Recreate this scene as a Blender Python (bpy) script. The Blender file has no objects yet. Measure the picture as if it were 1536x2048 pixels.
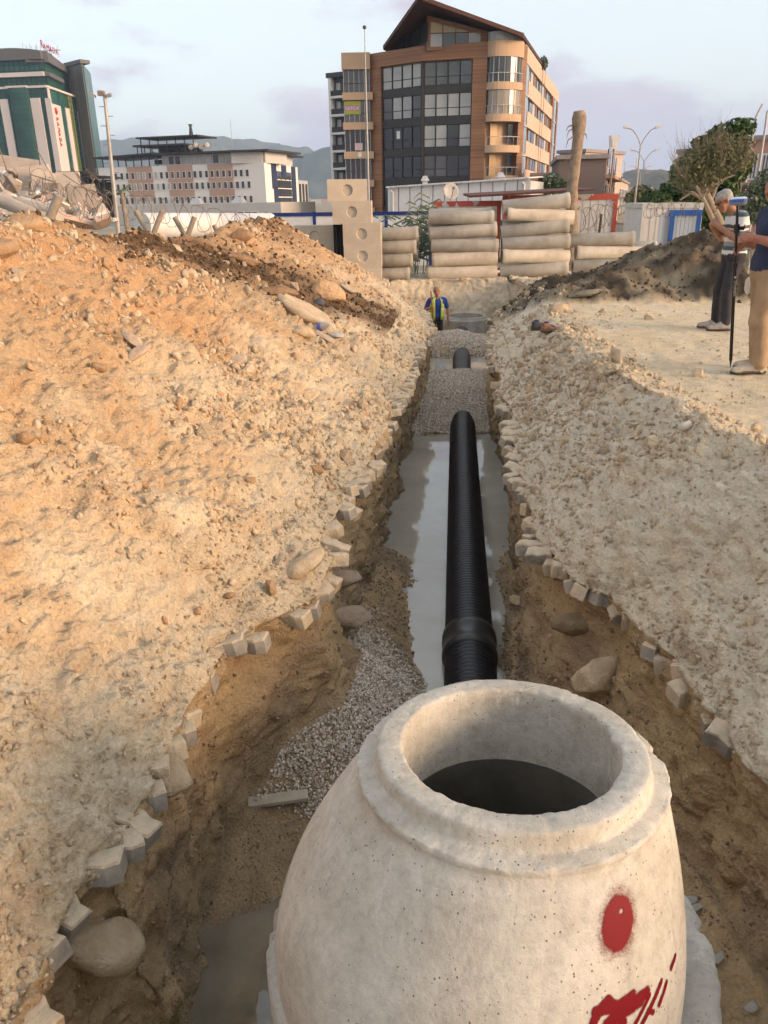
import bpy, bmesh, math, random
import numpy as np
from mathutils import Vector, Matrix, Euler

sc = bpy.context.scene
C = sc.collection
random.seed(7)
rng = np.random.default_rng(7)

# ---------------------------------------------------------------- camera
CAMZ = 1.65
FPX = 1540.0                       # focal length in pixels of the 1536 x 2048 photograph
PITCH = math.radians(22.0)
ROLL = math.radians(0.8)
cp, sp = math.cos(PITCH), math.sin(PITCH)
FWD = np.array([0, cp, -sp]); DWN0 = np.array([0, -sp, -cp]); RGT0 = np.array([1.0, 0, 0])
cr, sr = math.cos(ROLL), math.sin(ROLL)
RGT = cr * RGT0 + sr * DWN0
DWN = -sr * RGT0 + cr * DWN0
cam_d = bpy.data.cameras.new('camera'); cam = bpy.data.objects.new('camera', cam_d); C.objects.link(cam)
cam_d.sensor_fit = 'VERTICAL'; cam_d.sensor_height = 24.0; cam_d.lens = 24.0 * FPX / 2048.0
cam_d.clip_start = 0.05; cam_d.clip_end = 20000
mw = Matrix.Identity(4)
for i in range(3):
    mw[i][0] = RGT[i]; mw[i][1] = -DWN[i]; mw[i][2] = -FWD[i]
mw[2][3] = CAMZ
cam.matrix_world = mw
sc.camera = cam

# ---------------------------------------------------------------- light, sky, exposure
SUN_EL = math.radians(13.0)
SUN_AZ = math.radians(113.0)        # clockwise from +Y: right of the view and a little behind it
SUN_DIR = Vector((math.sin(SUN_AZ) * math.cos(SUN_EL), math.cos(SUN_AZ) * math.cos(SUN_EL), math.sin(SUN_EL)))
sun_d = bpy.data.lights.new('sun', 'SUN'); sun = bpy.data.objects.new('sun', sun_d); C.objects.link(sun)
sun_d.energy = 2.9; sun_d.angle = math.radians(22.0); sun_d.color = (1.0, 0.67, 0.43)
sun.rotation_euler = SUN_DIR.to_track_quat('Z', 'Y').to_euler()
sun.location = (30, -20, 30)
w = bpy.data.worlds.new('World'); sc.world = w; w.use_nodes = True
wt = w.node_tree; wt.nodes.clear()
w_out = wt.nodes.new('ShaderNodeOutputWorld'); w_bg = wt.nodes.new('ShaderNodeBackground')
w_sky = wt.nodes.new('ShaderNodeTexSky'); w_sky.sky_type = 'NISHITA'; w_sky.sun_disc = False
w_sky.sun_elevation = SUN_EL; w_sky.sun_rotation = SUN_AZ; w_sky.air_density = 1.0; w_sky.dust_density = 2.0; w_sky.ozone_density = 1.0
w_bg.inputs['Strength'].default_value = 0.15
w_tc = wt.nodes.new('ShaderNodeTexCoord')
w_map = wt.nodes.new('ShaderNodeMapping'); w_map.inputs['Scale'].default_value = (1.0, 1.0, 2.3); w_map.inputs['Location'].default_value = (0.80, 0.1, 0.31)
w_n = wt.nodes.new('ShaderNodeTexNoise'); w_n.inputs['Scale'].default_value = 4.2; w_n.inputs['Detail'].default_value = 9; w_n.inputs['Roughness'].default_value = 0.55
w_sep = wt.nodes.new('ShaderNodeSeparateXYZ')
w_el = wt.nodes.new('ShaderNodeMapRange'); w_el.inputs[1].default_value = 0.0; w_el.inputs[2].default_value = 0.15; w_el.inputs[3].default_value = 0.27; w_el.inputs[4].default_value = 0.0
w_add = wt.nodes.new('ShaderNodeMath'); w_add.operation = 'ADD'
w_mr = wt.nodes.new('ShaderNodeMapRange'); w_mr.interpolation_type = 'SMOOTHSTEP'
w_mr.inputs[1].default_value = 0.53; w_mr.inputs[2].default_value = 0.66; w_mr.inputs[3].default_value = 0.0; w_mr.inputs[4].default_value = 1.0
w_n2 = wt.nodes.new('ShaderNodeTexNoise'); w_n2.inputs['Scale'].default_value = 5.0; w_n2.inputs['Detail'].default_value = 6
w_cr = wt.nodes.new('ShaderNodeMix'); w_cr.data_type = 'RGBA'
w_cr.inputs[6].default_value = (2.05, 1.95, 2.4, 1); w_cr.inputs[7].default_value = (3.4, 2.95, 3.25, 1)
w_pale = wt.nodes.new('ShaderNodeMix'); w_pale.data_type = 'RGBA'; w_pale.inputs[0].default_value = 0.6
w_pale.inputs[7].default_value = (4.25, 4.3, 4.3, 1)          # thin high veil over the whole sky
w_mix = wt.nodes.new('ShaderNodeMix'); w_mix.data_type = 'RGBA'
L = wt.links.new
L(w_tc.outputs['Generated'], w_map.inputs['Vector']); L(w_map.outputs[0], w_n.inputs['Vector']); L(w_map.outputs[0], w_n2.inputs['Vector'])
L(w_tc.outputs['Generated'], w_sep.inputs[0]); L(w_sep.outputs[2], w_el.inputs[0])
L(w_n.outputs['Fac'], w_add.inputs[0]); L(w_el.outputs[0], w_add.inputs[1]); L(w_add.outputs[0], w_mr.inputs[0])
L(w_n2.outputs['Fac'], w_cr.inputs[0]); L(w_sky.outputs[0], w_pale.inputs[6])
L(w_mr.outputs[0], w_mix.inputs[0]); L(w_pale.outputs[2], w_mix.inputs[6]); L(w_cr.outputs[2], w_mix.inputs[7])
L(w_mix.outputs[2], w_bg.inputs['Color']); L(w_bg.outputs[0], w_out.inputs['Surface'])
vs = sc.view_settings
vs.view_transform = 'Standard'; vs.look = 'None'; vs.gamma = 1.0; vs.use_curve_mapping = False
vs.exposure = 1.02
sc.render.engine = 'CYCLES'
cy = sc.cycles
cy.use_denoising = True
cy.use_adaptive_sampling = True; cy.adaptive_threshold = 0.03; cy.adaptive_min_samples = 16
cy.max_bounces = 6; cy.diffuse_bounces = 3; cy.glossy_bounces = 2; cy.transmission_bounces = 4; cy.volume_bounces = 0; cy.transparent_max_bounces = 8

# ---------------------------------------------------------------- helpers
def ray(px, py):
    u, v = (px - 768.0) / FPX, (py - 1024.0) / FPX
    return FWD + u * RGT + v * DWN
def PY(px, py, y):                   # the point of a sight line that stands y metres ahead
    d = ray(px, py); t = y / d[1]
    return np.array([d[0] * t, y, CAMZ + d[2] * t])
def PZ(px, py, z):                   # the point of a sight line at height z
    d = ray(px, py); t = (z - CAMZ) / d[2]
    return np.array([d[0] * t, d[1] * t, z])
def pix(p):
    q = np.asarray(p, float) - np.array([0, 0, CAMZ]); zc = q @ FWD
    return 768 + FPX * (q @ RGT) / zc, 1024 + FPX * (q @ DWN) / zc

def _h(ix, iy, iz, seed):
    h = (ix.astype(np.uint32) * np.uint32(374761393) + iy.astype(np.uint32) * np.uint32(668265263) + iz.astype(np.uint32) * np.uint32(2147483647 & 0x7feb352d) + np.uint32((seed * 974711) & 0xffffffff))
    h = (h ^ (h >> np.uint32(13))) * np.uint32(1274126177)
    h = (h ^ (h >> np.uint32(16))) * np.uint32(2246822519)
    return (h ^ (h >> np.uint32(15)))
def hashf(ix, iy, iz, seed=0):
    return (_h(ix, iy, iz, seed) >> np.uint32(8)).astype(np.float32) * np.float32(1.0 / 16777216.0)
def vnoise(p, seed=0):
    p = np.asarray(p, np.float32)
    i = np.floor(p).astype(np.int64); f = p - i; u = f * f * f * (f * (f * 6 - 15) + 10)
    r = 0
    for dx in (0, 1):
        wx = u[:, 0] if dx else 1 - u[:, 0]
        for dy in (0, 1):
            wy = u[:, 1] if dy else 1 - u[:, 1]
            for dz in (0, 1):
                wz = u[:, 2] if dz else 1 - u[:, 2]
                r = r + wx * wy * wz * hashf(i[:, 0] + dx, i[:, 1] + dy, i[:, 2] + dz, seed)
    return r * 2 - 1
def fbm(p, octaves=4, seed=0, gain=0.5, lac=2.03):
    a, s, t = 1.0, 0.0, 0.0
    p = np.asarray(p, np.float32)
    for o in range(octaves):
        s = s + a * vnoise(p, seed + o * 17); t += a; a *= gain; p = p * lac
    return s / t
def lumps(p, seed=0, keep=0.5):      # rounded clods: domes over some of the cells
    p = np.asarray(p, np.float32)
    i0 = np.floor(p).astype(np.int64); best = np.zeros(len(p), np.float32)
    for dx in (-1, 0, 1):
        for dy in (-1, 0, 1):
            for dz in (-1, 0, 1):
                i = i0 + np.array([dx, dy, dz])
                a = [hashf(i[:, 0], i[:, 1], i[:, 2], seed + k) for k in range(4)]
                c = np.stack([i[:, 0] + a[0], i[:, 1] + a[1], i[:, 2] + a[2]], 1)
                r = np.where(a[3] < keep, 0.35 + 0.45 * a[3] / keep, 0.01).astype(np.float32)
                d2 = ((p - c) ** 2).sum(1)
                best = np.maximum(best, np.sqrt(np.maximum(0, r * r - d2)).astype(np.float32))
    return best

class MB:
    """collects shapes that become ONE mesh object"""
    def __init__(s): s.v = []; s.f = []; s.m = []; s.sm = []
    def add(s, verts, faces, mat=0, smooth=False):
        o = len(s.v); s.v.extend([tuple(map(float, q)) for q in verts])
        for f in faces:
            s.f.append(tuple(o + k for k in f)); s.m.append(mat); s.sm.append(smooth)
        return s
    def hexa(s, b, t, mat=0):
        return s.add(list(b) + list(t), [(3, 2, 1, 0), (4, 5, 6, 7), (0, 1, 5, 4), (1, 2, 6, 5), (2, 3, 7, 6), (3, 0, 4, 7)], mat)
    def box(s, x0, x1, y0, y1, z0, z1, mat=0):
        return s.hexa([(x0, y0, z0), (x1, y0, z0), (x1, y1, z0), (x0, y1, z0)], [(x0, y0, z1), (x1, y0, z1), (x1, y1, z1), (x0, y1, z1)], mat)
    def obox(s, c, size, R=None, mat=0):
        R = np.eye(3) if R is None else np.asarray(R); c = np.asarray(c, float); a, b, d = [q / 2 for q in size]
        P = lambda x, y, z: c + R @ np.array([x, y, z])
        return s.hexa([P(-a, -b, -d), P(a, -b, -d), P(a, b, -d), P(-a, b, -d)], [P(-a, -b, d), P(a, -b, d), P(a, b, d), P(-a, b, d)], mat)
    def tube(s, path, r, n=8, mat=0, cap=True, smooth=True):
        path = [np.asarray(q, float) for q in path]; k = len(path)
        rr = r if hasattr(r, '__len__') else [r] * k
        vs_, fs = [], []
        up = np.array([0, 0, 1.0]); t0 = path[1] - path[0]; t0 /= np.linalg.norm(t0) + 1e-12
        a = np.cross(t0, up)
        if np.linalg.norm(a) < 1e-3: a = np.cross(t0, np.array([1.0, 0, 0]))
        a /= np.linalg.norm(a)
        for i in range(k):
            t = path[min(i + 1, k - 1)] - path[max(i - 1, 0)]; t = t / (np.linalg.norm(t) + 1e-12)
            a = a - t * (a @ t); a /= np.linalg.norm(a) + 1e-12; b = np.cross(t, a)
            for j in range(n):
                q = 2 * math.pi * (j + 0.5) / n
                vs_.append(path[i] + rr[i] * (math.cos(q) * a + math.sin(q) * b))
        for i in range(k - 1):
            for j in range(n):
                j2 = (j + 1) % n
                fs.append((i * n + j, i * n + j2, (i + 1) * n + j2, (i + 1) * n + j))
        s.add(vs_, fs, mat, smooth)
        if cap:
            s.add(vs_[:n], [tuple(range(n))[::-1]], mat); s.add(vs_[-n:], [tuple(range(n))], mat)
        return s
    def lathe(s, prof, n=32, c=(0, 0, 0), R=None, mat=0, smooth=True, a0=0.0, a1=2 * math.pi):
        """prof = [(radius, height)], turned round the local z axis"""
        R = np.eye(3) if R is None else np.asarray(R); c = np.asarray(c, float); full = abs(a1 - a0 - 2 * math.pi) < 1e-6
        m = n if full else n + 1; vs_, fs = [], []
        for (r, z) in prof:
            for j in range(m):
                q = a0 + (a1 - a0) * j / n
                vs_.append(c + R @ np.array([r * math.cos(q), r * math.sin(q), z]))
        for i in range(len(prof) - 1):
            for j in range(n):
                j2 = (j + 1) % m
                fs.append((i * m + j, i * m + j2, (i + 1) * m + j2, (i + 1) * m + j))
        return s.add(vs_, fs, mat, smooth)
    def prism(s, poly, z0, z1, mat=0):
        n = len(poly)
        return s.add([(x, y, z0) for x, y in poly] + [(x, y, z1) for x, y in poly],
                     [tuple(range(n))[::-1], tuple(range(n, 2 * n))] + [(i, (i + 1) % n, n + (i + 1) % n, n + i) for i in range(n)], mat)
    def build(s, name, mats, parent=None, org=(0, 0, 0)):
        me = bpy.data.meshes.new(name)
        o = np.asarray(org, float)
        me.from_pydata([tuple(np.asarray(q) - o) for q in s.v], [], s.f)
        for m in (mats if isinstance(mats, (list, tuple)) else [mats]): me.materials.append(m)
        me.polygons.foreach_set('material_index', s.m); me.polygons.foreach_set('use_smooth', s.sm); me.update()
        ob = bpy.data.objects.new(name, me); C.objects.link(ob)
        if parent is not None: ob.parent = parent
        return ob

def tag(o, label=None, cat=None, group=None, kind=None):
    if label: o['label'] = label
    if cat: o['category'] = cat
    if group: o['group'] = group
    if kind: o['kind'] = kind
    return o
def thing(name, label, cat, loc=(0, 0, 0), rz=0.0, group=None):
    o = bpy.data.objects.new(name, None); C.objects.link(o); o.empty_display_size = 0.2
    o.location = tuple(map(float, loc)); o.rotation_euler = (0, 0, rz)
    return tag(o, label, cat, group)
def one(name, mb, mats, label, cat, loc=(0, 0, 0), rot=(0, 0, 0), group=None):
    o = mb.build(name, mats); o.location = tuple(map(float, loc)); o.rotation_euler = rot
    return tag(o, label, cat, group)
def wpart(name, mb, mats, root, parent=None):
    """a part whose shape was written in world metres, under a root that is only moved, not turned"""
    return mb.build(name, mats, parent or root, tuple(root.location))
def dup(o, parent=None):
    c = o.copy(); C.objects.link(c); c.parent = parent
    for ch in list(o.children): dup(ch, c)
    return c
def rotm(ax, ay, az): return np.array(Euler((ax, ay, az)).to_matrix())
def text_mesh(txt, size, extrude=0.01):
    cu = bpy.data.curves.new('t', 'FONT'); cu.body = txt; cu.size = size; cu.extrude = extrude; cu.resolution_u = 2
    ob = bpy.data.objects.new('t', cu); C.objects.link(ob)
    dg = bpy.context.evaluated_depsgraph_get(); dg.update()
    me = bpy.data.meshes.new_from_object(ob.evaluated_get(dg))
    bpy.data.objects.remove(ob); bpy.data.curves.remove(cu)
    v = [tuple(q.co) for q in me.vertices]; f = [tuple(p.vertices) for p in me.polygons]
    bpy.data.meshes.remove(me)
    return np.array(v), f
class Face:
    """a facade line from A to B (plan), u along it, n out of it towards the camera"""
    def __init__(s, A, B):
        s.A = np.array([A[0], A[1]], float); d = np.array([B[0], B[1]], float) - s.A
        s.L = np.linalg.norm(d); s.U = d / s.L; s.N = np.array([s.U[1], -s.U[0]])
        if s.N @ (-s.A) < 0: s.N = -s.N
    def p(s, u, n, z):
        q = s.A + s.U * u + s.N * n
        return (q[0], q[1], z)
    def box(s, mb, u0, u1, z0, z1, n0, n1, mat=0):
        b = [s.p(u0, n0, z0), s.p(u1, n0, z0), s.p(u1, n1, z0), s.p(u0, n1, z0)]
        t = [s.p(u0, n0, z1), s.p(u1, n0, z1), s.p(u1, n1, z1), s.p(u0, n1, z1)]
        return mb.hexa(b, t, mat)
    def upx(s, px, py=390):               # u where the sight line of a pixel column crosses the facade
        d = ray(px, py); d2 = d[:2]
        a = np.array([[d2[0], -s.U[0]], [d2[1], -s.U[1]]])
        return np.linalg.solve(a, s.A)[1]

# ---------------------------------------------------------------- materials
def nodes_of(name):
    m = bpy.data.materials.new(name); m.use_nodes = True; nt = m.node_tree; nt.nodes.clear()
    out = nt.nodes.new('ShaderNodeOutputMaterial'); b = nt.nodes.new('ShaderNodeBsdfPrincipled')
    nt.links.new(b.outputs[0], out.inputs[0])
    return m, nt, b, out
def c4(c): return (c[0], c[1], c[2], 1.0)
def add_noise(nt, scale, detail=5, rough=0.6, vec=None, dist=0.0):
    n = nt.nodes.new('ShaderNodeTexNoise'); n.inputs['Scale'].default_value = scale; n.inputs['Detail'].default_value = detail
    n.inputs['Roughness'].default_value = rough; n.inputs['Distortion'].default_value = dist
    if vec is not None: nt.links.new(vec, n.inputs['Vector'])
    return n
def ramp(nt, fac, stops, interp='LINEAR'):
    r = nt.nodes.new('ShaderNodeValToRGB'); r.color_ramp.interpolation = interp; e = r.color_ramp.elements
    while len(e) < len(stops): e.new(0.5)
    for k, (p, c) in enumerate(stops):
        e[k].position = p; e[k].color = c4(c) if hasattr(c, '__len__') else (c, c, c, 1)
    nt.links.new(fac, r.inputs[0]); return r
def mixc(nt, fac, a, b, mode='MIX'):
    m = nt.nodes.new('ShaderNodeMix'); m.data_type = 'RGBA'; m.blend_type = mode
    for idx, q in ((0, fac), (6, a), (7, b)):
        if isinstance(q, bpy.types.NodeSocket): nt.links.new(q, m.inputs[idx])
        elif hasattr(q, '__len__'): m.inputs[idx].default_value = c4(q)
        else: m.inputs[idx].default_value = q
    return m.outputs[2]
def bump(nt, b, height, strength=0.3, dist=0.01, chain=None):
    n = nt.nodes.new('ShaderNodeBump'); n.inputs['Strength'].default_value = strength; n.inputs['Distance'].default_value = dist
    nt.links.new(height, n.inputs['Height'])
    if chain is not None: nt.links.new(chain, n.inputs['Normal'])
    nt.links.new(n.outputs[0], b.inputs['Normal']); return n.outputs[0]
_mc = {}
def mat(name, c1, c2=None, scale=3.0, rough=0.75, bscale=0, bstr=0.25, bdist=0.01, spec=0.3, metal=0.0, detail=5, rnd=0.0, lo=0.35, hi=0.65):
    """plain surface: two colours in a noise, fine relief, optional change from piece to piece"""
    if name in _mc: return _mc[name]
    m, nt, b, out = nodes_of(name); tc = nt.nodes.new('ShaderNodeTexCoord'); vec = tc.outputs['Object']
    c2 = c2 or tuple(q * 0.78 for q in c1)
    n = add_noise(nt, scale, detail, 0.62, vec); r = ramp(nt, n.outputs['Fac'], [(lo, c2), (hi, c1)])
    col = r.outputs[0]
    if rnd:
        oi = nt.nodes.new('ShaderNodeObjectInfo'); rr = ramp(nt, oi.outputs['Random'], [(0, 1 - rnd), (1, 1 + rnd)])
        rr.color_ramp.elements[1].color = (1 + rnd, 1 + rnd * 0.95, 1 + rnd * 0.9, 1)
        col = mixc(nt, 1.0, col, rr.outputs[0], 'MULTIPLY')
    nt.links.new(col, b.inputs['Base Color'])
    b.inputs['Roughness'].default_value = rough; b.inputs['Specular IOR Level'].default_value = spec; b.inputs['Metallic'].default_value = metal
    if bscale:
        bn = add_noise(nt, bscale, 6, 0.65, vec); bump(nt, b, bn.outputs['Fac'], bstr, bdist)
    _mc[name] = m; return m
# ================================================================ GROUND: trench, spoil banks, plateau
GZ0 = -0.68                           # level of the yard beyond
ZP = -0.55                            # old pavement level
def tab(pts):                         # [(y, value)] -> smooth function of y
    a = np.array(sorted(pts), float)
    return lambda y: np.interp(y, a[:, 0], a[:, 1])
def edge_from_px(lst, z):             # pixel points of an edge at height z -> x(y)
    q = [PZ(px, py, z) for px, py in lst]
    return tab([(p[1], p[0]) for p in q])
LEDGE = edge_from_px([(75, 1990), (150, 1800), (262, 1700), (300, 1560), (385, 1440), (425, 1365), (500, 1262), (575, 1232), (635, 1200), (668, 1110), (680, 1030), (712, 965), (765, 880), (800, 790), (835, 705), (858, 655), (845, 628), (815, 606), (780, 588)], ZP)
REDGE = edge_from_px([(1530, 1560), (1440, 1440), (1350, 1340), (1285, 1285), (1225, 1210), (1130, 1165), (1090, 1090), (1062, 1000), (1040, 930), (1020, 870), (1008, 800), (996, 740), (985, 690), (985, 645), (1010, 622), (1050, 604), (1085, 590)], ZP)
def xc(y): return 0.21 + 0.0855 * y + 0.00035 * y * y       # pipe line
rows = np.sort(np.concatenate([np.linspace(-2.5, 0.9, 26)[:-1], np.geomspace(0.9, 27.5, 580), np.linspace(23.25, 24.1, 50)]))
ny = len(rows); Y = rows
def jit(seed, f, a): return a * fbm(np.stack([Y * f, Y * 0, Y * 0 + seed], 1), 3, seed)
le = LEDGE(Y) + jit(3, 1.6, 0.07); re_ = REDGE(Y) + jit(5, 1.4, 0.08)
near = np.clip((1.6 - Y) / 1.0, 0, 1)
re_ = np.where(Y < 2.6, np.maximum(re_, REDGE(2.6) - 0.1), re_)
# floor heights
floorL = tab([(-3, -1.9), (1, -1.95), (2.6, -1.9), (3.3, -1.62), (3.8, -1.32), (4.6, -1.3), (5.4, -1.55), (6.3, -1.62), (7.2, -1.72), (8.0, -1.87), (9.0, -1.92), (11.2, -1.94), (12.0, -1.72), (13.0, -1.35), (14.3, -1.30), (15.3, -1.65), (16.2, -1.98), (17.6, -2.0), (18.6, -1.72), (20.2, -1.64), (21.2, -2.0), (21.6, -2.1), (24, -2.15)])(Y)
floorM = tab([(-3, -2.0), (1, -2.0), (3.0, -2.02), (4.0, -1.95), (5.0, -1.98), (6, -2.02), (11.0, -2.02), (12.0, -1.78), (13.0, -1.35), (14.3, -1.28), (15.3, -1.65), (16.2, -2.05), (17.6, -2.05), (18.4, -1.62), (19.0, -1.50), (20.4, -1.50), (21.2, -1.95), (21.6, -2.05), (24, -2.15)])(Y)
floorR = tab([(-3, -1.2), (1, -1.15), (2.6, -1.2), (3.2, -1.4), (4.0, -1.55), (5.0, -1.64), (6.2, -1.69), (7.2, -1.74), (8.2, -1.86), (9.2, -1.9), (11.3, -1.93), (12.0, -1.75), (13.0, -1.4), (14.3, -1.32), (15.3, -1.7), (16.2, -2.0), (17.6, -2.0), (18.6, -1.75), (20.2, -1.7), (21.6, -2.1), (24, -2.15)])(Y)
lb = le + tab([(0, 0.10), (2.5, 0.12), (3.5, 0.10), (4.6, 0.16), (6.2, 0.0), (11, -0.05), (13, 0.05), (17, 0.08), (24, 0.1)])(Y) + jit(11, 1.3, 0.13)
rb = re_ - tab([(0, 0.05), (3, 0.12), (4, 0.22), (5.2, 0.14), (6.5, -0.04), (11, -0.06), (13, 0.0), (24, 0.1)])(Y) + jit(12, 1.2, 0.12)
# trench closes at both ends
shore = ((Y > 4.5) & (Y < 11.6)); floorL = floorL + shore * jit(91, 1.3, 0.13); floorR = floorR + shore * jit(92, 1.5, 0.13)
close = np.clip((Y - 23.3) / 0.75, 0, 1) ** 0.8 + np.clip((0.75 - Y) / 0.5, 0, 1)
close = np.clip(close, 0, 1); zend = np.where(Y > 10, ZP - 0.02, 0.0)
fl = lambda f: f * (1 - close) + zend * close
floorL, floorM, floorR = fl(floorL), fl(floorM), fl(floorR)
# left ridge of spoil
rx = tab([(-3, -3.8), (1, -3.55), (4, -3.5), (7, -3.35), (10, -2.95), (13, -2.75), (16, -2.45), (18, -2.0), (20, -1.6), (22.5, -1.3), (27, -1)])(Y) + jit(21, 0.5, 0.22)
rz = tab([(-3, 1.2), (1, 1.45), (4, 1.55), (7, 1.52), (9.0, 1.40), (11, 1.30), (13, 1.16), (15, 1.30), (17, 1.36), (18.2, 1.15), (19.5, 0.55), (21, -0.1), (23, -0.5), (24.5, -0.62), (28, -0.66)])(Y) + jit(22, 0.9, 0.12) * (Y < 22)
# right plateau edge
pe = re_ + tab([(-3, 0.8), (1, 0.9), (3, 1.05), (4.5, 1.25), (6, 1.2), (8, 1.05), (10, 0.9), (13, 0.85), (17, 0.8), (24, 0.6)])(Y) + jit(23, 0.8, 0.14)
pz = tab([(-3, 0.1), (1, 0.22), (4, 0.24), (6, 0.14), (9, 0.02), (13, 0.0), (17, -0.05), (20, -0.2), (23, -0.5), (25, -0.62), (28, -0.66)])(Y)
ptop = tab([(-3, 0.0), (16, 0.0), (19, -0.15), (22, -0.5), (24, -0.62), (28, -0.66)])(Y)
zed = np.full(ny, ZP + 0.03); zed = np.where(Y < 0.9, ZP + 0.03 + 0.5 * near, zed)
mid = lambda a, b, t: a * (1 - t) + b * t
ctrl = [
    (rx - 3.6, np.full(ny, -0.9), 24),
    (rx, rz, 150),
    (mid(rx, le, 0.55), mid(rz, zed, 0.55) + 0.04, 150),
    (le, zed, 16),
    (le + 0.01, zed - 0.12, 14),
    (le - 0.02, zed - 0.22, 70),
    (lb, floorL, 60),
    (xc(Y) - 0.1 + 0 * Y, floorM, 30),
    (xc(Y) + 0.3, mid(floorM, floorR, 0.5), 40),
    (rb, floorR, 70),
    (re_ + 0.03, zed - 0.22, 14),
    (re_, zed - 0.12, 16),
    (re_ + 0.0, zed, 130),
    (pe, pz, 30),
    (pe + 0.35, pz + (ptop - pz) * 0.6, 110),
    (np.maximum(pe + 4.2, 0.5 * Y), ptop, 70),
    (np.maximum(pe + 12, 0.62 * Y + 3), ptop, 16),
    (np.full(ny, 34.0), ptop - 0.6, 0)]
cols_x, cols_z, seg_id, seg_t = [], [], [], []
for k in range(len(ctrl) - 1):
    x0, z0, n = ctrl[k]; x1, z1, _ = ctrl[k + 1]
    for j in range(n):
        t = j / n; cols_x.append(x0 * (1 - t) + x1 * t); cols_z.append(z0 * (1 - t) + z1 * t); seg_id.append(k); seg_t.append(t)
cols_x.append(ctrl[-1][0]); cols_z.append(ctrl[-1][1]); seg_id.append(len(ctrl) - 2); seg_t.append(1.0)
GX = np.stack(cols_x, 1); GZ = np.stack(cols_z, 1); GY = np.repeat(Y[:, None], GX.shape[1], 1)
seg_id = np.array(seg_id); seg_t = np.array(seg_t); nx = GX.shape[1]
for it in range(6):                    # soften the kinks of the section
    for A in (GX, GZ):
        A[:, 1:-1] = 0.25 * A[:, :-2] + 0.5 * A[:, 1:-1] + 0.25 * A[:, 2:]
# dark mud mound on the plateau, and a lower one farther back
def mound(x, y):
    s = 0
    for (cx_, cy_, rx_, ry_, h_) in ((6.2, 15.6, 2.4, 2.4, 0.98), (4.4, 14.6, 2.2, 1.7, 0.36), (8.4, 15.6, 2.8, 2.6, 0.95), (5.3, 16.4, 1.7, 1.5, 0.55), (3.3, 15.6, 1.4, 1.9, 0.14), (7.2, 14.8, 1.8, 1.6, 0.8)):
        s = np.maximum(s, h_ * np.clip(1 - np.sqrt(((x - cx_) / rx_) ** 2 + ((y - cy_) / ry_) ** 2), 0, 1) ** 0.8 * 1.12)
    return s
P0 = np.stack([GX, GY, GZ], 2).astype(np.float32)
flat = P0.reshape(-1, 3)
sid = np.repeat(seg_id[None, :], ny, 0).reshape(-1); stt = np.repeat(seg_t[None, :], ny, 0).reshape(-1)
def normals(P):
    du = np.gradient(P, axis=1); dv = np.gradient(P, axis=0)
    n = np.cross(du, dv); n /= np.linalg.norm(n, axis=2, keepdims=True) + 1e-9
    return n
N0 = normals(P0).reshape(-1, 3)
is_left = (sid <= 2); is_plat = (sid >= 13); is_rs = (sid == 12); is_wall = np.isin(sid, (3, 4, 5, 9, 10, 11)); is_floor = np.isin(sid, (6, 7, 8))
def coarse(fn):                        # slow fields are worked out on every second row and column
    a = fn(P0[::2, ::2].reshape(-1, 3)); a = a.reshape((ny + 1) // 2, (nx + 1) // 2)
    b = np.repeat(a, 2, 0)[:ny]; b[1:-1:2] = 0.5 * (a[:-1] + a[1:])[:len(b[1:-1:2])]
    c = np.repeat(b, 2, 1)[:, :nx]; c[:, 1:-1:2] = 0.5 * (b[:, :-1] + b[:, 1:])[:, :c[:, 1:-1:2].shape[1]]
    return c.reshape(-1)
md = np.where(is_plat | is_rs, mound(flat[:, 0] + 0.35 * coarse(lambda f: fbm(f * 0.9, 3, 61)), flat[:, 1] + 0.5 * coarse(lambda f: fbm(f * 0.8, 3, 62))), 0)
mm = np.clip(md / 0.06, 0, 1)
big = coarse(lambda f: fbm(f * 0.55, 3, 31))
med = fbm(flat * 2.2, 4, 32); fine = fbm(flat * 9.0, 4, 33)
wp = np.stack([coarse(lambda f: fbm(f * 5.0, 3, 81)), coarse(lambda f: fbm(f * 5.0 + 40, 3, 82)), coarse(lambda f: fbm(f * 5.0 + 80, 3, 83))], 1)
wp2 = np.stack([fine, fbm(flat * 16.0 + 40, 2, 84), fbm(flat * 16.0 + 80, 2, 85)], 1)
wpc = wp.reshape(ny, nx, 3)[::2, ::2].reshape(-1, 3); l1 = coarse(lambda f: np.minimum(lumps(f * 3.2 + 0.55 * wpc, 41, 0.35), 0.42)) / 3.2; l2 = np.minimum(lumps(flat * 8.0 + 0.7 * wp, 42, 0.5), 0.42) / 8.0; l3 = lumps(flat * 19.0 + 0.7 * wp2, 43, 0.6) / 19.0
amp = np.select([is_left, is_wall, is_floor, is_plat, is_rs], [1.0, 0.75, 0.35, 0.22, 1.0], 1.0)
amp = np.maximum(amp, mm * 1.25); amp = np.where(is_floor & (flat[:, 1] > 23.1), 1.1, amp)
patch = np.clip(0.5 + 1.3 * coarse(lambda f: fbm(f * 1.1, 3, 35)), 0, 1)      # where the surface is cloddy
farsoft = np.clip(1.15 - 0.0 * flat[:, 1], 0, 1)
disp = amp * (0.13 * big + 0.075 * med + 0.045 * fine + (0.42 * l1 * (1 - 0.4 * patch) + (0.6 * l2 + 1.1 * l3) * (0.3 + 0.7 * patch)))
disp = disp - amp * 0.03
disp = disp * np.interp(flat[:, 1], [0, 8, 18, 28], [1, 1, 0.6, 0.55])
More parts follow.
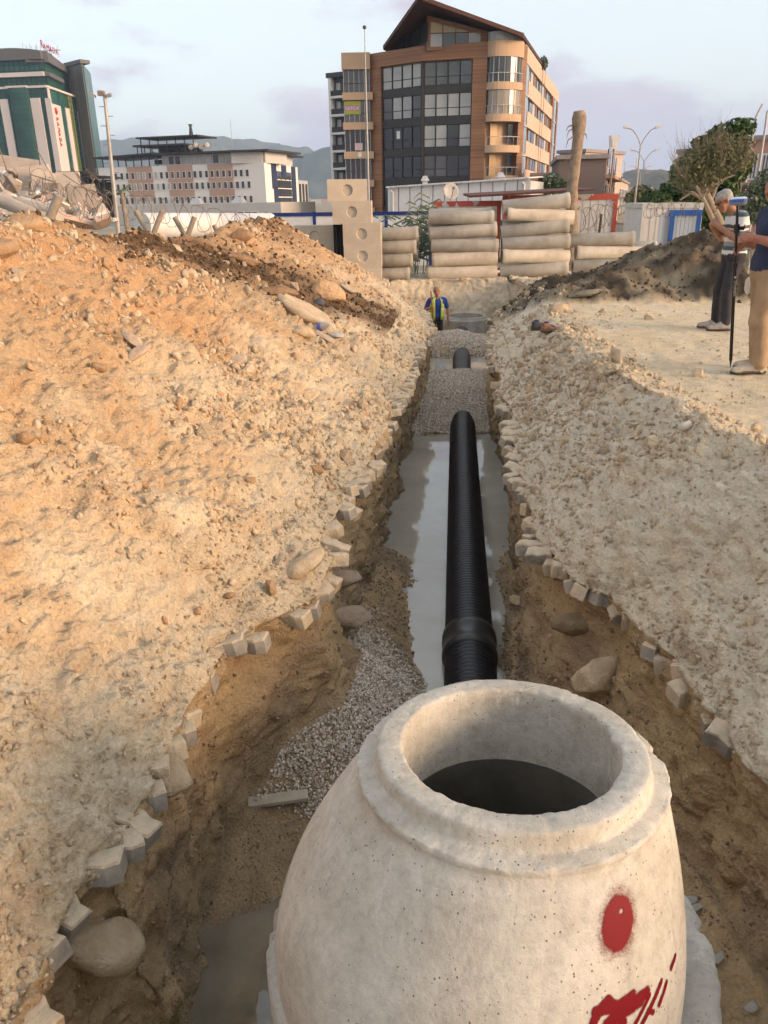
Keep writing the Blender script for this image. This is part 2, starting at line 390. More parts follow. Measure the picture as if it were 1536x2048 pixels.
# the left bank's overhanging lumps and the ragged walls
disp += is_wall * (0.10 * np.abs(coarse(lambda f: fbm(f * np.array([3, 3, 2.0]), 4, 36))) - 0.05)
e_w = np.minimum(1, (np.abs(Y - 0.9) / 0.4 + 0.3)); 
pos = flat + N0 * disp[:, None]
pos[:, 2] += md + mm * 0.05 * coarse(lambda f: fbm(f * 4.0, 3, 63))
fadef = np.repeat(np.clip((27.5 - Y) / 2.0, 0, 1)[:, None], nx, 1).reshape(-1)
pos = pos.astype(np.float32); POS = pos.reshape(ny, nx, 3)
NRM = normals(POS)
# soil colours, by what the earth is made of; ORANGE also holds some warm sunlight
def col(c): return np.array(c, np.float32)
TAN, PALE, ORANGE = col((0.54, 0.375, 0.22)), col((0.66, 0.545, 0.38)), col((0.54, 0.325, 0.17))
DUST, WALL, WET = col((0.70, 0.61, 0.47)), col((0.54, 0.385, 0.21)), col((0.30, 0.23, 0.15))
DARK, MUD, SAND = col((0.13, 0.08, 0.045)), col((0.072, 0.054, 0.035)), col((0.65, 0.53, 0.35))
def lerp(a, b, t): return a + (b - a) * np.asarray(t)[:, None]
nA = coarse(lambda f: fbm(f * 0.8, 4, 51)); nB = coarse(lambda f: fbm(f * 2.7, 4, 52))
base = np.repeat(TAN[None], len(flat), 0)
sl = np.where(sid == 1, 0.55 * stt, np.where(sid == 2, 0.55 + 0.45 * stt, np.where(sid == 0, 0.0, 1.0)))
base = lerp(base, ORANGE[None], np.clip(0.8 + 1.2 * nA - 0.9 * sl, 0, 1) * (sid <= 2))  # upper slope's orange: part soil, part painted sun glow
base = lerp(base, PALE[None], np.clip((sl - 0.45) * 2.0 + 0.8 * nB, 0, 1) * (sid <= 3))
yb = flat[:, 1] + 0.75 * nA + 0.5 * nB
# streak of dark soil tipped over the ridge; it runs down towards the trench farther on
yc = 10.6 + 3.6 * sl; wd = 0.9 + 1.2 * np.clip(1 - sl * 0.7, 0, 1)
dk = np.clip(1.5 - np.abs(yb - yc) / wd, 0, 1) * (sl < 0.86) * (sid <= 2)
dk = np.maximum(dk, np.clip(1.3 - np.abs(yb - 16.2) / 1.6, 0, 1) * np.clip(1.0 - sl * 2.4, 0, 1) * (sid <= 2))
base = lerp(base, DARK[None], dk * np.clip(0.85 + 0.8 * nB, 0, 1))
base = np.where(is_wall[:, None], lerp(np.repeat(WALL[None], len(flat), 0), TAN[None] * 0.8, np.clip(0.35 + 1.3 * nB, 0, 1)), base)
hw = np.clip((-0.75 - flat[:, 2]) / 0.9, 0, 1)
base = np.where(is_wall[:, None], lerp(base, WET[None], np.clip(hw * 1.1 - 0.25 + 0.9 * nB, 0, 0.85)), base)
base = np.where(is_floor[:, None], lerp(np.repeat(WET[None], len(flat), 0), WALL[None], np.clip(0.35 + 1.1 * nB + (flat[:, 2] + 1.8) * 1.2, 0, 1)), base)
rp = lerp(np.repeat(DUST[None], len(flat), 0), PALE[None], np.clip(0.5 + 1.4 * nA, 0, 1))
base = np.where((is_rs)[:, None], rp, base)
pl = lerp(np.repeat(SAND[None], len(flat), 0), PALE[None], np.clip(0.4 + 1.4 * nA, 0, 1)); pl = lerp(pl, DUST[None], np.clip(1.2 * nB, 0, 0.8))
base = np.where(is_plat[:, None], pl, base)
base = lerp(base, MUD[None], mm * np.clip(0.85 + 0.5 * nB, 0, 1))
base = lerp(base, DUST[None], np.clip((flat[:, 1] - 20.5) / 2.0, 0, 0.8) * (~is_floor))
base = lerp(base, lerp(np.repeat(DUST[None], len(flat), 0), PALE[None], np.clip(0.5 + nA, 0, 1)) * (0.85 + 0.3 * nB[:, None]), np.clip((flat[:, 1] - 23.2) / 0.1, 0, 1) * is_floor * np.clip((flat[:, 2] + 2.0) / 0.3, 0, 1))
def grid_object(name, P, colr, matl):
    r, c = P.shape[:2]; me = bpy.data.meshes.new(name)
    idx = np.arange(r * c).reshape(r, c)
    q = np.stack([idx[:-1, :-1], idx[:-1, 1:], idx[1:, 1:], idx[1:, :-1]], 2).reshape(-1, 4)
    me.vertices.add(r * c); me.vertices.foreach_set('co', np.ascontiguousarray(P, np.float32).reshape(-1))
    me.loops.add(len(q) * 4); me.loops.foreach_set('vertex_index', q.reshape(-1).astype(np.int32))
    me.polygons.add(len(q)); me.polygons.foreach_set('loop_start', np.arange(0, len(q) * 4, 4, dtype=np.int32))
    me.polygons.foreach_set('use_smooth', np.ones(len(q), bool))
    me.update(calc_edges=True)
    if colr is not None:
        a = me.color_attributes.new('soil', 'FLOAT_COLOR', 'POINT')
        a.data.foreach_set('color', np.concatenate([colr, np.ones((len(colr), 1))], 1).astype(np.float32).reshape(-1))
    me.materials.append(matl)
    o = bpy.data.objects.new(name, me); C.objects.link(o); return o
def soil_material():
    m, nt, b, out = nodes_of('soil'); tc = nt.nodes.new('ShaderNodeTexCoord'); v = tc.outputs['Object']
    at = nt.nodes.new('ShaderNodeVertexColor'); at.layer_name = 'soil'
    n1 = add_noise(nt, 7, 5, 0.72, v); n2 = add_noise(nt, 55, 4, 0.75, v)
    r1 = ramp(nt, n1.outputs['Fac'], [(0.25, (0.80, 0.76, 0.72)), (0.5, (1.0, 1.0, 1.0)), (0.78, (1.18, 1.18, 1.16))])
    r2 = ramp(nt, n2.outputs['Fac'], [(0.3, (0.80, 0.78, 0.76)), (0.55, (1.0, 1.0, 1.0)), (0.75, (1.2, 1.2, 1.2))])
    c = mixc(nt, 1.0, at.outputs['Color'], r1.outputs[0], 'MULTIPLY'); c = mixc(nt, 1.0, c, r2.outputs[0], 'MULTIPLY')
    nt.links.new(c, b.inputs['Base Color']); b.inputs['Roughness'].default_value = 0.95; b.inputs['Specular IOR Level'].default_value = 0.15
    vo = nt.nodes.new('ShaderNodeTexVoronoi'); vo.inputs['Scale'].default_value = 48; nt.links.new(v, vo.inputs['Vector'])
    k = bump(nt, b, vo.outputs['Distance'], 0.4, 0.02); bump(nt, b, n2.outputs['Fac'], 0.8, 0.03, k)
    return m
SOIL = soil_material()
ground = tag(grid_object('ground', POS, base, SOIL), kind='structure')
SOILC = base.reshape(ny, nx, 3)
# far ground, out to the horizon
fm = mat('far_ground', (0.36, 0.31, 0.23), (0.22, 0.2, 0.15), scale=0.12, rough=0.95, bscale=0.8, bstr=0.5, bdist=0.1)
mb = MB(); ringr = [0.0, 40, 90, 200, 500, 1500, 6000]; vv = [(0, 26.0, -0.72)]; ff = []
for r in ringr[1:]:
    for j in range(48): vv.append((r * math.cos(j * math.pi / 24), 26 + r * math.sin(j * math.pi / 24), -0.72))
# the sheet keeps clear of the trench: it starts behind the last row of the dug ground
vv = []; ys = [24.6, 40, 80, 160, 320, 700, 1500, 3000, 4500]; xs = [-4400, -2500, -900, -300, -100, -30, 0, 30, 100, 300, 900, 2500, 4400]
for y in ys:
    for x in xs: vv.append((x, y, -0.70))
for a in range(len(ys) - 1):
    for c in range(len(xs) - 1): ff.append((a * 13 + c, a * 13 + c + 1, (a + 1) * 13 + c + 1, (a + 1) * 13 + c))
o = len(vv)
def sheet(x0, x1, y0, y1):
    k = len(vv); vv.extend([(x0, y0, -0.70), (x1, y0, -0.70), (x1, y1, -0.70), (x0, y1, -0.70)]); ff.append((k, k + 1, k + 2, k + 3))
sheet(-4400, -5.5, -390, 24.6); sheet(33.5, 4400, -390, 24.6); sheet(-5.5, 33.5, -390, -2.4)
mb.add(vv, ff)
tag(mb.build('terrain', fm), kind='structure')

def surf(i, j): return POS[i, j], NRM[i, j]
# where on the dug ground a sight line first lands, for placing things on it
_pxy = None
def on_ground(px, py):
    global _pxy
    if _pxy is None:
        q = POS.reshape(-1, 3) - np.array([0, 0, CAMZ], np.float32); zc = q @ FWD
        zc = np.where(zc < 0.2, 1e9, zc)
        _pxy = (768 + FPX * (q @ RGT) / zc, 1024 + FPX * (q @ DWN) / zc, zc)
    d = (_pxy[0] - px) ** 2 + (_pxy[1] - py) ** 2
    near_ = np.where(d < max(49.0, d.min() * 1.5))[0]
    k = near_[np.argmin(_pxy[2][near_])]
    return POS.reshape(-1, 3)[k].astype(float), NRM.reshape(-1, 3)[k].astype(float), k
def ground_z(x, y):
    i = int(np.argmin(np.abs(Y - y))); row = POS[i]
    d = np.abs(row[:, 0] - x); d = np.where(seg_id >= 12, d, d + 0.0); k = np.where(d < 0.06)[0]
    if len(k) == 0: return float(row[int(np.argmin(d)), 2])
    return float(row[k, 2].max())
# ================================================================ STONES, GRAVEL, PAVERS
def rock_mesh(name, seed, kind='hull', matl=None):
    r = np.random.default_rng(seed); bm = bmesh.new()
    if kind == 'hull':
        p = r.normal(size=(15, 3)); p /= np.linalg.norm(p, axis=1)[:, None]; p *= r.uniform(0.8, 1.05, (15, 1)); p *= np.array([1.0, r.uniform(0.62, 0.95), r.uniform(0.5, 0.8)])
        for q in p: bm.verts.new(q)
        res = bmesh.ops.convex_hull(bm, input=bm.verts)
        bmesh.ops.delete(bm, geom=[g for g in res['geom_interior'] if isinstance(g, bmesh.types.BMVert)], context='VERTS')
    else:
        bmesh.ops.create_icosphere(bm, subdivisions=3 if kind == 'ico' else 2, radius=1.0)
        pl = r.normal(size=(14, 3)); pl /= np.linalg.norm(pl, axis=1)[:, None]; dd = r.uniform(0.55, 0.85, 14) if kind == 'ico' else r.uniform(0.42, 0.8, 14)
        sc_ = np.array([1.0, r.uniform(0.65, 0.95), r.uniform(0.55, 0.8)])
        co = np.array([v.co[:] for v in bm.verts])
        for n_, d_ in zip(pl, dd): co = co - np.maximum(0, co @ n_ - d_)[:, None] * n_[None]
        co = co * (1 + 0.22 * fbm(co * 1.8 + seed, 6, seed, 0.62)[:, None]) * sc_
        for v, q in zip(bm.verts, co): v.co = q
    me = bpy.data.meshes.new(name); bm.to_mesh(me); bm.free()
    me.polygons.foreach_set('use_smooth', [kind != 'hull'] * len(me.polygons))
    if matl: me.materials.append(matl)
    return me
m_stone = mat('stone_tan', (0.64, 0.52, 0.365), (0.49, 0.37, 0.24), scale=1.3, rough=0.95, bscale=4, bstr=0.5, bdist=0.25, spec=0.12, rnd=0.22)
m_stone2 = mat('stone_orange', (0.56, 0.37, 0.215), (0.43, 0.275, 0.15), scale=1.3, rough=0.95, bscale=4, bstr=0.5, bdist=0.25, spec=0.12, rnd=0.2)
m_gravel = mat('gravel_grey', (0.66, 0.585, 0.49), (0.50, 0.43, 0.35), scale=1.0, rough=0.9, spec=0.2, rnd=0.32)
m_wetgravel = mat('gravel_brown', (0.36, 0.27, 0.18), (0.25, 0.18, 0.115), scale=1.0, rough=0.8, spec=0.3, rnd=0.4)
m_darkclod = mat('clod_dark', (0.12, 0.08, 0.048), (0.07, 0.046, 0.028), scale=1.0, rough=0.95, spec=0.1, rnd=0.35)
def rock_coll(name, matl, n=5, kind='hull', seed=0):
    c = bpy.data.collections.new(name)
    for k in range(n):
        o = bpy.data.objects.new(name + '_piece', rock_mesh(name + '_piece', seed + k * 7 + 1, kind, matl)); c.objects.link(o)
    return c
def scatter_tree(coll):
    t = bpy.data.node_groups.new('scatter_' + coll.name, 'GeometryNodeTree')
    t.interface.new_socket('Geometry', in_out='INPUT', socket_type='NodeSocketGeometry'); t.interface.new_socket('Geometry', in_out='OUTPUT', socket_type='NodeSocketGeometry')
    gi = t.nodes.new('NodeGroupInput'); go = t.nodes.new('NodeGroupOutput')
    ci = t.nodes.new('GeometryNodeCollectionInfo'); ci.inputs['Collection'].default_value = coll; ci.inputs['Separate Children'].default_value = True; ci.inputs['Reset Children'].default_value = True
    ip = t.nodes.new('GeometryNodeInstanceOnPoints'); ip.inputs['Pick Instance'].default_value = True
    def na(nm, ty):
        q = t.nodes.new('GeometryNodeInputNamedAttribute'); q.data_type = ty; q.inputs['Name'].default_value = nm; return q.outputs[0]
    t.links.new(gi.outputs[0], ip.inputs['Points']); t.links.new(ci.outputs[0], ip.inputs['Instance'])
    t.links.new(na('pick', 'INT'), ip.inputs['Instance Index']); t.links.new(na('turn', 'FLOAT_VECTOR'), ip.inputs['Rotation']); t.links.new(na('size', 'FLOAT'), ip.inputs['Scale'])
    t.links.new(ip.outputs[0], go.inputs[0]); return t
def scatter(name, pts, sizes, coll, parent=None, label=None, cat=None):
    n = len(pts); me = bpy.data.meshes.new(name); me.vertices.add(n); me.vertices.foreach_set('co', np.asarray(pts, np.float32).reshape(-1))
    a = me.attributes.new('size', 'FLOAT', 'POINT'); a.data.foreach_set('value', np.asarray(sizes, np.float32))
    a = me.attributes.new('turn', 'FLOAT_VECTOR', 'POINT'); a.data.foreach_set('vector', rng.uniform(0, 6.28, (n, 3)).astype(np.float32).reshape(-1))
    a = me.attributes.new('pick', 'INT', 'POINT'); a.data.foreach_set('value', rng.integers(0, 5, n).astype(np.int32))
    o = bpy.data.objects.new(name, me); C.objects.link(o)
    md_ = o.modifiers.new('scatter', 'NODES'); md_.node_group = scatter_tree(coll)
    if parent: o.parent = parent
    return tag(o, label, cat, kind='stuff')
# area weights of the ground cells
ax_ = np.linalg.norm(np.cross(POS[:-1, 1:] - POS[:-1, :-1], POS[1:, :-1] - POS[:-1, :-1]), axis=2)
cy_, cx2 = np.meshgrid(np.arange(ny - 1), np.arange(nx - 1), indexing='ij')
cell_y = POS[:-1, :-1, 1]; cell_x = POS[:-1, :-1, 0]; cell_z = POS[:-1, :-1, 2]; cseg = np.repeat(seg_id[None, :-1], ny - 1, 0)
cpatch = patch.reshape(ny, nx)[:-1, :-1]; cmm = mm.reshape(ny, nx)[:-1, :-1]; cdk = dk.reshape(ny, nx)[:-1, :-1]; csl = sl.reshape(ny, nx)[:-1, :-1]
def sample(weight, n, sink=0.3, size=None):
    wgt = (ax_ * weight).reshape(-1).astype(float); wgt /= wgt.sum()
    k = rng.choice(len(wgt), n, p=wgt); i, j = np.unravel_index(k, ax_.shape)
    a, b = rng.uniform(0, 1, (2, n, 1)); a = a.reshape(n, 1); b = b.reshape(n, 1)
    p = POS[i, j] * (1 - a) * (1 - b) + POS[i, j + 1] * a * (1 - b) + POS[i + 1, j] * (1 - a) * b + POS[i + 1, j + 1] * a * b
    if size is not None: p = p + NRM[i, j] * (size * (0.45 - sink))[:, None]
    return p, i, j
def sizes(n, lo, hi, pw=2.2): return lo + (hi - lo) * rng.uniform(0, 1, n) ** pw
vis = (cell_y > 0.9)
lw = 1 / np.maximum(cell_y, 1.5) ** 1.0                       # spread by picture area, not by ground area
c_tan = rock_coll('pebble', m_stone, 5, 'hull', 100); c_or = rock_coll('pebble_orange', m_stone2, 5, 'hull', 150)
c_big = rock_coll('clod_big', m_stone, 5, 'mid', 500); c_bigo = rock_coll('clod_orange', m_stone2, 5, 'mid', 520)
c_gr = rock_coll('gravel', m_gravel, 5, 'hull', 200); c_wet = rock_coll('gravel_wet', m_wetgravel, 5, 'hull', 300); c_dk = rock_coll('clod', m_darkclod, 5, 'hull', 400)
left = (cseg <= 2); rslope = (cseg == 12) | (cseg == 13); plat = (cseg >= 14); wallc = np.isin(cseg, (4, 5, 9, 10)); flo = np.isin(cseg, (6, 7, 8))
def sc_pts(weight, n, lo, hi, pw=2.4, sink=0.2):
    s_ = sizes(n, lo, hi, pw); p, i, j = sample(weight, n, sink, s_)
    s_ = s_ * np.clip(p[:, 1] / 6.0, 0.45, 1.6); return p, s_
clus = np.clip(fbm(POS[:-1, :-1].reshape(-1, 3) * 1.3, 3, 71) * 2.2 + 0.2, 0.03, 1).reshape(ny - 1, nx - 1) ** 2
p, s_ = sc_pts(left * vis * lw * clus * (1 - 0.9 * cdk), 15000, 0.006, 0.032); scatter('pebbles', p, s_, c_tan, ground)
p, s_ = sc_pts(left * vis * lw * (1.1 - csl) * clus, 6000, 0.006, 0.034); scatter('pebbles', p, s_, c_or, ground)
p, s_ = sc_pts(rslope * vis * lw * (0.15 + clus), 8000, 0.006, 0.034); scatter('pebbles', p, s_, c_tan, ground)
p, s_ = sc_pts((plat * (1 - cmm) * vis * lw * (0.08 + clus)) * (cell_x < 9), 4000, 0.006, 0.022); scatter('pebbles', p, s_, c_tan, ground)
p, s_ = sc_pts(left * vis * lw * (0.1 + clus) * (1 - 0.8 * cdk), 4600, 0.012, 0.065, 3.2, 0.35); scatter('earth_clods', p, s_, c_big, ground)
p, s_ = sc_pts(left * vis * lw * (1.1 - csl) * (0.1 + clus) * (1 - 0.8 * cdk), 2600, 0.012, 0.065, 3.2, 0.35); scatter('earth_clods', p, s_, c_bigo, ground)
p, s_ = sc_pts((cseg == 12) * vis * lw * (0.25 + clus) + 0.25 * (cseg == 13) * lw, 1900, 0.014, 0.07, 3.0, 0.38); scatter('earth_clods', p, s_, c_big, ground)
p, s_ = sc_pts(cdk * vis * lw + 0.5 * cmm * lw, 8000, 0.006, 0.034, 2.2); scatter('soil_clods', p, s_, c_dk, ground)
p, s_ = sc_pts((left | rslope) * vis * (cell_y < 9.5) / np.maximum(cell_y, 1.2), 26000, 0.004, 0.018, 2.4, 0.25); scatter('earth_crumbs', p, s_, c_tan, ground)
p, s_ = sc_pts(((left & (csl > 0.9)) | (cseg == 3) | (cseg == 12) & (np.repeat(seg_t[None, :-1], ny - 1, 0) < 0.1)) * vis * lw, 3500, 0.006, 0.028, 2.2, 0.1); scatter('earth_crumbs', p, s_, c_tan, ground)
p, s_ = sc_pts(wallc * vis * lw, 4000, 0.008, 0.035); scatter('pebbles', p, s_, c_wet, ground)
p, s_ = sc_pts(flo * vis * lw * (cell_y > 2.2) * (cell_y < 12), 9000, 0.008, 0.026); scatter('wet_gravel', p, s_, c_wet, ground)
# pale gravel: the heap by the manhole, the two dams over the pipe
heapm = flo * np.clip(1.35 - np.abs(cell_y - 4.35) / 1.05 - np.maximum(0, cell_x - (-0.1)) / 0.7 + 0.5 * clus, 0, 1) * (cell_y > 3.45) * (cell_y < 5.8)
dam1 = flo * (cell_y > 11.75) * (cell_y < 15.6); dam2 = flo * (cell_y > 17.6) * (cell_y < 21.4)
def gravel_bed(name, weight, n, lo, hi, label):
    s_ = sizes(n, lo, hi, 1.4); p, i, j = sample(weight, n, 0.0, s_); p[:, 2] += rng.uniform(0, 0.02, n)
    return scatter(name, p, s_, c_gr, None, label, 'gravel')
gravel_bed('gravel_heap', heapm, 16000, 0.005, 0.0145, 'pale crushed gravel heaped against the left trench wall near the manhole')
gravel_bed('gravel_dam', dam1, 20000, 0.012, 0.026, 'pale crushed gravel dam covering the black pipe in mid trench')
gravel_bed('gravel_bed', dam2, 11000, 0.016, 0.032, 'grey crushed gravel over the pipe in front of the far concrete ring')

p, s_ = sc_pts(flo * vis * (cell_y > 3.0) * (cell_y < 6.5) * lw, 5000, 0.006, 0.02); scatter('wet_gravel', p, s_, c_wet, ground)
# single stones that can be told apart
m_rock = mat('rock_tan', (0.64, 0.51, 0.35), (0.50, 0.37, 0.23), scale=2.0, rough=0.95, bscale=9, bstr=0.6, bdist=0.08, spec=0.12, rnd=0.15)
rockm = [rock_mesh('stone', 900 + k, 'hull', m_stone) for k in range(6)] + [rock_mesh('stone', 950 + k, 'hull', m_stone2) for k in range(3)]
s_ = np.concatenate([sizes(150, 0.022, 0.10, 2.0), sizes(100, 0.022, 0.10, 2.0), sizes(40, 0.02, 0.05, 1.6)])
pA, _, _ = sample(left * vis * lw * (0.3 + clus) * (cell_y < 19), 150, 0.1, s_[:150]); pB, _, _ = sample((rslope | (plat & (cell_x < 6))) * vis * lw * (1 - cmm) * (cell_y < 17), 100, 0.1, s_[150:250])
pC, _, _ = sample(flo * vis * lw * (cell_y > 2.2) * (cell_y < 11), 40, 0.1, s_[250:])
for k, q in enumerate(np.concatenate([pA, pB, pC])):
    me = rockm[rng.integers(0, 9)] if k < 150 else rockm[rng.integers(0, 6)]
    o = bpy.data.objects.new('stone', me); C.objects.link(o); o.parent = ground
    o.location = q; o.rotation_euler = tuple(rng.uniform(0, 6.28, 3)); f_ = float(np.clip(q[1] / 6.0, 0.6, 1.7)) * s_[k]; o.scale = (f_ * rng.uniform(0.8, 1.3), f_, f_)
# boulders and slabs that stand out
def boulder(name, label, px, py, size, seed, matl, rot=(0, 0, 0), z=None, kind='ico', cat='rock', sink=0.25):
    p, n, _ = on_ground(px, py)
    o = bpy.data.objects.new(name, rock_mesh(name, seed, kind, matl)); C.objects.link(o)
    size = tuple(0.72 * q for q in size); o.scale = size; o.rotation_euler = rot; o.location = p + n * size[2] * (0.3 - sink)
    return tag(o, label, cat)
m_rb = mat('rock_brown', (0.40, 0.255, 0.15), (0.26, 0.16, 0.09), scale=1.6, rough=0.95, bscale=7, bstr=0.6, bdist=0.1, spec=0.12)
m_slab = mat('broken_slab', (0.50, 0.40, 0.30), (0.40, 0.30, 0.21), scale=3, rough=0.9, bscale=14, bstr=0.4, bdist=0.03)
m_conc_bit = mat('concrete_bit', (0.50, 0.47, 0.42), (0.38, 0.35, 0.30), scale=4, rough=0.9, bscale=20, bstr=0.4, bdist=0.02)
boulder('boulder', 'large rounded tan boulder bulging from the left trench wall at the lower left', 180, 1890, (0.27, 0.22, 0.24), 31, m_rock, (0.2, 0.5, 0.4))
boulder('boulder', 'smooth tan boulder under the grey paver on the left trench lip', 335, 1550, (0.24, 0.20, 0.19), 32, m_rock, (0, 0.3, 1.0))
boulder('boulder', 'pale flat boulder tucked above two leaning pavers on the left bank', 615, 1130, (0.21, 0.17, 0.13), 33, m_rock, (0, -0.3, 0.5))
boulder('boulder', 'sandy boulder on the trench floor beyond the right rim of the manhole', 1195, 1360, (0.30, 0.25, 0.27), 34, m_rock, (0.1, 0, 0.3), sink=0.2)
boulder('earth_lump', 'large pale lump of fallen earth above the gravel left of the water', 705, 1238, (0.36, 0.24, 0.2), 57, mat('earth_lump', (0.52, 0.40, 0.29), (0.42, 0.315, 0.215), scale=2, rough=0.95, bscale=12, bstr=0.6, bdist=0.06), (0.1, 0.15, 0.4), sink=0.2, cat='earth')
boulder('earth_lump', 'rounded brown lump of earth hanging under the left pavers above the gravel', 690, 1160, (0.2, 0.17, 0.2), 58, mat('earth_lump', (0.52, 0.40, 0.29)), sink=0.2, cat='earth')
boulder('earth_lump', 'dark clump of earth in the right trench wall above the tan boulder', 1150, 1250, (0.24, 0.2, 0.24), 59, mat('earth_dark', (0.36, 0.26, 0.155), (0.24, 0.17, 0.10), scale=2, rough=0.95, bscale=12, bstr=0.6, bdist=0.06), sink=0.3, cat='earth')
boulder('boulder', 'pointed tan stone lying beside the water right of the black pipe', 1032, 1200, (0.13, 0.09, 0.08), 35, m_rock, (0.3, 0.2, -0.6), sink=0.1)
boulder('boulder', 'big orange tan boulder on the crest at the left edge of the picture', 50, 445, (0.30, 0.24, 0.20), 36, m_stone2, (0, 0.1, 0.2))
boulder('boulder', 'smaller tan boulder at the left edge just below the crest boulder', 8, 500, (0.18, 0.2, 0.24), 37, m_stone2, (0, 0, 0.2))
boulder('boulder', 'round pale stone on the crest beside the dark soil', 340, 448, (0.13, 0.12, 0.11), 38, m_rock)
boulder('boulder', 'upright brown rock on the ridge under the razor wire', 485, 468, (0.26, 0.2, 0.34), 39, m_rb, (0.2, 0.2, 0.4))
boulder('boulder', 'long flat tan slab of rock above the plastic bottle', 612, 630, (0.74, 0.34, 0.26), 40, m_rock, (0.1, 0.45, -0.25), sink=0.05)
boulder('boulder', 'reddish brown flat rock lying on the dark soil streak', 560, 585, (0.5, 0.3, 0.2), 41, m_rb, (0, 0.15, 0.2), sink=0.05)
boulder('boulder', 'wide brown rock half buried high on the dark streak', 487, 518, (0.5, 0.3, 0.22), 42, m_rb, (0, 0.35, 0.1), sink=0.05)
boulder('boulder', 'broad sloping tan block below the far end of the ridge', 655, 590, (0.5, 0.35, 0.42), 43, m_stone2, (0.2, 0.5, 0.2), sink=0.1)
boulder('boulder', 'small dark grey boulder between tan rocks on the spoil', 640, 603, (0.16, 0.14, 0.14), 44, mat('rock_grey', (0.14, 0.14, 0.15), (0.09, 0.09, 0.1), rough=0.9, bscale=8, bstr=0.5, bdist=0.08), sink=0.0)
boulder('boulder', 'pale rock left of the plastic bottle', 613, 665, (0.24, 0.2, 0.17), 45, m_rock, (0, 0.2, 0.9), sink=0.1)
boulder('boulder', 'grey tan boulder on the mud beside the worn shoes', 1118, 615, (0.32, 0.26, 0.2), 46, m_rock, (0, 0, 0.2), sink=0.15)
boulder('boulder', 'flat grey boulder sunk in the dark mud mound', 1175, 590, (0.48, 0.3, 0.16), 47, mat('rock_olive', (0.27, 0.24, 0.18), (0.18, 0.155, 0.11), rough=0.95, bscale=8, bstr=0.5, bdist=0.08), (0, -0.15, 0.1), sink=0.1)
boulder('boulder', 'brown boulder poking out of the left slope above the trench lip', 425, 1160, (0.075, 0.07, 0.065), 48, m_rock)
boulder('boulder', 'rounded tan boulder near the left edge of the slope', 50, 880, (0.085, 0.075, 0.07), 49, m_stone2)
boulder('boulder', 'low tan boulder resting in the middle of the left slope', 200, 735, (0.10, 0.085, 0.08), 50, m_stone2)
def slab(name, label, px, py, size, rot, matl, lift=0.2, cat='slab'):
    p, n, _ = on_ground(px, py)
    o = bpy.data.objects.new(name, rock_mesh(name, px * 3 + 1, 'ico', matl)); C.objects.link(o); a, b, c = size
    o.scale = (a * 0.72, b * 0.85, c * 0.95); o.rotation_euler = rot; o.location = p + n * lift * max(c, 0.02)
    return tag(o, label, cat)
slab('paving_fragment', 'brown broken slab leaning out of the left slope', 262, 682, (0.2, 0.1, 0.05), (0.4, 0.55, -0.4), m_slab, 0.3)
slab('paving_fragment', 'tan broken slab stuck below the brown slab on the slope', 282, 706, (0.16, 0.09, 0.035), (0.7, -0.5, 0.5), m_slab, 0.3)
slab('paving_fragment', 'angular buff slab in the loose earth left of mid picture', 475, 720, (0.22, 0.12, 0.06), (0.7, -0.3, 0.4), m_slab, 0.4)
slab('paving_fragment', 'pale broken paving piece beside the plastic bottle', 672, 668, (0.2, 0.12, 0.05), (0.3, 0.2, 0.2), m_conc_bit, 0.3)
slab('paving_fragment', 'cream brick shaped piece just under the plastic bottle', 650, 672, (0.22, 0.1, 0.06), (0.3, 0.55, -0.3), m_slab, 0.4)
slab('paving_fragment', 'small white chip of stone above the pale paving piece', 686, 640, (0.14, 0.08, 0.03), (0.2, 0.2, 0.5), m_conc_bit, 0.5)
slab('paving_fragment', 'cream angular slab near the right end of the spoil', 700, 580, (0.32, 0.14, 0.07), (0.2, 0.5, -0.15), m_slab, 0.5)
for px, py, a, l_ in ((1385, 1800, 0.3, 'grey concrete flake against the manhole, upper of two'), (1395, 1815, 0.1, 'grey concrete flake against the manhole, lower of two'), (1385, 1868, 1.2, 'small square grey concrete flake right of the manhole'), (1440, 1920, 0.7, 'roundish grey concrete flake right of the manhole'), (1510, 2020, 0.4, 'large concrete flake in the lower right corner'), (1420, 2030, 0.0, 'concrete flake at the bottom edge right of the manhole')):
    slab('concrete_flake', l_, px, py, (0.055, 0.032, 0.007), (0.1, -0.1, a), m_conc_bit, 1.0, 'concrete flake')

# ---- interlocking pavers left along the trench lip
m_paver = mat('paver', (0.42, 0.37, 0.30), (0.25, 0.225, 0.19), scale=9, rough=0.9, bscale=60, bstr=0.5, bdist=0.01, spec=0.15, rnd=0.12)
m_dust = mat('paver_dust', (0.66, 0.53, 0.36), (0.46, 0.385, 0.285), scale=11, rough=0.95, bscale=40, bstr=0.9, bdist=0.02, spec=0.1)
def paver_mesh():
    l, wd_, k = 0.112, 0.055, 0.014
    poly = [(-l, -wd_), (-l * 0.5, -wd_ - k), (0, -wd_ + k * 0.3), (l * 0.5, -wd_ - k), (l, -wd_), (l, wd_), (l * 0.5, wd_ - k), (0, wd_ + k * 0.3), (-l * 0.5, wd_ - k), (-l, wd_)]
    mb = MB(); mb.prism(poly, -0.045, 0.030, 0); poly2 = [(x * 0.93, y * 0.9) for x, y in poly]; n = len(poly)
    mb.add([(x, y, 0.030) for x, y in poly] + [(x, y, 0.040) for x, y in poly2], [(i, (i + 1) % n, n + (i + 1) % n, n + i) for i in range(n)] + [tuple(range(n, 2 * n))], 1)
    me = mb.build('paver', [m_paver, m_dust]); d = me.data; bpy.data.objects.remove(me); return d
pav = paver_mesh(); pav2 = pav.copy(); pav2.materials[0] = m_dust      # some are caked with dust all over
pavement = bpy.data.objects.new('pavement', None); C.objects.link(pavement); pavement['kind'] = 'structure'
pr_ = np.random.default_rng(33)
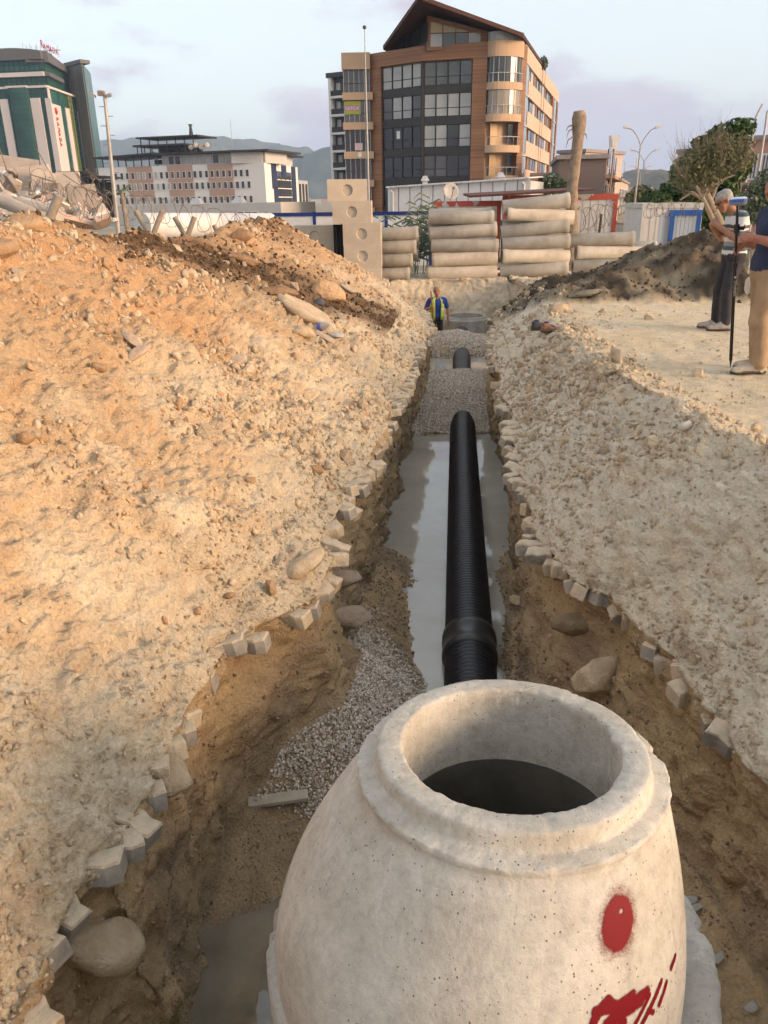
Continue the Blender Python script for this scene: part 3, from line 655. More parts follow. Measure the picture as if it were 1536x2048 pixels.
for side, edge in ((-1, le), (1, re_)):
    y = 1.45
    while y < 21.6:
        y += 0.118 * pr_.uniform(0.95, 1.25)
        if side > 0 and y < 2.7: continue
        if vnoise(np.array([[y * 1.1, side * 7.0, 0.5]]), 5)[0] < -0.38 or pr_.uniform() < (0.22 if y > 5 else 0.06): continue
        x = float(np.interp(y, Y, edge)); dx = float(np.interp(y + 0.15, Y, edge) - np.interp(y - 0.15, Y, edge)) / 0.3
        nrm = np.array([-side * 1.0, side * dx]); nrm /= np.linalg.norm(nrm)           # towards the trench
        q = np.array([x, y]) + nrm * (pr_.uniform(-0.11, -0.02) + (0.075 if y > 4.6 else 0.0))
        o = bpy.data.objects.new('paver', pav2 if pr_.uniform() < 0.45 else pav); C.objects.link(o); o.parent = pavement
        o.location = (q[0], q[1], ZP - 0.03 + (0.02 if y > 4.6 else 0.0) + pr_.normal() * 0.014); s_ = pr_.uniform(0.74, 1.02)
        o.rotation_euler = (pr_.normal() * 0.2, pr_.normal() * 0.2, math.atan2(nrm[1], nrm[0]) + pr_.choice((-0.5, 0.45)) + pr_.normal() * 0.15); o.scale = (s_, s_, 1)

# ================================================================ WATER
def water_material(name, c1, c2, rough=0.02, scale=1.2):
    m, nt, b, out = nodes_of(name); tc = nt.nodes.new('ShaderNodeTexCoord'); n = add_noise(nt, scale, 4, 0.6, tc.outputs['Object'])
    r = ramp(nt, n.outputs['Fac'], [(0.35, c2), (0.65, c1)]); nt.links.new(r.outputs[0], b.inputs['Base Color'])
    b.inputs['Roughness'].default_value = rough; b.inputs['IOR'].default_value = 1.5; b.inputs['Specular IOR Level'].default_value = 0.9
    n2 = add_noise(nt, 5, 2, 0.5, tc.outputs['Object']); bump(nt, b, n2.outputs['Fac'], 0.03, 0.02)
    return m
m_water = water_material('murky_water', (0.47, 0.45, 0.385), (0.33, 0.31, 0.25), rough=0.05, scale=0.7)
m_puddle = water_material('puddle_water', (0.25, 0.22, 0.165), (0.16, 0.14, 0.10), scale=3)
def water(name, y0, y1, z, matl):
    k = np.where((Y >= y0) & (Y <= y1))[0][::4]; mb = MB()
    vv = []; 
    for i in k: vv += [(lb[i] - 0.35, Y[i], z), (rb[i] + 0.35, Y[i], z)]
    mb.add(vv, [(2 * a, 2 * a + 1, 2 * a + 3, 2 * a + 2) for a in range(len(k) - 1)], 0, True)
    return tag(mb.build(name, matl), kind='structure')
water('water', 4.5, 12.4, -1.80, m_water); water('water', 15.4, 18.6, -1.80, m_water); water('puddle', 1.2, 3.7, -1.80, m_puddle)

# ================================================================ BLACK CORRUGATED PIPE
m_pipe = None
def pipe_material():
    m, nt, b, out = nodes_of('black_pipe'); tc = nt.nodes.new('ShaderNodeTexCoord'); v = tc.outputs['Object']
    n = add_noise(nt, 3.0, 7, 0.7, v); geo = nt.nodes.new('ShaderNodeNewGeometry'); s = nt.nodes.new('ShaderNodeSeparateXYZ'); nt.links.new(geo.outputs['Normal'], s.inputs[0])
    sx = nt.nodes.new('ShaderNodeSeparateXYZ'); nt.links.new(v, sx.inputs[0])
    mr = nt.nodes.new('ShaderNodeMapRange'); mr.inputs[1].default_value = 9.5; mr.inputs[2].default_value = 12.2; mr.inputs[4].default_value = 0.95; nt.links.new(sx.outputs[1], mr.inputs[0])
    mu = nt.nodes.new('ShaderNodeMath'); mu.operation = 'MULTIPLY'; nt.links.new(mr.outputs[0], mu.inputs[0]); nt.links.new(s.outputs[2], mu.inputs[1])
    ad = nt.nodes.new('ShaderNodeMath'); ad.operation = 'MULTIPLY_ADD'; ad.inputs[1].default_value = 0.75; nt.links.new(mu.outputs[0], ad.inputs[0]); nt.links.new(n.outputs['Fac'], ad.inputs[2])
    r = ramp(nt, ad.outputs[0], [(0.70, 0.0), (1.15, 0.6)])
    c = mixc(nt, r.outputs[0], (0.010, 0.011, 0.014), (0.30, 0.24, 0.17)); nt.links.new(c, b.inputs['Base Color'])
    r2 = ramp(nt, n.outputs['Fac'], [(0.3, 0.30), (0.7, 0.48)]); nt.links.new(r2.outputs[0], b.inputs['Roughness']); b.inputs['Specular IOR Level'].default_value = 0.45
    return m
m_pipe = pipe_material()
PZc = tab([(2, -1.72), (6, -1.75), (12, -1.76), (16, -1.78), (22.5, -1.82)])
def pipe_run(y0, y1, pitch, r0, r1, n):
    ys_, rr_ = [], []; y = y0
    while y < y1:
        for f_, q in ((0.0, r0), (0.16, r1), (0.32, r1 * 1.008), (0.58, r1 * 1.008), (0.74, r1), (0.90, r0)):
            ys_.append(y + f_ * pitch); rr_.append(q)
        y += pitch
    return [np.array([xc(q), q, float(PZc(q))]) for q in ys_], rr_
pr = thing('corrugated_pipe', 'long black corrugated plastic pipe lying in the water of the trench', 'pipe', (xc(2.4), 2.4, -1.72))
mb = MB(); a_, b_ = pipe_run(2.3, 5.25, 0.052, 0.185, 0.201, 48); mb.tube(a_, b_, 48); wpart('barrel', mb, m_pipe, pr)
mb = MB(); a_, b_ = pipe_run(5.54, 12.6, 0.052, 0.185, 0.201, 48); mb.tube(a_, b_, 48); wpart('barrel', mb, m_pipe, pr)
mb = MB(); a_, b_ = pipe_run(12.6, 22.0, 0.08, 0.190, 0.201, 28); mb.tube(a_, b_, 28); wpart('barrel', mb, mat('black_pipe_far', (0.02, 0.021, 0.024), (0.05, 0.047, 0.044), scale=3, rough=0.45, spec=0.4), pr)
mb = MB(); cpts = [(5.22, 0.205), (5.24, 0.222), (5.28, 0.224), (5.30, 0.214), (5.46, 0.214), (5.48, 0.226), (5.55, 0.226), (5.57, 0.205)]
mb.tube([np.array([xc(y), y, float(PZc(y))]) for y, r in cpts], [r for y, r in cpts], 48)
tag(wpart('coupling', mb, mat('pipe_coupling', (0.018, 0.019, 0.024), (0.05, 0.047, 0.045), scale=6, rough=0.35, spec=0.5), pr), 'smooth wide black coupling sleeve dusted with dry mud')

# ================================================================ CONCRETE MANHOLE (foreground)
def concrete(name, c1=(0.51, 0.475, 0.405), c2=(0.41, 0.375, 0.31), pits=True, stain=(0.30, 0.26, 0.20), white=0.0):
    m, nt, b, out = nodes_of(name); tc = nt.nodes.new('ShaderNodeTexCoord'); v = tc.outputs['Object']
    n = add_noise(nt, 3.2, 9, 0.68, v, 0.4); n2 = add_noise(nt, 28, 5, 0.7, v)
    r = ramp(nt, n.outputs['Fac'], [(0.28, stain), (0.42, c2), (0.60, c1), (0.8, tuple(q * 1.13 for q in c1))])
    r2 = ramp(nt, n2.outputs['Fac'], [(0.28, 0.80), (0.5, 1.0), (0.72, 1.12)]); c = mixc(nt, 1.0, r.outputs[0], r2.outputs[0], 'MULTIPLY')
    mp = nt.nodes.new('ShaderNodeMapping'); mp.inputs['Scale'].default_value = (2.2, 2.2, 0.5); nt.links.new(v, mp.inputs[0])   # trickles of lime running down
    n3 = add_noise(nt, 6, 5, 0.7, mp.outputs[0], 1.2); r3 = ramp(nt, n3.outputs['Fac'], [(0.60, 0.0), (0.70, 0.5 + white)])
    c = mixc(nt, r3.outputs[0], c, (0.62, 0.60, 0.55))
    vo = nt.nodes.new('ShaderNodeTexVoronoi'); vo.inputs['Scale'].default_value = 58; nt.links.new(v, vo.inputs['Vector'])
    vr = ramp(nt, vo.outputs['Distance'], [(0.10, 1.0), (0.18, 0.0)]); nz = add_noise(nt, 9, 3, 0.5, v); nr = ramp(nt, nz.outputs['Fac'], [(0.44, 0.0), (0.56, 1.0)])
    pit = nt.nodes.new('ShaderNodeMath'); pit.operation = 'MULTIPLY'; nt.links.new(vr.outputs[0], pit.inputs[0]); nt.links.new(nr.outputs[0], pit.inputs[1])
    if pits: c = mixc(nt, pit.outputs[0], c, (0.17, 0.14, 0.105))
    nt.links.new(c, b.inputs['Base Color']); b.inputs['Roughness'].default_value = 0.9; b.inputs['Specular IOR Level'].default_value = 0.2
    k = bump(nt, b, n2.outputs['Fac'], 0.55, 0.009); n4 = add_noise(nt, 150, 3, 0.6, v); k = bump(nt, b, n4.outputs['Fac'], 0.4, 0.002, k)
    if pits:
        iv = nt.nodes.new('ShaderNodeMath'); iv.operation = 'SUBTRACT'; iv.inputs[0].default_value = 1.0; nt.links.new(pit.outputs[0], iv.inputs[1]); bump(nt, b, iv.outputs[0], 0.5, 0.004, k)
    return m
m_conc = concrete('concrete_cone'); m_conc2 = concrete('concrete_ring', (0.40, 0.385, 0.345), (0.31, 0.295, 0.26))
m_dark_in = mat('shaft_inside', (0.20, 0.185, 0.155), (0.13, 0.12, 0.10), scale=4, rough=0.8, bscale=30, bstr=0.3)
TOPC = np.array([0.345, 1.76]); TOPZ = 0.243
def ring_stack(mb, prof, n, rough=0.0, seed=0, mat_=0, smooth=True):
    """prof = [(cx, cy, r, z)]: rings that may shift sideways"""
    vs_, fs = [], []; th = np.arange(n) * 2 * math.pi / n
    for k, (cx_, cy_, r, z, *e) in enumerate(prof):
        e = e[0] if e else rough
        x = np.cos(th); y = np.sin(th); q = np.stack([x * 6 * r + k * 0.35, y * 6 * r, th * 0 + seed + k * 0.15], 1)
        dn = (0.4 * fbm(q, 3, seed) + 0.8 * fbm(q * 5, 3, seed + 1)) * e; dz = (0.4 * fbm(q * 1.3 + 5, 3, seed + 3) + 0.8 * fbm(q * 6 + 5, 3, seed + 4)) * e
        chip = np.clip(fbm(np.stack([x * 9, y * 9, th * 0 + seed], 1), 4, seed + 9, 0.7) - 0.15, 0, 1) * e * 3.0
        for j in range(n): vs_.append((cx_ + (r + dn[j] - chip[j]) * x[j], cy_ + (r + dn[j] - chip[j]) * y[j], z + dz[j] - chip[j]))
    for k in range(len(prof) - 1):
        for j in range(n):
            j2 = (j + 1) % n; fs.append((k * n + j, k * n + j2, (k + 1) * n + j2, (k + 1) * n + j))
    mb.add(vs_, fs, mat_, smooth)
cx0, cy0 = TOPC
def outer_c(z):                       # the cone's section below the collar: centre and radius at height z
    t = np.clip((0.150 - z) / 0.52, 0, 1); b = 1 - (1 - t) ** 1.8
    return cx0 - 0.093 * b, cy0 - 0.03 * b, 0.424 + (0.588 - 0.424) * b
TILT = math.radians(-6.0)             # the cone sits a little askew on its ring
Rc = rotm(TILT, 0, 0); CB = np.array([cx0, cy0, TOPZ]) - Rc @ np.array([0, 0, TOPZ + 0.52])
cone = thing('manhole_cone', 'pale concrete eccentric manhole cone with open round mouth and red spray marks', 'manhole', CB)
cone.rotation_euler = (TILT, 0, 0)
CL = (cx0, cy0, -0.52)
prof = []
for r, z, e in ((0.304, -0.02, 0.001), (0.303, 0.06, 0.001), (0.302, 0.14, 0.002), (0.302, 0.208, 0.004), (0.3025, 0.226, 0.006), (0.306, 0.2325, 0.007), (0.313, 0.235, 0.003), (0.340, 0.2355, 0.002), (0.362, 0.235, 0.002), (0.370, 0.2335, 0.003), (0.3745, 0.230, 0.003), (0.3765, 0.223, 0.002), (0.378, 0.211, 0.002), (0.3795, 0.198, 0.0015), (0.381, 0.190, 0.0015), (0.384, 0.1855, 0.002), (0.390, 0.183, 0.002), (0.410, 0.181, 0.002), (0.415, 0.179, 0.002), (0.423, 0.178, 0.004), (0.4275, 0.1765, 0.006), (0.430, 0.173, 0.007), (0.4305, 0.168, 0.005), (0.428, 0.158, 0.003)):
    prof.append((cx0, cy0, r, z, e))
for z in np.concatenate([np.linspace(0.148, 0.05, 6), np.linspace(0.02, -0.52, 17)]):
    a, b, r = outer_c(z); prof.append((a, b, r, z, 0.0009))
mb = MB(); ring_stack(mb, prof, 260, 0.002, 5); mb.build('cone_body', m_conc, cone, CL)
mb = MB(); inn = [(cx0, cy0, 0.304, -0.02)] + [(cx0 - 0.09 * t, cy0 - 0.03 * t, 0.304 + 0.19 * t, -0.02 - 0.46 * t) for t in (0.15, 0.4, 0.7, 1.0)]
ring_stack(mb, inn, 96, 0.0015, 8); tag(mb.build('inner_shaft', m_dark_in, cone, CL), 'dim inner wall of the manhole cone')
# red spray paint, lying on the cone's skin
def spray_material():
    m, nt, b, out = nodes_of('red_spray'); at = nt.nodes.new('ShaderNodeAttribute'); at.attribute_name = 'cover'
    tc = nt.nodes.new('ShaderNodeTexCoord'); n = add_noise(nt, 260, 3, 0.7, tc.outputs['Object'])
    ad = nt.nodes.new('ShaderNodeMath'); ad.operation = 'MULTIPLY_ADD'; ad.inputs[1].default_value = 0.7; nt.links.new(n.outputs['Fac'], ad.inputs[0]); n5 = add_noise(nt, 38, 4, 0.7, tc.outputs['Object']); r5 = ramp(nt, n5.outputs['Fac'], [(0.30, 0.55), (0.55, 1.0)]); mu5 = nt.nodes.new('ShaderNodeMath'); mu5.operation = 'MULTIPLY'; nt.links.new(at.outputs['Fac'], mu5.inputs[0]); nt.links.new(r5.outputs[0], mu5.inputs[1]); nt.links.new(mu5.outputs[0], ad.inputs[2])
    r = ramp(nt, ad.outputs[0], [(0.52, 0.0), (0.95, 1.0)])
    b.inputs['Base Color'].default_value = (0.16, 0.0012, 0.006, 1); b.inputs['Roughness'].default_value = 0.6; b.inputs['Specular IOR Level'].default_value = 0.2
    tr = nt.nodes.new('ShaderNodeBsdfTransparent'); mx = nt.nodes.new('ShaderNodeMixShader')
    nt.links.new(r.outputs[0], mx.inputs[0]); nt.links.new(tr.outputs[0], mx.inputs[1]); nt.links.new(b.outputs[0], mx.inputs[2]); nt.links.new(mx.outputs[0], out.inputs[0])
    return m
m_spray = spray_material()
def cone_hit(px, py):                 # where a sight line meets the cone's skin -> (angle, z)
    d = ray(px, py); t = np.linspace(1.2, 4, 6000)
    q = np.array([0, 0, CAMZ])[None] + t[:, None] * d[None]
    q = (q - CB[None]) @ Rc + np.array(CL)[None]
    a, b, r = outer_c(q[:, 2]); ins = (np.hypot(q[:, 0] - a, q[:, 1] - b) < r) & (q[:, 2] < 0.150)
    k = int(np.argmax(ins)); a, b, r = outer_c(q[k, 2])
    return math.atan2(q[k, 1] - b, q[k, 0] - a), q[k, 2]
def paint_patch(name, strokes, blobs, u0, u1, z0, z1, nu, nz, label):
    U, Z = np.meshgrid(np.linspace(u0, u1, nu), np.linspace(z0, z1, nz)); a, b, r = outer_c(Z); r = r + 0.0016
    P = np.stack([a + r * np.cos(U), b + r * np.sin(U), Z], 2); cov = np.zeros(U.shape)
    sx = U * 0.57; 
    for (pts, wd_) in strokes:
        for (p, q) in zip(pts[:-1], pts[1:]):
            ax, ay, bx, by = p[0] * 0.57, p[1], q[0] * 0.57, q[1]; dx, dy = bx - ax, by - ay
            tt = np.clip(((sx - ax) * dx + (Z - ay) * dy) / (dx * dx + dy * dy + 1e-12), 0, 1)
            dd = np.hypot(sx - ax - tt * dx, Z - ay - tt * dy); cov = np.maximum(cov, 1 - np.clip((dd - wd_ * 0.7) / (wd_ * 0.9), 0, 1) + 0.0)
    for (u, z, ru, rz_, tilt) in blobs:
        du = (U - u) * 0.57; dz = Z - z; c_, s2 = math.cos(tilt), math.sin(tilt); e = np.hypot((du * c_ + dz * s2) / ru, (-du * s2 + dz * c_) / rz_)
        cov = np.maximum(cov, 1 - np.clip((e - 0.85) / 0.3, 0, 1)); cov = np.maximum(cov, 0.42 * np.clip(1.9 - e, 0, 1))
        hole = np.hypot((du - ru * 0.2) / (ru * 0.26), (dz - rz_ * 0.36) / (rz_ * 0.14)); cov = np.where(hole < 1, np.minimum(cov, 0.15 + 0.8 * hole ** 2), cov)
    P = P - np.array(CL)
    o = grid_object(name, P, None, m_spray); o.parent = cone
    at = o.data.attributes.new('cover', 'FLOAT', 'POINT'); at.data.foreach_set('value', cov.astype(np.float32).reshape(-1)); o['label'] = label
    return o
bpy.context.view_layer.update()
ub, zb = cone_hit(1236, 1845)
paint_patch('paint_mark', [], [(ub, zb, 0.056, 0.054, -0.6)], ub - 0.28, ub + 0.28, zb - 0.13, min(zb + 0.13, 0.145), 80, 100, 'solid red sprayed oval on the cone')
H = lambda l: [cone_hit(px, py) for px, py in l]
strokes = [(H([(1186, 2046), (1198, 2020), (1215, 2000), (1224, 2010), (1228, 2040)]), 0.010), (H([(1190, 2022), (1225, 2016), (1265, 1988)]), 0.009), (H([(1215, 2046), (1240, 2020), (1292, 1984)]), 0.012), (H([(1228, 2012), (1245, 2046)]), 0.011), (H([(1232, 2030), (1280, 2000)]), 0.013),
           (H([(1298, 1990), (1270, 2046)]), 0.005), (H([(1322, 1962), (1284, 2046)]), 0.006), (H([(1296, 2020), (1306, 2024)]), 0.005), (H([(1332, 1965), (1318, 2008)]), 0.006), (H([(1350, 1912), (1342, 1935)]), 0.006)]
allp = [q for s_, _ in strokes for q in s_]
paint_patch('paint_mark', strokes, [], min(q[0] for q in allp) - 0.06, max(q[0] for q in allp) + 0.06, -0.515, max(q[1] for q in allp) + 0.03, 200, 150, 'red sprayed handwriting low on the cone')
ring = thing('manhole_ring', 'grey concrete manhole ring carrying the pale cone in the foreground', 'manhole', (0.285, 1.70, -2.1))
mb = MB(); pr_ = [(0.295, 1.70, r, z, e) for r, z, e in ((0.50, -2.05, 0.001), (0.50, -0.50, 0.002), (0.52, -0.42, 0.004), (0.615, -0.395, 0.010), (0.648, -0.402, 0.014), (0.663, -0.42, 0.010), (0.666, -0.50, 0.004), (0.666, -0.85, 0.002), (0.666, -1.2, 0.002))]
ring_stack(mb, pr_, 200, 0.002, 15); wpart('ring_wall', mb, m_conc2, ring)
mb = MB(); ring_stack(mb, [(0.295, 1.70, 0.666, z, 0.002) for z in (-1.21, -1.6, -2.1)], 120, 0.002, 16); wpart('ring_wall', mb, m_conc2, ring)
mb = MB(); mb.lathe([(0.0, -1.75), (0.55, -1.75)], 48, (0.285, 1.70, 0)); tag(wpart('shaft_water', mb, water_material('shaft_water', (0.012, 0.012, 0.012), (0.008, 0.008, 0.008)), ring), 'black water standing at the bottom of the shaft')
# ---- far ring in the trench
fr = PY(929, 660, 22.5); frx = fr[0]
far = thing('manhole_ring', 'grey concrete manhole ring with arched pipe cut-out at the far end of the trench', 'manhole', (frx, 22.5, -2.2))
m_conc3 = concrete('concrete_far', (0.43, 0.41, 0.36), (0.33, 0.31, 0.26), pits=False)
def arched_ring(R, zt, zb_, zlip):
    mb = MB(); n = 96; zs = np.linspace(zb_, zt, 15); vv = []
    aw = 0.27                              # half width of the arch, as an angle in front
    for z in zs:
        for j in range(n):
            th = 2 * math.pi * j / n; vv.append((frx + R * math.cos(th), 22.5 + R * math.sin(th), z))
    ff = []
    for i in range(14):
        for j in range(n):
            th = 2 * math.pi * (j + 0.5) / n; zc_ = (zs[i] + zs[i + 1]) / 2; dth = th - 1.5 * math.pi
            if (dth / 0.46) ** 2 + ((zc_ - zb_) / 0.42) ** 2 < 1 and zc_ < zb_ + 0.42: continue
            j2 = (j + 1) % n; ff.append((i * n + j, i * n + j2, (i + 1) * n + j2, (i + 1) * n + j))
    mb.add(vv, ff, 0, True); return mb
mb = arched_ring(0.65, -1.50, -2.25, 0); b_ = arched_ring(0.53, -1.42, -2.25, 0); mb.add(b_.v, b_.f, 0, True)
mb.lathe([(0.65, -1.50), (0.635, -1.485), (0.60, -1.48), (0.598, -1.43), (0.585, -1.415), (0.54, -1.415), (0.53, -1.42)], 96, (frx, 22.5, 0))
wpart('ring_wall', mb, m_conc3, far)
mb = MB()                                  # broken edge of the arch
for k in range(26):
    a = math.pi * k / 25; th = 1.5 * math.pi + 0.46 * math.cos(a); z = -2.25 + 0.42 * math.sin(a)
    mb.obox((frx + 0.59 * math.cos(th), 22.5 + 0.59 * math.sin(th), z), (0.05 + 0.02 * (k % 3), 0.125, 0.04 + 0.02 * (k % 2)), rotm(0.1 * (k % 5), 0.3 * (k % 3), th + math.pi / 2))
wpart('arch_edge', mb, m_conc3, far)
# ---- board and rubbish in the trench and on the banks
p, n, _ = on_ground(560, 1605)
mb = MB(); mb.box(-0.17, 0.17, -0.035, 0.035, -0.012, 0.012); mb.add([(-0.17, -0.02, 0.013), (0.17, -0.03, 0.014), (0.17, 0.03, 0.014), (-0.17, 0.025, 0.013)], [(0, 1, 2, 3)])
one('plank', mb, mat('pale_plank', (0.50, 0.44, 0.35), (0.40, 0.34, 0.25), scale=8, rough=0.85, bscale=50, bstr=0.3), 'short pale wooden board lying left of the manhole', 'board', p + np.array([0, 0, 0.05]), (0.1, -0.05, 0.12))
p, n, _ = on_ground(645, 655); bt = thing('plastic_bottle', 'crushed clear plastic bottle with a blue label on the spoil', 'bottle', p + n * 0.03); bt.scale = (0.62, 0.62, 0.62)
m_clear = mat('dull_plastic', (0.45, 0.42, 0.37), (0.35, 0.32, 0.28), scale=8, rough=0.35, spec=0.5)
Rb = rotm(0.0, 1.25, -0.5); mb = MB(); mb.lathe([(0.0, -0.21), (0.07, -0.205), (0.083, -0.17), (0.078, -0.05), (0.083, 0.06), (0.075, 0.12), (0.03, 0.2), (0.03, 0.235), (0.0, 0.236)], 20, R=Rb); mb.build('bottle_body', m_clear, bt)
mb = MB(); mb.lathe([(0.081, -0.04), (0.0855, -0.035), (0.0855, 0.045), (0.081, 0.05)], 20, R=Rb); mb.build('bottle_label', mat('blue_label', (0.10, 0.11, 0.42), (0.16, 0.17, 0.5), rough=0.4), bt)
p, n, _ = on_ground(1370, 862); mb = MB(); mb.lathe([(0.0, -0.042), (0.026, -0.04), (0.032, 0.04), (0.029, 0.039), (0.023, -0.034), (0, -0.034)], 20, R=rotm(0.2, 1.45, 0.5))
one('paper_cup', mb, mat('cup_white', (0.60, 0.53, 0.43), (0.5, 0.44, 0.35), rough=0.6), 'crumpled white paper cup lying on the right bank', 'cup', p + n * 0.025)
p = PZ(990, 553, ZP); mb = MB()
v_, f_ = [], []
me = rock_mesh('carrier_bag', 77, 'ico', mat('bag_plastic', (0.66, 0.60, 0.57), (0.62, 0.10, 0.06), scale=2.4, rough=0.5, bscale=5, bstr=0.6, bdist=0.2, lo=0.42, hi=0.5))
o = bpy.data.objects.new('carrier_bag', me); C.objects.link(o); o.location = p + np.array([0, 0, 0.13]); o.scale = (0.2, 0.14, 0.15); tag(o, 'crumpled red and white carrier bag below the concrete pipes', 'bag')
# ================================================================ CONCRETE PIPES AND BLOCKS
m_cpipe = mat('pipe_concrete', (0.47, 0.42, 0.345), (0.34, 0.295, 0.235), scale=2.2, rough=0.9, bscale=25, bstr=0.3, bdist=0.01, spec=0.15, rnd=0.12)
m_block = mat('block_concrete', (0.49, 0.41, 0.32), (0.41, 0.34, 0.26), scale=2.0, rough=0.92, bscale=18, bstr=0.3, bdist=0.01, spec=0.15, rnd=0.06)
def cpipe_mesh(L_=2.04, r=0.205):
    mb = MB(); h = L_ / 2
    mb.lathe([(r - 0.055, -h + 0.02), (r - 0.055, -h), (r - 0.01, -h), (r, -h + 0.01), (r, h - 0.22), (r + 0.004, h - 0.20), (r + 0.018, h - 0.12), (r + 0.022, h - 0.10), (r + 0.022, h - 0.01), (r + 0.015, h), (r - 0.01, h), (r - 0.015, h - 0.09), (r - 0.055, h - 0.10), (r - 0.055, -h + 0.02)], 36, R=rotm(0, math.pi / 2, 0))
    ob = mb.build('concrete_pipe', m_cpipe); d = ob.data; bpy.data.objects.remove(ob); return d
cpm = cpipe_mesh()
def cpipe(px0, px1, py0, py1, label, y, flip=False, tilt=0.0, n_=[0]):
    a, b = PY(px0, (py0 + py1) / 2, y), PY(px1, (py0 + py1) / 2, y); c = (a + b) / 2
    o = bpy.data.objects.new('concrete_pipe', cpm); C.objects.link(o)
    o.location = c; o.rotation_euler = (random.uniform(0, 6), tilt, math.pi * (1 if flip else 0) + random.uniform(-0.03, 0.03)); o.scale = (max(0.6, min(1.15, (b[0] - a[0]) / 2.04)), 1, 1)
    return tag(o, label, 'pipe', 'concrete pipes stacked beyond the trench')
Z4 = lambda x, y: (620 + x / 2.259, 340 + y / 2.259)          # from the enlarged view to picture pixels
def zp(x0, x1, y0, y1, label, d, flip=False, tilt=0.0):
    (a, c), (b, e) = Z4(x0, y0), Z4(x1, y1); return cpipe(a, b, c, e, label, d, flip, tilt)
od = ['bottom', 'second', 'third', 'fourth', 'fifth', 'sixth', 'seventh']
for k, (x0, x1, y0, y1, d, fl_, tl) in enumerate([(528, 842, 432, 500, 24.75, True, 0.01), (550, 845, 370, 435, 24.8, True, 0.025), (547, 848, 306, 378, 24.85, False, 0.03), (540, 842, 246, 312, 24.9, False, -0.06), (535, 828, 182, 250, 24.95, False, 0.03)]):
    zp(x0, x1, y0, y1, 'concrete pipe, %s from the ground at the front of the middle stack' % od[k], d, fl_, tl)
zp(536, 820, 240, 295, 'concrete pipe showing as a strip behind the fourth pipe of the middle stack', 25.32, True); zp(540, 820, 178, 232, 'concrete pipe peeping over the top of the middle stack', 25.4)
for k, (x0, x1, y0, y1, d, fl_, tl) in enumerate([(855, 1162, 418, 486, 24.75, False, -0.05), (865, 1170, 358, 424, 24.8, True, -0.025), (866, 1170, 294, 360, 24.85, False, -0.03), (860, 1166, 232, 300, 24.9, False, -0.10), (888, 1190, 170, 242, 24.95, True, -0.07), (870, 1170, 116, 190, 25.0, False, -0.09)]):
    zp(x0, x1, y0, y1, 'concrete pipe, %s from the ground in the tallest stack left of the bare trunk' % od[k], d, fl_, tl)
zp(862, 1150, 228, 285, 'concrete pipe showing behind the gap below the fifth pipe of the tallest stack', 25.3, True)
for k, (x0, x1, y0, y1, d, fl_) in enumerate([(1185, 1470, 403, 462, 25.0, False), (1200, 1496, 343, 408, 25.1, True), (1168, 1460, 284, 346, 25.2, False)]):
    zp(x0, x1, y0, y1, 'concrete pipe, %s from the ground in the low stack right of the bare trunk' % od[k], d, fl_, -0.02)
zp(1400, 1545, 330, 375, 'grey concrete pipe end half hidden at the right of the low stack', 25.9)
for k, (x0, x1, y0, y1, d) in enumerate([(200, 450, 443, 505, 24.6), (205, 464, 378, 442, 24.65), (210, 480, 320, 382, 24.7), (215, 488, 264, 320, 24.75)]):
    zp(x0, x1, y0, y1, 'concrete pipe, %s from the ground in the stack behind the recessed blocks' % od[k], d, False, -0.02)
for k, (x0, x1, y0, y1) in enumerate([(250, 488, 350, 410), (250, 492, 290, 350)]):
    zp(x0, x1, y0, y1, 'concrete pipe in the rear row behind the recessed blocks, %s one' % ('lower', 'upper')[k], 25.3)
def block(x0, x1, y0, y1, d, label, rz=0.0):
    (a, c), (b, e) = Z4(x0, y0), Z4(x1, y1); p0, p1 = PY(a, e, d), PY(b, c, d)
    w_, h_ = (p1[0] - p0[0]), (p1[2] - p0[2]); t = thing('concrete_block', label, 'block', ((p0[0] + p1[0]) / 2, d, p0[2]), rz, 'recessed concrete blocks')
    mb = MB(); n = 24; r = 0.155; cz = h_ * 0.52; hw = w_ / 2; D = 0.9
    # front face with a round recess, then the sides
    th = [2 * math.pi * j / n for j in range(n)]
    sq = []
    for q in th:
        c_, s_ = math.cos(q), math.sin(q); f_ = min(hw / max(abs(c_), 1e-6), (h_ - cz if s_ > 0 else cz) / max(abs(s_), 1e-6)); sq.append((c_ * f_, 0.0, cz + s_ * f_))
    ci = [(r * math.cos(q), 0.0, cz + r * math.sin(q)) for q in th]; cb = [(r * 0.86 * math.cos(q), 0.055, cz + r * 0.86 * math.sin(q)) for q in th]
    mb.add(sq + ci, [(j, (j + 1) % n, n + (j + 1) % n, n + j) for j in range(n)]); mb.add([(-hw, 0, 0), (hw, 0, 0), (hw, 0, h_), (-hw, 0, h_)] + sq, [])
    for (cx_, cz_) in ((-hw, 0), (hw, 0), (hw, h_), (-hw, h_)):      # corner fillers
        aa = sorted(range(n), key=lambda j: (sq[j][0] - cx_) ** 2 + (sq[j][2] - cz_) ** 2)[:2]; aa.sort()
        j0, j1 = (aa[0], aa[1]) if aa[1] - aa[0] < n / 2 else (aa[1], aa[0]); mb.add([sq[j0], (cx_, 0, cz_), sq[j1]], [(0, 1, 2)])
    fr_ = [(-hw, 0, 0), (hw, 0, 0), (hw, 0, h_), (-hw, 0, h_)]; bk = [(x, D, z) for x, _, z in fr_]
    mb.add(fr_ + bk, [(0, 4, 5, 1), (1, 5, 6, 2), (2, 6, 7, 3), (3, 7, 4, 0), (4, 7, 6, 5)])
    mb.build('block_body', m_block, t)
    mb = MB(); mb.add(ci + cb, [(j, (j + 1) % n, n + (j + 1) % n, n + j) for j in range(n)], 0, True); mb.add(cb, [tuple(range(n))]); mb.build('round_recess', m_block, t)
    return t
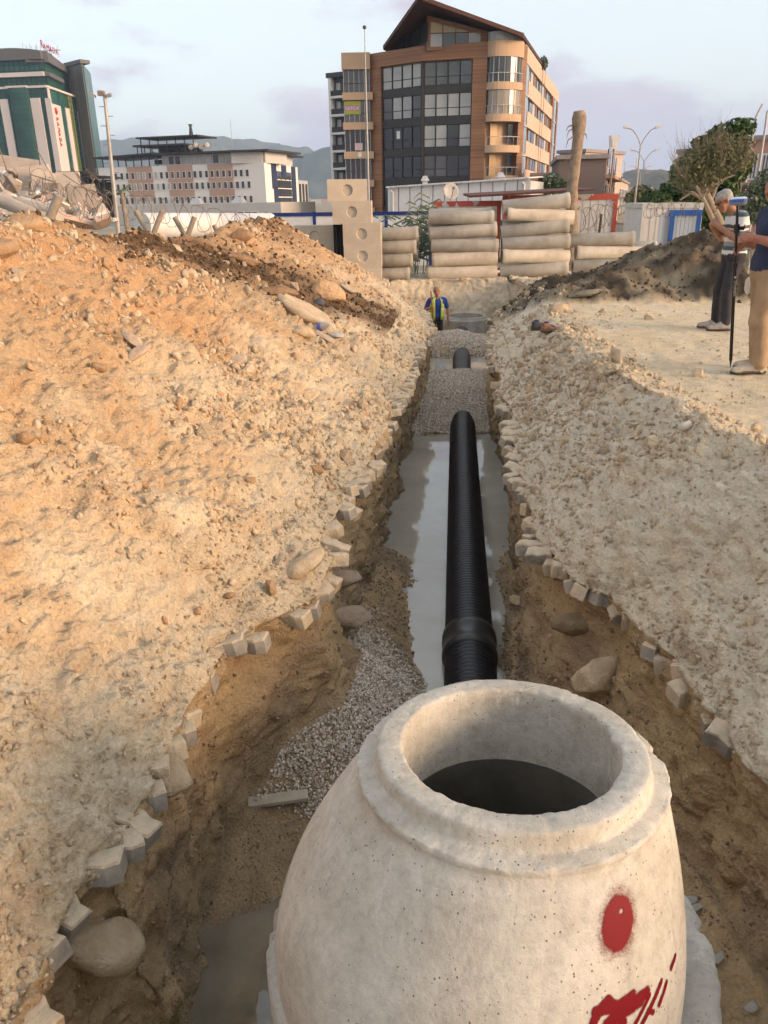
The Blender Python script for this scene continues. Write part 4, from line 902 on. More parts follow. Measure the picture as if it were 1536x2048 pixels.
block(80, 258, 40, 146, 23.6, 'pale concrete block with round recess, topmost of its stack', 0.06); block(103, 276, 138, 247, 23.4, 'recessed concrete block second from the top of its stack', -0.03)
block(150, 318, 238, 344, 23.3, 'recessed concrete block third from the top of its stack', -0.05); block(155, 322, 338, 446, 23.2, 'recessed concrete block fourth from the top of its stack', -0.03); block(165, 322, 440, 545, 23.2, 'lowest concrete block of its stack, half behind the spoil', -0.03)
block(-70, 110, 250, 352, 24.2, 'concrete block standing left of the stack behind the spoil ridge', 0.03); block(-60, 112, 350, 460, 24.2, 'lower concrete block left of the stack, mostly hidden by spoil', 0.03)
p0_, p1_ = PY(*Z4(108, 352), 23.75), PY(*Z4(158, 240), 23.75); mb = MB(); nn_ = 8  # dark sheet added to keep the gap between the blocks black
for k in range(nn_):
    a, b = k / nn_, (k + 1) / nn_; xa, xb = p0_[0] + (p1_[0] - p0_[0]) * a, p0_[0] + (p1_[0] - p0_[0]) * b; ya, yb_ = 23.75 + 0.05 * math.sin(k * 2.1), 23.75 + 0.05 * math.sin((k + 1) * 2.1)
    mb.hexa([(xa, ya, GZ0), (xb, yb_, GZ0), (xb, yb_ + .04, GZ0), (xa, ya + .04, GZ0)], [(xa, ya, p1_[2]), (xb, yb_, p1_[2]), (xb, yb_ + .04, p1_[2]), (xa, ya + .04, p1_[2])])
one('gap_dark_sheet', mb, mat('gap_black', (0.02, 0.02, 0.022), (0.035, 0.035, 0.035), rough=0.5), 'dark sheet added to blacken the gap between the concrete blocks', 'dark sheet')
for k, (px, s_) in enumerate(((925, 0.14), (975, 0.11), (1022, 0.12), (1066, 0.11), (1090, 0.13), (1110, 0.17))):
    p = PZ(px, 562 - (px > 1080) * 3, -0.62); o = bpy.data.objects.new('wedge_stone', rock_mesh('wedge_stone', 1200 + k, 'ico', m_rock)); C.objects.link(o); o.location = p + np.array([0, -0.15, s_ * 0.5]); o.scale = (s_, s_ * 0.8, s_ * 0.8)
    tag(o, ['leftmost', 'second', 'third', 'fourth', 'fifth', 'last'][k] + ' of six pale stones wedged under the concrete pipes', 'stone', 'wedge stones')

# ================================================================ SITE FENCE, SHED, CONTAINERS
m_blue = mat('blue_paint', (0.018, 0.035, 0.17), (0.012, 0.022, 0.11), rough=0.45); m_whitep = mat('white_panel', (0.70, 0.68, 0.65), (0.60, 0.58, 0.55), scale=1.0, rough=0.6)

fz = Face(PY(535, 450, 32)[:2], PY(862, 450, 31)[:2]); fence = thing('site_fence', 'white panel site fence with dark blue rails and posts', 'fence', (fz.A[0], fz.A[1], GZ0))
zt = PY(600, 425, 32)[2]; zb_ = GZ0; us = [0, fz.upx(627), fz.upx(700), fz.upx(772), fz.L]
for a, b in zip(us[:-1], us[1:]):
    mb = MB(); fz.box(mb, a + 0.05, b - 0.05, zb_, zt - 0.12, -0.02, 0.02); wpart('panel', mb, m_whitep, fence)
for a in us:
    mb = MB(); fz.box(mb, a - 0.06, a + 0.06, zb_, zt + 0.02, -0.05, 0.05); wpart('post', mb, m_blue, fence)
mb = MB(); fz.box(mb, -0.06, fz.L + 0.06, zt - 0.13, zt, -0.06, 0.06); wpart('top_rail', mb, m_blue, fence)
# white corrugated shed
m_shed = mat('shed_white', (0.72, 0.69, 0.66), (0.62, 0.59, 0.56), scale=0.8, rough=0.55); m_shedroof = mat('shed_roof', (0.74, 0.72, 0.70), (0.60, 0.58, 0.55), scale=1.5, rough=0.45)
m_grey = mat('grey_metal', (0.38, 0.38, 0.38), (0.28, 0.28, 0.28), rough=0.4, metal=0.6); m_vent = mat('vent_metal', (0.55, 0.54, 0.52), (0.42, 0.41, 0.40), rough=0.4, metal=0.5)
fs_ = Face(PY(775, 400, 44)[:2], PY(1060, 380, 41.5)[:2]); shed = thing('metal_shed', 'low white corrugated metal shed in front of the apartment block', 'shed', (fs_.A[0], fs_.A[1], GZ0))
zl, zr = PY(775, 376, 44)[2], PY(1058, 357, 41.5)[2]; npan = 12
for k in range(npan):
    a, b = fs_.L * k / npan, fs_.L * (k + 1) / npan; za, zb2 = zl + (zr - zl) * k / npan, zl + (zr - zl) * (k + 1) / npan
    mb = MB(); P = fs_.p
    mb.hexa([P(a + .03, -0.05, GZ0), P(b - .03, -0.05, GZ0), P(b - .03, 0.03, GZ0), P(a + .03, 0.03, GZ0)], [P(a + .03, -0.05, za), P(b - .03, -0.05, zb2), P(b - .03, 0.03, zb2), P(a + .03, 0.03, za)]); wpart('wall_panel', mb, m_shed, shed)
mb = MB(); mb.hexa([fs_.p(0, -8, GZ0), fs_.p(fs_.L, -8, GZ0), fs_.p(fs_.L, -0.06, GZ0), fs_.p(0, -0.06, GZ0)], [fs_.p(0, -8, zl - .1), fs_.p(fs_.L, -8, zr - .1), fs_.p(fs_.L, -0.06, zr - .1), fs_.p(0, -0.06, zl - .1)]); wpart('wall', mb, mat('shed_back', (0.6, 0.58, 0.55), rough=0.7), shed)
nr = 26
mb = MB()
for k in range(nr):
    a, b = fs_.L * k / nr, fs_.L * (k + 0.8) / nr; h0 = zl + (zr - zl) * k / nr
    mb.hexa([fs_.p(a, 0.25, h0), fs_.p(b, 0.25, h0), fs_.p(b, -8, h0 + 0.25), fs_.p(a, -8, h0 + 0.25)], [fs_.p(a, 0.25, h0 + .07), fs_.p(b, 0.25, h0 + .07), fs_.p(b, -8, h0 + .32), fs_.p(a, -8, h0 + .32)])
mb.hexa([fs_.p(0, 0.2, zl), fs_.p(fs_.L, 0.2, zr), fs_.p(fs_.L, -8, zr + .25), fs_.p(0, -8, zl + .25)], [fs_.p(0, 0.2, zl + .03), fs_.p(fs_.L, 0.2, zr + .03), fs_.p(fs_.L, -8, zr + .28), fs_.p(0, -8, zl + .28)])
wpart('roof', mb, m_shedroof, shed)
for px in (787, 1048):
    u = fs_.upx(px); mb = MB(); zz = zl + (zr - zl) * u / fs_.L - 0.15; mb.tube([fs_.p(u, 0.10, GZ0 + 0.1), fs_.p(u, 0.10, zz - 0.1), fs_.p(u - 0.1, 0.2, zz)], 0.06, 8); wpart('downpipe', mb, m_shed, shed)
for px, py, l_ in ((850, 357, 'small pitched roof ventilator on the left half of the shed roof'), (1001, 350, 'small pitched roof ventilator on the right half of the shed roof')):
    p = PY(px, py + 8, 43.6); t = thing('roof_ventilator', l_, 'ventilator', p, 0, 'shed roof ventilators')
    mb = MB(); mb.box(-0.13, 0.13, -0.13, 0.13, -0.25, 0.08); mb.build('duct', m_vent, t)
    mb = MB(); mb.hexa([(-.22, -.22, .08), (.22, -.22, .08), (.22, .22, .08), (-.22, .22, .08)], [(-.1, -.1, .32), (.1, -.1, .32), (.1, .1, .32), (-.1, .1, .32)]); mb.build('hood', m_vent, t)
p = PY(902, 382, 38); dish = thing('satellite_dish', 'round grey satellite dish on a mast before the shed', 'satellite dish', (p[0], p[1], GZ0 + 2.0))
Rd = rotm(1.25, 0, 0.25); mb = MB(); cz_ = p[2] - (GZ0 + 2.0); mb.lathe([(0.0, -0.07), (0.15, -0.062), (0.28, -0.03), (0.37, 0.02), (0.375, 0.015), (0.28, -0.04), (0.15, -0.072), (0, -0.08)], 28, (0, 0, cz_), Rd); mb.build('reflector', mat('dish_grey', (0.46, 0.43, 0.39), (0.36, 0.33, 0.30), rough=0.6), dish)
mb = MB(); mb.tube([(0, 0.1, 0), (0, 0.1, cz_ - 0.05)], 0.03, 8); mb.build('mast', m_grey, dish)
mb = MB(); mb.tube([np.array([0, 0, cz_]) + Rd @ np.array([0.0, -0.33, 0.0]), np.array([0, 0, cz_]) + Rd @ np.array([0.0, 0.0, 0.34])], 0.015, 6); mb.obox(np.array([0, 0, cz_]) + Rd @ np.array([0.0, 0.0, 0.36]), (0.07, 0.07, 0.1), Rd); mb.build('feed_arm', mat('feed_dark', (0.1, 0.1, 0.1), rough=0.6), dish)
# containers
m_red = mat('red_paint', (0.42, 0.065, 0.035), (0.34, 0.05, 0.03), scale=2.0, rough=0.55)
def redpeel():
    m, nt, b, out = nodes_of('red_peeling'); tc = nt.nodes.new('ShaderNodeTexCoord'); n = add_noise(nt, 1.3, 4, 0.6, tc.outputs['Object'], 0.3)
    r = ramp(nt, n.outputs['Fac'], [(0.56, (0.42, 0.065, 0.035)), (0.575, (0.45, 0.43, 0.40))]); nt.links.new(r.outputs[0], b.inputs['Base Color']); b.inputs['Roughness'].default_value = 0.6; return m
m_peel = redpeel(); m_cwhite = mat('container_white', (0.66, 0.62, 0.57), (0.56, 0.52, 0.47), scale=1.2, rough=0.65); m_rust = mat('rust_sheet', (0.13, 0.055, 0.035), (0.085, 0.035, 0.025), scale=1.5, rough=0.8)
def container(px0, px1, y0, y1, pytop, label, frame, beam, infill, posts=(True, True), depth=2.4, ribs=10, roof=None):
    f = Face(PY(px0, 400, y0)[:2], PY(px1, 400, y1)[:2]); zt = PY((px0 + px1) / 2, pytop, (y0 + y1) / 2)[2]
    t = thing('site_container', label, 'container', (f.A[0], f.A[1], GZ0))
    mb = MB(); f.box(mb, 0.04, f.L - 0.04, GZ0 + .1, zt - .12, -depth, -0.03); wpart('box_body', mb, infill, t)
    for k in range(ribs):
        a, b = 0.12 + (f.L - 0.24) * k / ribs, 0.12 + (f.L - 0.24) * (k + 0.86) / ribs; mb = MB(); f.box(mb, a, b, GZ0 + .15, zt - .2, -0.028, 0.0); wpart('wall_panel', mb, infill, t)
    mb = MB(); f.box(mb, -0.02, f.L + 0.02, zt - 0.2, zt, -depth, 0.04); wpart('top_beam', mb, beam, t)
    for q, a in zip(posts, (0.0, f.L - 0.16)):
        if q: mb = MB(); f.box(mb, a, a + 0.16, GZ0, zt - 0.2, -0.1, 0.045); wpart('corner_post', mb, frame, t)
    mb = MB(); f.box(mb, 0.16, f.L - 0.16, GZ0, GZ0 + 0.16, -0.1, 0.042); wpart('bottom_beam', mb, frame, t)
    return t, f, zt
ca, fa, za_ = container(868, 1003, 33.0, 32.6, 402, 'white site container with peeling red frame behind the middle pipe stack', m_red, m_peel, m_cwhite)
cb2, fb_, zb3 = container(1006, 1236, 32.3, 31.6, 389, 'white site container with peeling red frame behind the bare trunk', m_red, m_peel, m_cwhite, ribs=14)
mb = MB(); p0, p1 = PY(940, 396, 31.8), PY(1190, 381, 31.0)
for k in range(3): mb.hexa([p0 + (0, k * .9, .01 + k * .03), p1 + (0, k * .9, .01 + k * .03), p1 + (0.1, k * .9 + .85, .05 + k * .03), p0 + (0, k * .9 + .85, .05 + k * .03)], [p0 + (0, k * .9, .09 + k * .03), p1 + (0, k * .9, .06 + k * .03), p1 + (0.1, k * .9 + .85, .1 + k * .03), p0 + (0, k * .9 + .85, .13 + k * .03)])
one('rusty_sheets', mb, m_rust, 'rusty brown sheets and beams lying on top of the red framed containers', 'sheet metal')
cw, fw, zw = container(1287, 1408, 35.3, 34.9, 406, 'plain cream site container at the right beneath the big tree', m_cwhite, mat('cream_trim', (0.58, 0.55, 0.48), rough=0.6), m_cwhite, ribs=9, depth=6.0)
m_blue2 = mat('bright_blue', (0.045, 0.16, 0.48), (0.035, 0.12, 0.38), rough=0.5)
cbl, fbl, zbl = container(1345, 1407, 31.6, 31.4, 420, 'white site container with bright blue frame in front of the cream one', m_blue2, m_blue2, m_whitep, ribs=6, depth=0.8)
mb = MB()
for k in range(3):
    a = PY(1319 + k * 8, 460, 31.8); mb.box(a[0] - .07, a[0] + .07, 31.7 + k * .1, 31.76 + k * .1, GZ0, PY(1320, 428 - k * 4, 31.8)[2])
one('door_panels', mb, [m_whitep], 'narrow white and blue panels leaning left of the blue framed container', 'panel')

# ================================================================ LAMPS, MASTS, TRUNK
m_pole = mat('pole_grey', (0.40, 0.38, 0.35), (0.30, 0.285, 0.26), scale=3, rough=0.5, metal=0.3)
m_lampw = mat('lamp_white', (0.62, 0.60, 0.56), (0.52, 0.5, 0.47), rough=0.4)
def double_lamp(px, pyt, pyl, y, spread, label):
    top = PY(px + 12, pyt, y); t = thing('street_lamp', label, 'street lamp', (PY(px, 480, y)[0], y, GZ0), 0, 'double armed street lamps'); H_ = top[2] - GZ0
    s_ = spread; mb = MB(); mb.tube([(0, 0, 0), (0, 0, H_ * 0.5), (0, 0, H_ * 0.84)], [H_ * .011, H_ * .009, H_ * .006], 8); mb.build('pole', m_pole, t)
    for q in (-1, 1):
        mb = MB(); mb.tube([(0, 0, H_ * 0.84), (q * s_ * .18, 0, H_ * 0.90), (q * s_ * .5, 0, H_ * .965), (q * s_ * .8, 0, H_ * .985)], H_ * .005, 6); a = mb.build('arm', m_pole, t)
        mb = MB(); mb.obox((q * s_ * .9, 0, H_ * .992), (s_ * .36, s_ * .16, s_ * .09), rotm(0, -q * 0.15, 0)); mb.obox((q * s_ * .93, 0, H_ * .985), (s_ * .24, s_ * .12, s_ * .08), rotm(0, -q * 0.15, 0)); mb.build('lamp_head', m_lampw, a)
    return t
double_lamp(1262, 252, 470, 46, 0.95, 'tallest double armed street lamp, nearest to the camera'); double_lamp(1272, 298, 470, 62, 1.0, 'middle double armed street lamp behind the tallest one'); double_lamp(1268, 331, 460, 90, 1.1, 'farthest and smallest double armed street lamp')
p = PY(1218, 390, 33.5); zt = PY(1222, 286, 33.5)[2]; t = thing('floodlight', 'white box floodlight on a thin rusty pole above the red container', 'floodlight', (p[0], 33.5, GZ0))
H_ = zt - GZ0; mb = MB(); mb.tube([(0, 0, 0), (0.03, 0, H_ - 0.15)], 0.035, 8); mb.build('pole', mat('rusty_pole', (0.30, 0.18, 0.11), (0.22, 0.12, 0.07), rough=0.7), t)
mb = MB(); mb.hexa([(-.13, -.1, H_ - .22), (.15, -.1, H_ - .22), (.15, .1, H_ - .22), (-.13, .1, H_ - .22)], [(-.17, -.12, H_ + .26), (.17, -.12, H_ + .26), (.17, .12, H_ + .26), (-.17, .12, H_ + .26)]); hd = mb.build('lamp_head', m_lampw, t)
mb = MB(); mb.hexa([(-.08, -.125, H_ - .12), (.10, -.125, H_ - .12), (.10, -.1, H_ - .12), (-.08, -.1, H_ - .12)], [(-.11, -.135, H_ + .18), (.11, -.135, H_ + .18), (.11, -.1, H_ + .18), (-.11, -.1, H_ + .18)]); mb.build('lens', mat('lamp_lens', (0.7, 0.68, 0.64), rough=0.2), hd)
# dead palm trunk
m_bark = mat('palm_bark', (0.33, 0.25, 0.18), (0.20, 0.145, 0.10), scale=5, rough=0.95, bscale=14, bstr=0.7, bdist=0.06)
y_ = 28.0; b0, b1 = PY(1143, 490, y_), PY(1157, 222, y_); tr = thing('dead_trunk', 'tall bare trunk with its crown cut off behind the concrete pipes', 'tree', (b0[0], y_, GZ0))
mb = MB(); n = 26; base_ = np.array([b0[0] - 0.05, y_, GZ0]); pts = [base_ + (b1 - base_) * t + np.array([0.05 * math.sin(t * 9), 0, 0]) for t in np.linspace(0, 1, n)]
mb.tube(pts, [0.235 - 0.08 * t + 0.012 * math.sin(t * 120) + 0.014 * random.random() + (0.06 if 0.86 < t < 0.98 else 0) for t in np.linspace(0, 1, n)], 14); wpart('trunk', mb, m_bark, tr)
for dz, dx, ln in ((-0.5, -0.2, 0.3), (-1.3, -0.19, 0.22), (-0.62, 0.18, 0.24), (-0.75, -0.2, 0.34), (-0.4, -0.22, 0.2)):
    mb = MB(); q = b1 + np.array([dx * 0.6, -0.08, dz]); mb.tube([q, q + np.array([dx * 0.9, -0.05, -ln * 0.3]), q + np.array([dx * 1.2, -0.05, -ln])], [0.03, 0.02, 0.006], 5); wpart('frond_stub', mb, m_bark, tr)
# tall mast with floodlights, left; thin mast before the apartment block
def mast(px0, py0, px1, py1, y, r, label):
    a, b = PY(px0, py0, y), PY(px1, py1, y); t = thing('light_mast', label, 'mast', (a[0], y, GZ0)); a = np.array([a[0], y, GZ0]); return t, a, b
t, a, b = mast(226, 400, 209, 192, 36, 0.1, 'tall grey floodlight mast with climbing pegs left of the office building'); mb = MB(); mb.tube([a, (a + b) / 2, b], [0.11, 0.09, 0.065], 10); wpart('pole', mb, m_pole, t)
for k in range(9): q = a + (b - a) * (0.5 + 0.055 * k); mb = MB(); s_ = 1 if k % 2 else -1; mb.tube([q, q + np.array([0.28 * s_, 0, 0])], 0.018, 5); wpart('climbing_peg', mb, m_pole, t)
mb = MB(); mb.obox(b + (-0.12, 0, 0.1), (0.26, 0.2, 0.18), rotm(0.3, 0.1, 0)); wpart('floodlight', mb, mat('flood_brown', (0.28, 0.22, 0.19), rough=0.5), t); mb = MB(); mb.obox(b + (0.18, 0, 0.02), (0.22, 0.2, 0.12), rotm(0.3, -0.2, 0)); wpart('floodlight', mb, m_pole, t)
mb = MB(); mb.obox(b + (-0.5, 0, 0.05), (0.3, 0.1, 0.1), rotm(0, 0.5, 0)); wpart('floodlight', mb, m_pole, t)
t, a, b = mast(738, 380, 729, 55, 40, 0.05, 'slim flagpole like mast in front of the left edge of the apartment block'); mb = MB(); mb.tube([a, (a + b) / 2, b], [0.065, 0.05, 0.02], 8); wpart('pole', mb, m_pole, t); mb = MB(); mb.lathe([(0, -0.08), (0.07, -0.05), (0.09, 0), (0.07, 0.06), (0, 0.1)], 10, b); wpart('finial', mb, mat('finial_dark', (0.08, 0.08, 0.08), rough=0.5), t)

# ================================================================ WHITE MAIN PIPE, RAZOR WIRE, RUBBLE
p0, p1 = PY(285, 452, 22.5), PY(540, 448, 27); mb = MB(); d_ = (p1 - p0); mb.tube([p0 + d_ * t for t in (0, 0.25, 0.5, 0.75, 1)], 0.34, 24)
one('water_main', mb, mat('main_white', (0.66, 0.63, 0.60), (0.54, 0.5, 0.46), scale=1.3, rough=0.45), 'thick white pipe lying behind the razor wire', 'pipe')
m_wire = mat('rusty_wire', (0.26, 0.20, 0.15), (0.17, 0.125, 0.09), rough=0.6, metal=0.3)
def coil(name, label, path, rad, turns, thick, seed=1):
    r = np.random.default_rng(seed); P = [np.asarray(q, float) for q in path]; n = turns * 16; pts = []
    seg = len(P) - 1
    for k in range(n + 1):
        u = k / n * seg; i = min(int(u), seg - 1); c = P[i] + (P[i + 1] - P[i]) * (u - i); d = P[i + 1] - P[i]; d = d / np.linalg.norm(d); side = np.cross(d, [0, 0, 1.0]); q = 2 * math.pi * k / 16
        rr = rad * (1 + 0.22 * math.sin(k * 0.37) + 0.12 * math.sin(k * 0.113)); pts.append(c + rr * (math.cos(q) * np.array([0, 0, 1.0]) + math.sin(q) * (0.55 * side + 0.8 * d * math.sin(k * 0.21))))
    mb = MB(); mb.tube(pts, thick, 4, cap=False)
    for k in range(3, n, 5):
        d = (pts[min(k + 1, n)] - pts[k - 1]); d /= np.linalg.norm(d) + 1e-9; mb.tube([pts[k] - np.array([0, 0, .03]), pts[k] + np.array([0.02, 0, .03])], [thick * 0.3, thick * 0.9], 3)
    return one(name, mb, m_wire, label, 'razor wire')
coil('razor_wire', 'long razor wire coil sagging along the top of the left spoil ridge', [PY(60, 385, 17), PY(180, 402, 17.5), PY(270, 418, 18), PY(340, 430, 18.5), PY(430, 440, 19), PY(500, 448, 20)], 0.28, 24, 0.006)
coil('razor_wire', 'razor wire coil in front of the rubble pile', [PY(70, 360, 20), PY(130, 395, 19), PY(210, 408, 19)], 0.34, 7, 0.006, 3)
coil('razor_wire', 'razor wire loops in front of the red framed container', [PY(1148, 440, 30.5), PY(1190, 430, 30.5), PY(1235, 425, 30.5)], 0.42, 8, 0.010, 5)
coil('razor_wire', 'razor wire loops along the cream container wall', [PY(1290, 420, 30.8), PY(1340, 415, 30.8), PY(1405, 420, 30.8)], 0.26, 10, 0.009, 6)
m_post = mat('wood_post', (0.36, 0.30, 0.23), (0.26, 0.21, 0.16), scale=6, rough=0.9, bscale=20, bstr=0.4)
for k, (x0, y0, x1, y1, d) in enumerate([(100, 425, 118, 392, 15.5), (306, 460, 325, 421, 17), (300, 462, 272, 422, 17.2), (372, 470, 389, 434, 17.6), (376, 472, 349, 434, 17.8), (445, 474, 428, 450, 18.5), (455, 468, 462, 446, 18.8)]):
    a, b = PY(x0, y0 + 10, d), PY(x1, y1, d); mb = MB(); mb.tube([a, b], 0.055 if k else 0.085, 8)
    one('fence_post', mb, m_post, ['stout leaning post in front of the rubble pile', 'post leaning right at the left end of the razor wire', 'post leaning left beside the first wire post', 'post leaning right in the middle of the wire', 'post leaning left in the middle of the wire', 'short post leaning left near the right end of the wire', 'shortest post at the right end of the wire'][k], 'post', group='wire fence posts')
mb = MB(); a = PY(1198, 470, 30.6); b = PY(1203, 428, 30.6); mb.tube([a, b], 0.05, 6); one('fence_post', mb, mat('post_dark', (0.1, 0.08, 0.06), rough=0.8), 'thin dark post carrying wire before the red container', 'post')
# rubble pile of a demolished house
cols_ = [mat('rubble_a', (0.52, 0.45, 0.38), (0.42, 0.36, 0.30), scale=1.5, rough=0.9, bscale=8, bstr=0.5, bdist=0.04, rnd=0.2), mat('rubble_b', (0.46, 0.33, 0.26), (0.36, 0.26, 0.2), scale=1.5, rough=0.9, bscale=8, bstr=0.5, bdist=0.04, rnd=0.2), mat('rubble_c', (0.60, 0.57, 0.53), (0.5, 0.47, 0.43), scale=1.5, rough=0.9, rnd=0.2), mat('rubble_d', (0.36, 0.32, 0.28), (0.26, 0.23, 0.2), scale=1.5, rough=0.9, rnd=0.2)]
pb = PY(60, 430, 27); rub = thing('rubble_pile', 'heap of broken concrete slabs and masonry from a demolished house', 'rubble', (pb[0], 27, GZ0))
def rub_h(px): return np.interp(px, [-60, 0, 35, 80, 130, 165, 195, 215], [318, 322, 335, 345, 360, 385, 400, 425])
slab_m = []
for k in range(4):
    r = np.random.default_rng(50 + k); mb = MB(); a, b, c = 1, 0.62, 0.16; poly = [(-a, -b * r.uniform(.6, 1)), (-a * .2, -b), (a * r.uniform(.6, 1), -b * .8), (a, b * .4), (a * .4, b), (-a * r.uniform(.5, .9), b * .8)]; mb.prism(poly, -c, c); ob = mb.build('slab', cols_[k]); slab_m.append(ob.data); bpy.data.objects.remove(ob)
r = np.random.default_rng(5)
for k in range(120):
    px = r.uniform(-40, 208); top = rub_h(px); t = r.uniform(0, 1) ** 0.8; py = top + 8 + (438 - top) * t; y = 28.5 - 4.5 * t + r.uniform(-.4, .4)
    o = bpy.data.objects.new('slab', slab_m[r.integers(0, 4)]); C.objects.link(o); o.parent = rub; o.location = PY(px, py, y) - np.array(rub.location); s_ = r.uniform(0.12, 0.42)
    o.scale = (s_ * r.uniform(.7, 1.6), s_, s_ * r.uniform(.5, 1.3)); o.rotation_euler = (r.uniform(-.9, .9), r.uniform(-.9, .9), r.uniform(0, 6.3))
for px, py, sx, sz, y, mk in ((15, 345, 1.0, 0.62, 28.6, 3), (72, 352, 0.5, 0.4, 28, 0), (100, 362, 0.55, 0.35, 27.6, 0), (140, 372, 0.35, 0.5, 27, 0), (165, 388, 0.45, 0.35, 26.5, 3)):
    mb = MB(); mb.box(-sx, sx, -.1, .1, -sz, sz); o = mb.build('wall_fragment', cols_[mk], rub); o.location = PY(px, py + 6, y) - np.array(rub.location); o.rotation_euler = (r.uniform(-.15, .15), r.uniform(-.25, .25), r.uniform(-.6, .6))
for px, py, px1, py1 in ((-10, 395, 100, 440), (40, 405, 120, 430)):
    a, b = PY(px, py, 22.5), PY(px1, py1, 22); mb = MB(); mb.tube([a, b], 0.22, 4); wpart('beam', mb, cols_[0], rub)
for k in range(14):
    a = PY(r.uniform(20, 190), r.uniform(350, 410), 25.5); mb = MB(); mb.tube([a, a + r.normal(size=3) * (.35, .2, .35), a + r.normal(size=3) * (.7, .2, .5)], 0.016, 4); wpart('reinforcing_bar', mb, m_wire, rub)
mb = MB(); cx_ = PY(50, 430, 27)
mb.lathe([(5.0, 0), (3.6, .8), (2.2, 1.7), (0.9, 2.3), (0, 2.5)], 20, (cx_[0] - 1.2, 28.5, GZ0)); core = wpart('rubble_core', mb, cols_[1], rub)
# ================================================================ APARTMENT BLOCK
def glass(name, c, rough=0.06, spec=0.6, c2=None):
    m = mat(name, c, c2 or tuple(q * 0.8 for q in c), scale=0.25, rough=rough, spec=spec); return m
def cladding():
    m, nt, b, out = nodes_of('wood_cladding'); tc = nt.nodes.new('ShaderNodeTexCoord'); v = tc.outputs['Object']; s = nt.nodes.new('ShaderNodeSeparateXYZ'); nt.links.new(v, s.inputs[0])
    mu = nt.nodes.new('ShaderNodeMath'); mu.operation = 'MULTIPLY'; mu.inputs[1].default_value = 2.9; nt.links.new(s.outputs[2], mu.inputs[0])
    fr_ = nt.nodes.new('ShaderNodeMath'); fr_.operation = 'FRACT'; nt.links.new(mu.outputs[0], fr_.inputs[0]); fl_ = nt.nodes.new('ShaderNodeMath'); fl_.operation = 'FLOOR'; nt.links.new(mu.outputs[0], fl_.inputs[0])
    wn = nt.nodes.new('ShaderNodeTexWhiteNoise'); wn.noise_dimensions = '1D'; nt.links.new(fl_.outputs[0], wn.inputs['W'])
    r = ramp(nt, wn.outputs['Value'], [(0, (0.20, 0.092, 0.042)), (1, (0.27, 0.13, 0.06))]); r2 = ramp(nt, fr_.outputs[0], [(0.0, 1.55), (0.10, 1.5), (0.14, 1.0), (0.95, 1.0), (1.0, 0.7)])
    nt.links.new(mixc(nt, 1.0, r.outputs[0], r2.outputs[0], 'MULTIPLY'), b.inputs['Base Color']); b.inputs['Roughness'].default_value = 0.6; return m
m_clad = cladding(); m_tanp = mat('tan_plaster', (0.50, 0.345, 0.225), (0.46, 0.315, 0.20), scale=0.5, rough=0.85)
m_litp = mat('plaster_sunlit_tint', (0.53, 0.40, 0.30), (0.49, 0.36, 0.27), scale=0.5, rough=0.85)  # right side's plaster, the evening sun's pink put into its colour
m_gd = glass('glass_dark', (0.035, 0.038, 0.042)); m_gl = glass('glass_curtained', (0.42, 0.41, 0.38), 0.12, 0.5, (0.30, 0.30, 0.28)); m_gm = glass('glass_mid', (0.11, 0.11, 0.105), c2=(0.06, 0.06, 0.06))
m_sp = mat('spandrel_dark', (0.032, 0.028, 0.026), (0.026, 0.023, 0.022), rough=0.35, spec=0.4); m_fr = mat('frame_dark', (0.03, 0.03, 0.032), rough=0.5); m_frl = mat('frame_light', (0.45, 0.45, 0.45), rough=0.5)
m_gy = glass('glass_sunset_tint', (0.42, 0.29, 0.10), 0.1, 0.5, (0.34, 0.24, 0.10)); m_gb = glass('glass_bluish', (0.20, 0.24, 0.27), 0.1, 0.6)  # sunset reflection painted into the penthouse pane colour
m_roof = mat('roof_brown', (0.085, 0.035, 0.022), (0.06, 0.025, 0.016), rough=0.7)
ZT = 16.1; FH = 2.87
Q = lambda px, py: PZ(px, py, ZT)[:2]
A0, A1, A2, A3, A4 = Q(685, 109), Q(738, 108), Q(843, 91.5), Q(976, 83), Q(1053, 88)
A5 = Q(1118, 183)
apt = thing('apartment_block', 'tall brown clad apartment block with dark glazing and steep slanted roof', 'building', (A2[0], A2[1], GZ0))
back = A5 - A4; back = back / np.linalg.norm(back)
poly = [A0 + (0.35, 0.6), A1 + (0.1, 0.65), A2 + (0, 0.65), A3 + (0, 0.6), A4 + (-0.6, 0.6), A5 + (-0.6, 0.0), A5 + np.array([-20.0, 6.0]), A0 + back * 30]
mb = MB(); mb.prism([tuple(q) for q in poly], GZ0, ZT - 0.3); wpart('wall', mb, m_tanp, apt)
f1, f2 = Face(A1, A2), Face(A2, A3); fr5 = Face(A4, A5)
def rows_z(k): return ZT - 1.45 - FH * k          # top of the window row, storey k from the top
u1 = f1.upx(762, 130); u2 = f2.upx(944, 130)
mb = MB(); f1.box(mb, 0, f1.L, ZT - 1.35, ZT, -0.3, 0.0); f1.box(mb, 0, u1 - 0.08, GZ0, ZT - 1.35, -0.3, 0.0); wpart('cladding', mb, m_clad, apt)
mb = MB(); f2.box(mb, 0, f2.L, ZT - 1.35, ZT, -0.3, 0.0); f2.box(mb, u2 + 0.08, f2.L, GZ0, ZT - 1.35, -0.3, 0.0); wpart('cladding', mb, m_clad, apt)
pick1 = [[m_gl] * 4, [m_gm, m_gl, m_gl, m_gm], [m_gd] * 4, [m_gd] * 4, [m_gd] * 4, [m_gl] * 4]
pick2 = [[m_gm] * 4, [m_gl] * 4, [m_gl, m_gl, m_gd, m_gl], [m_gm, m_gm, m_gd, m_gd], [m_gm] * 4, [m_gm] * 4]
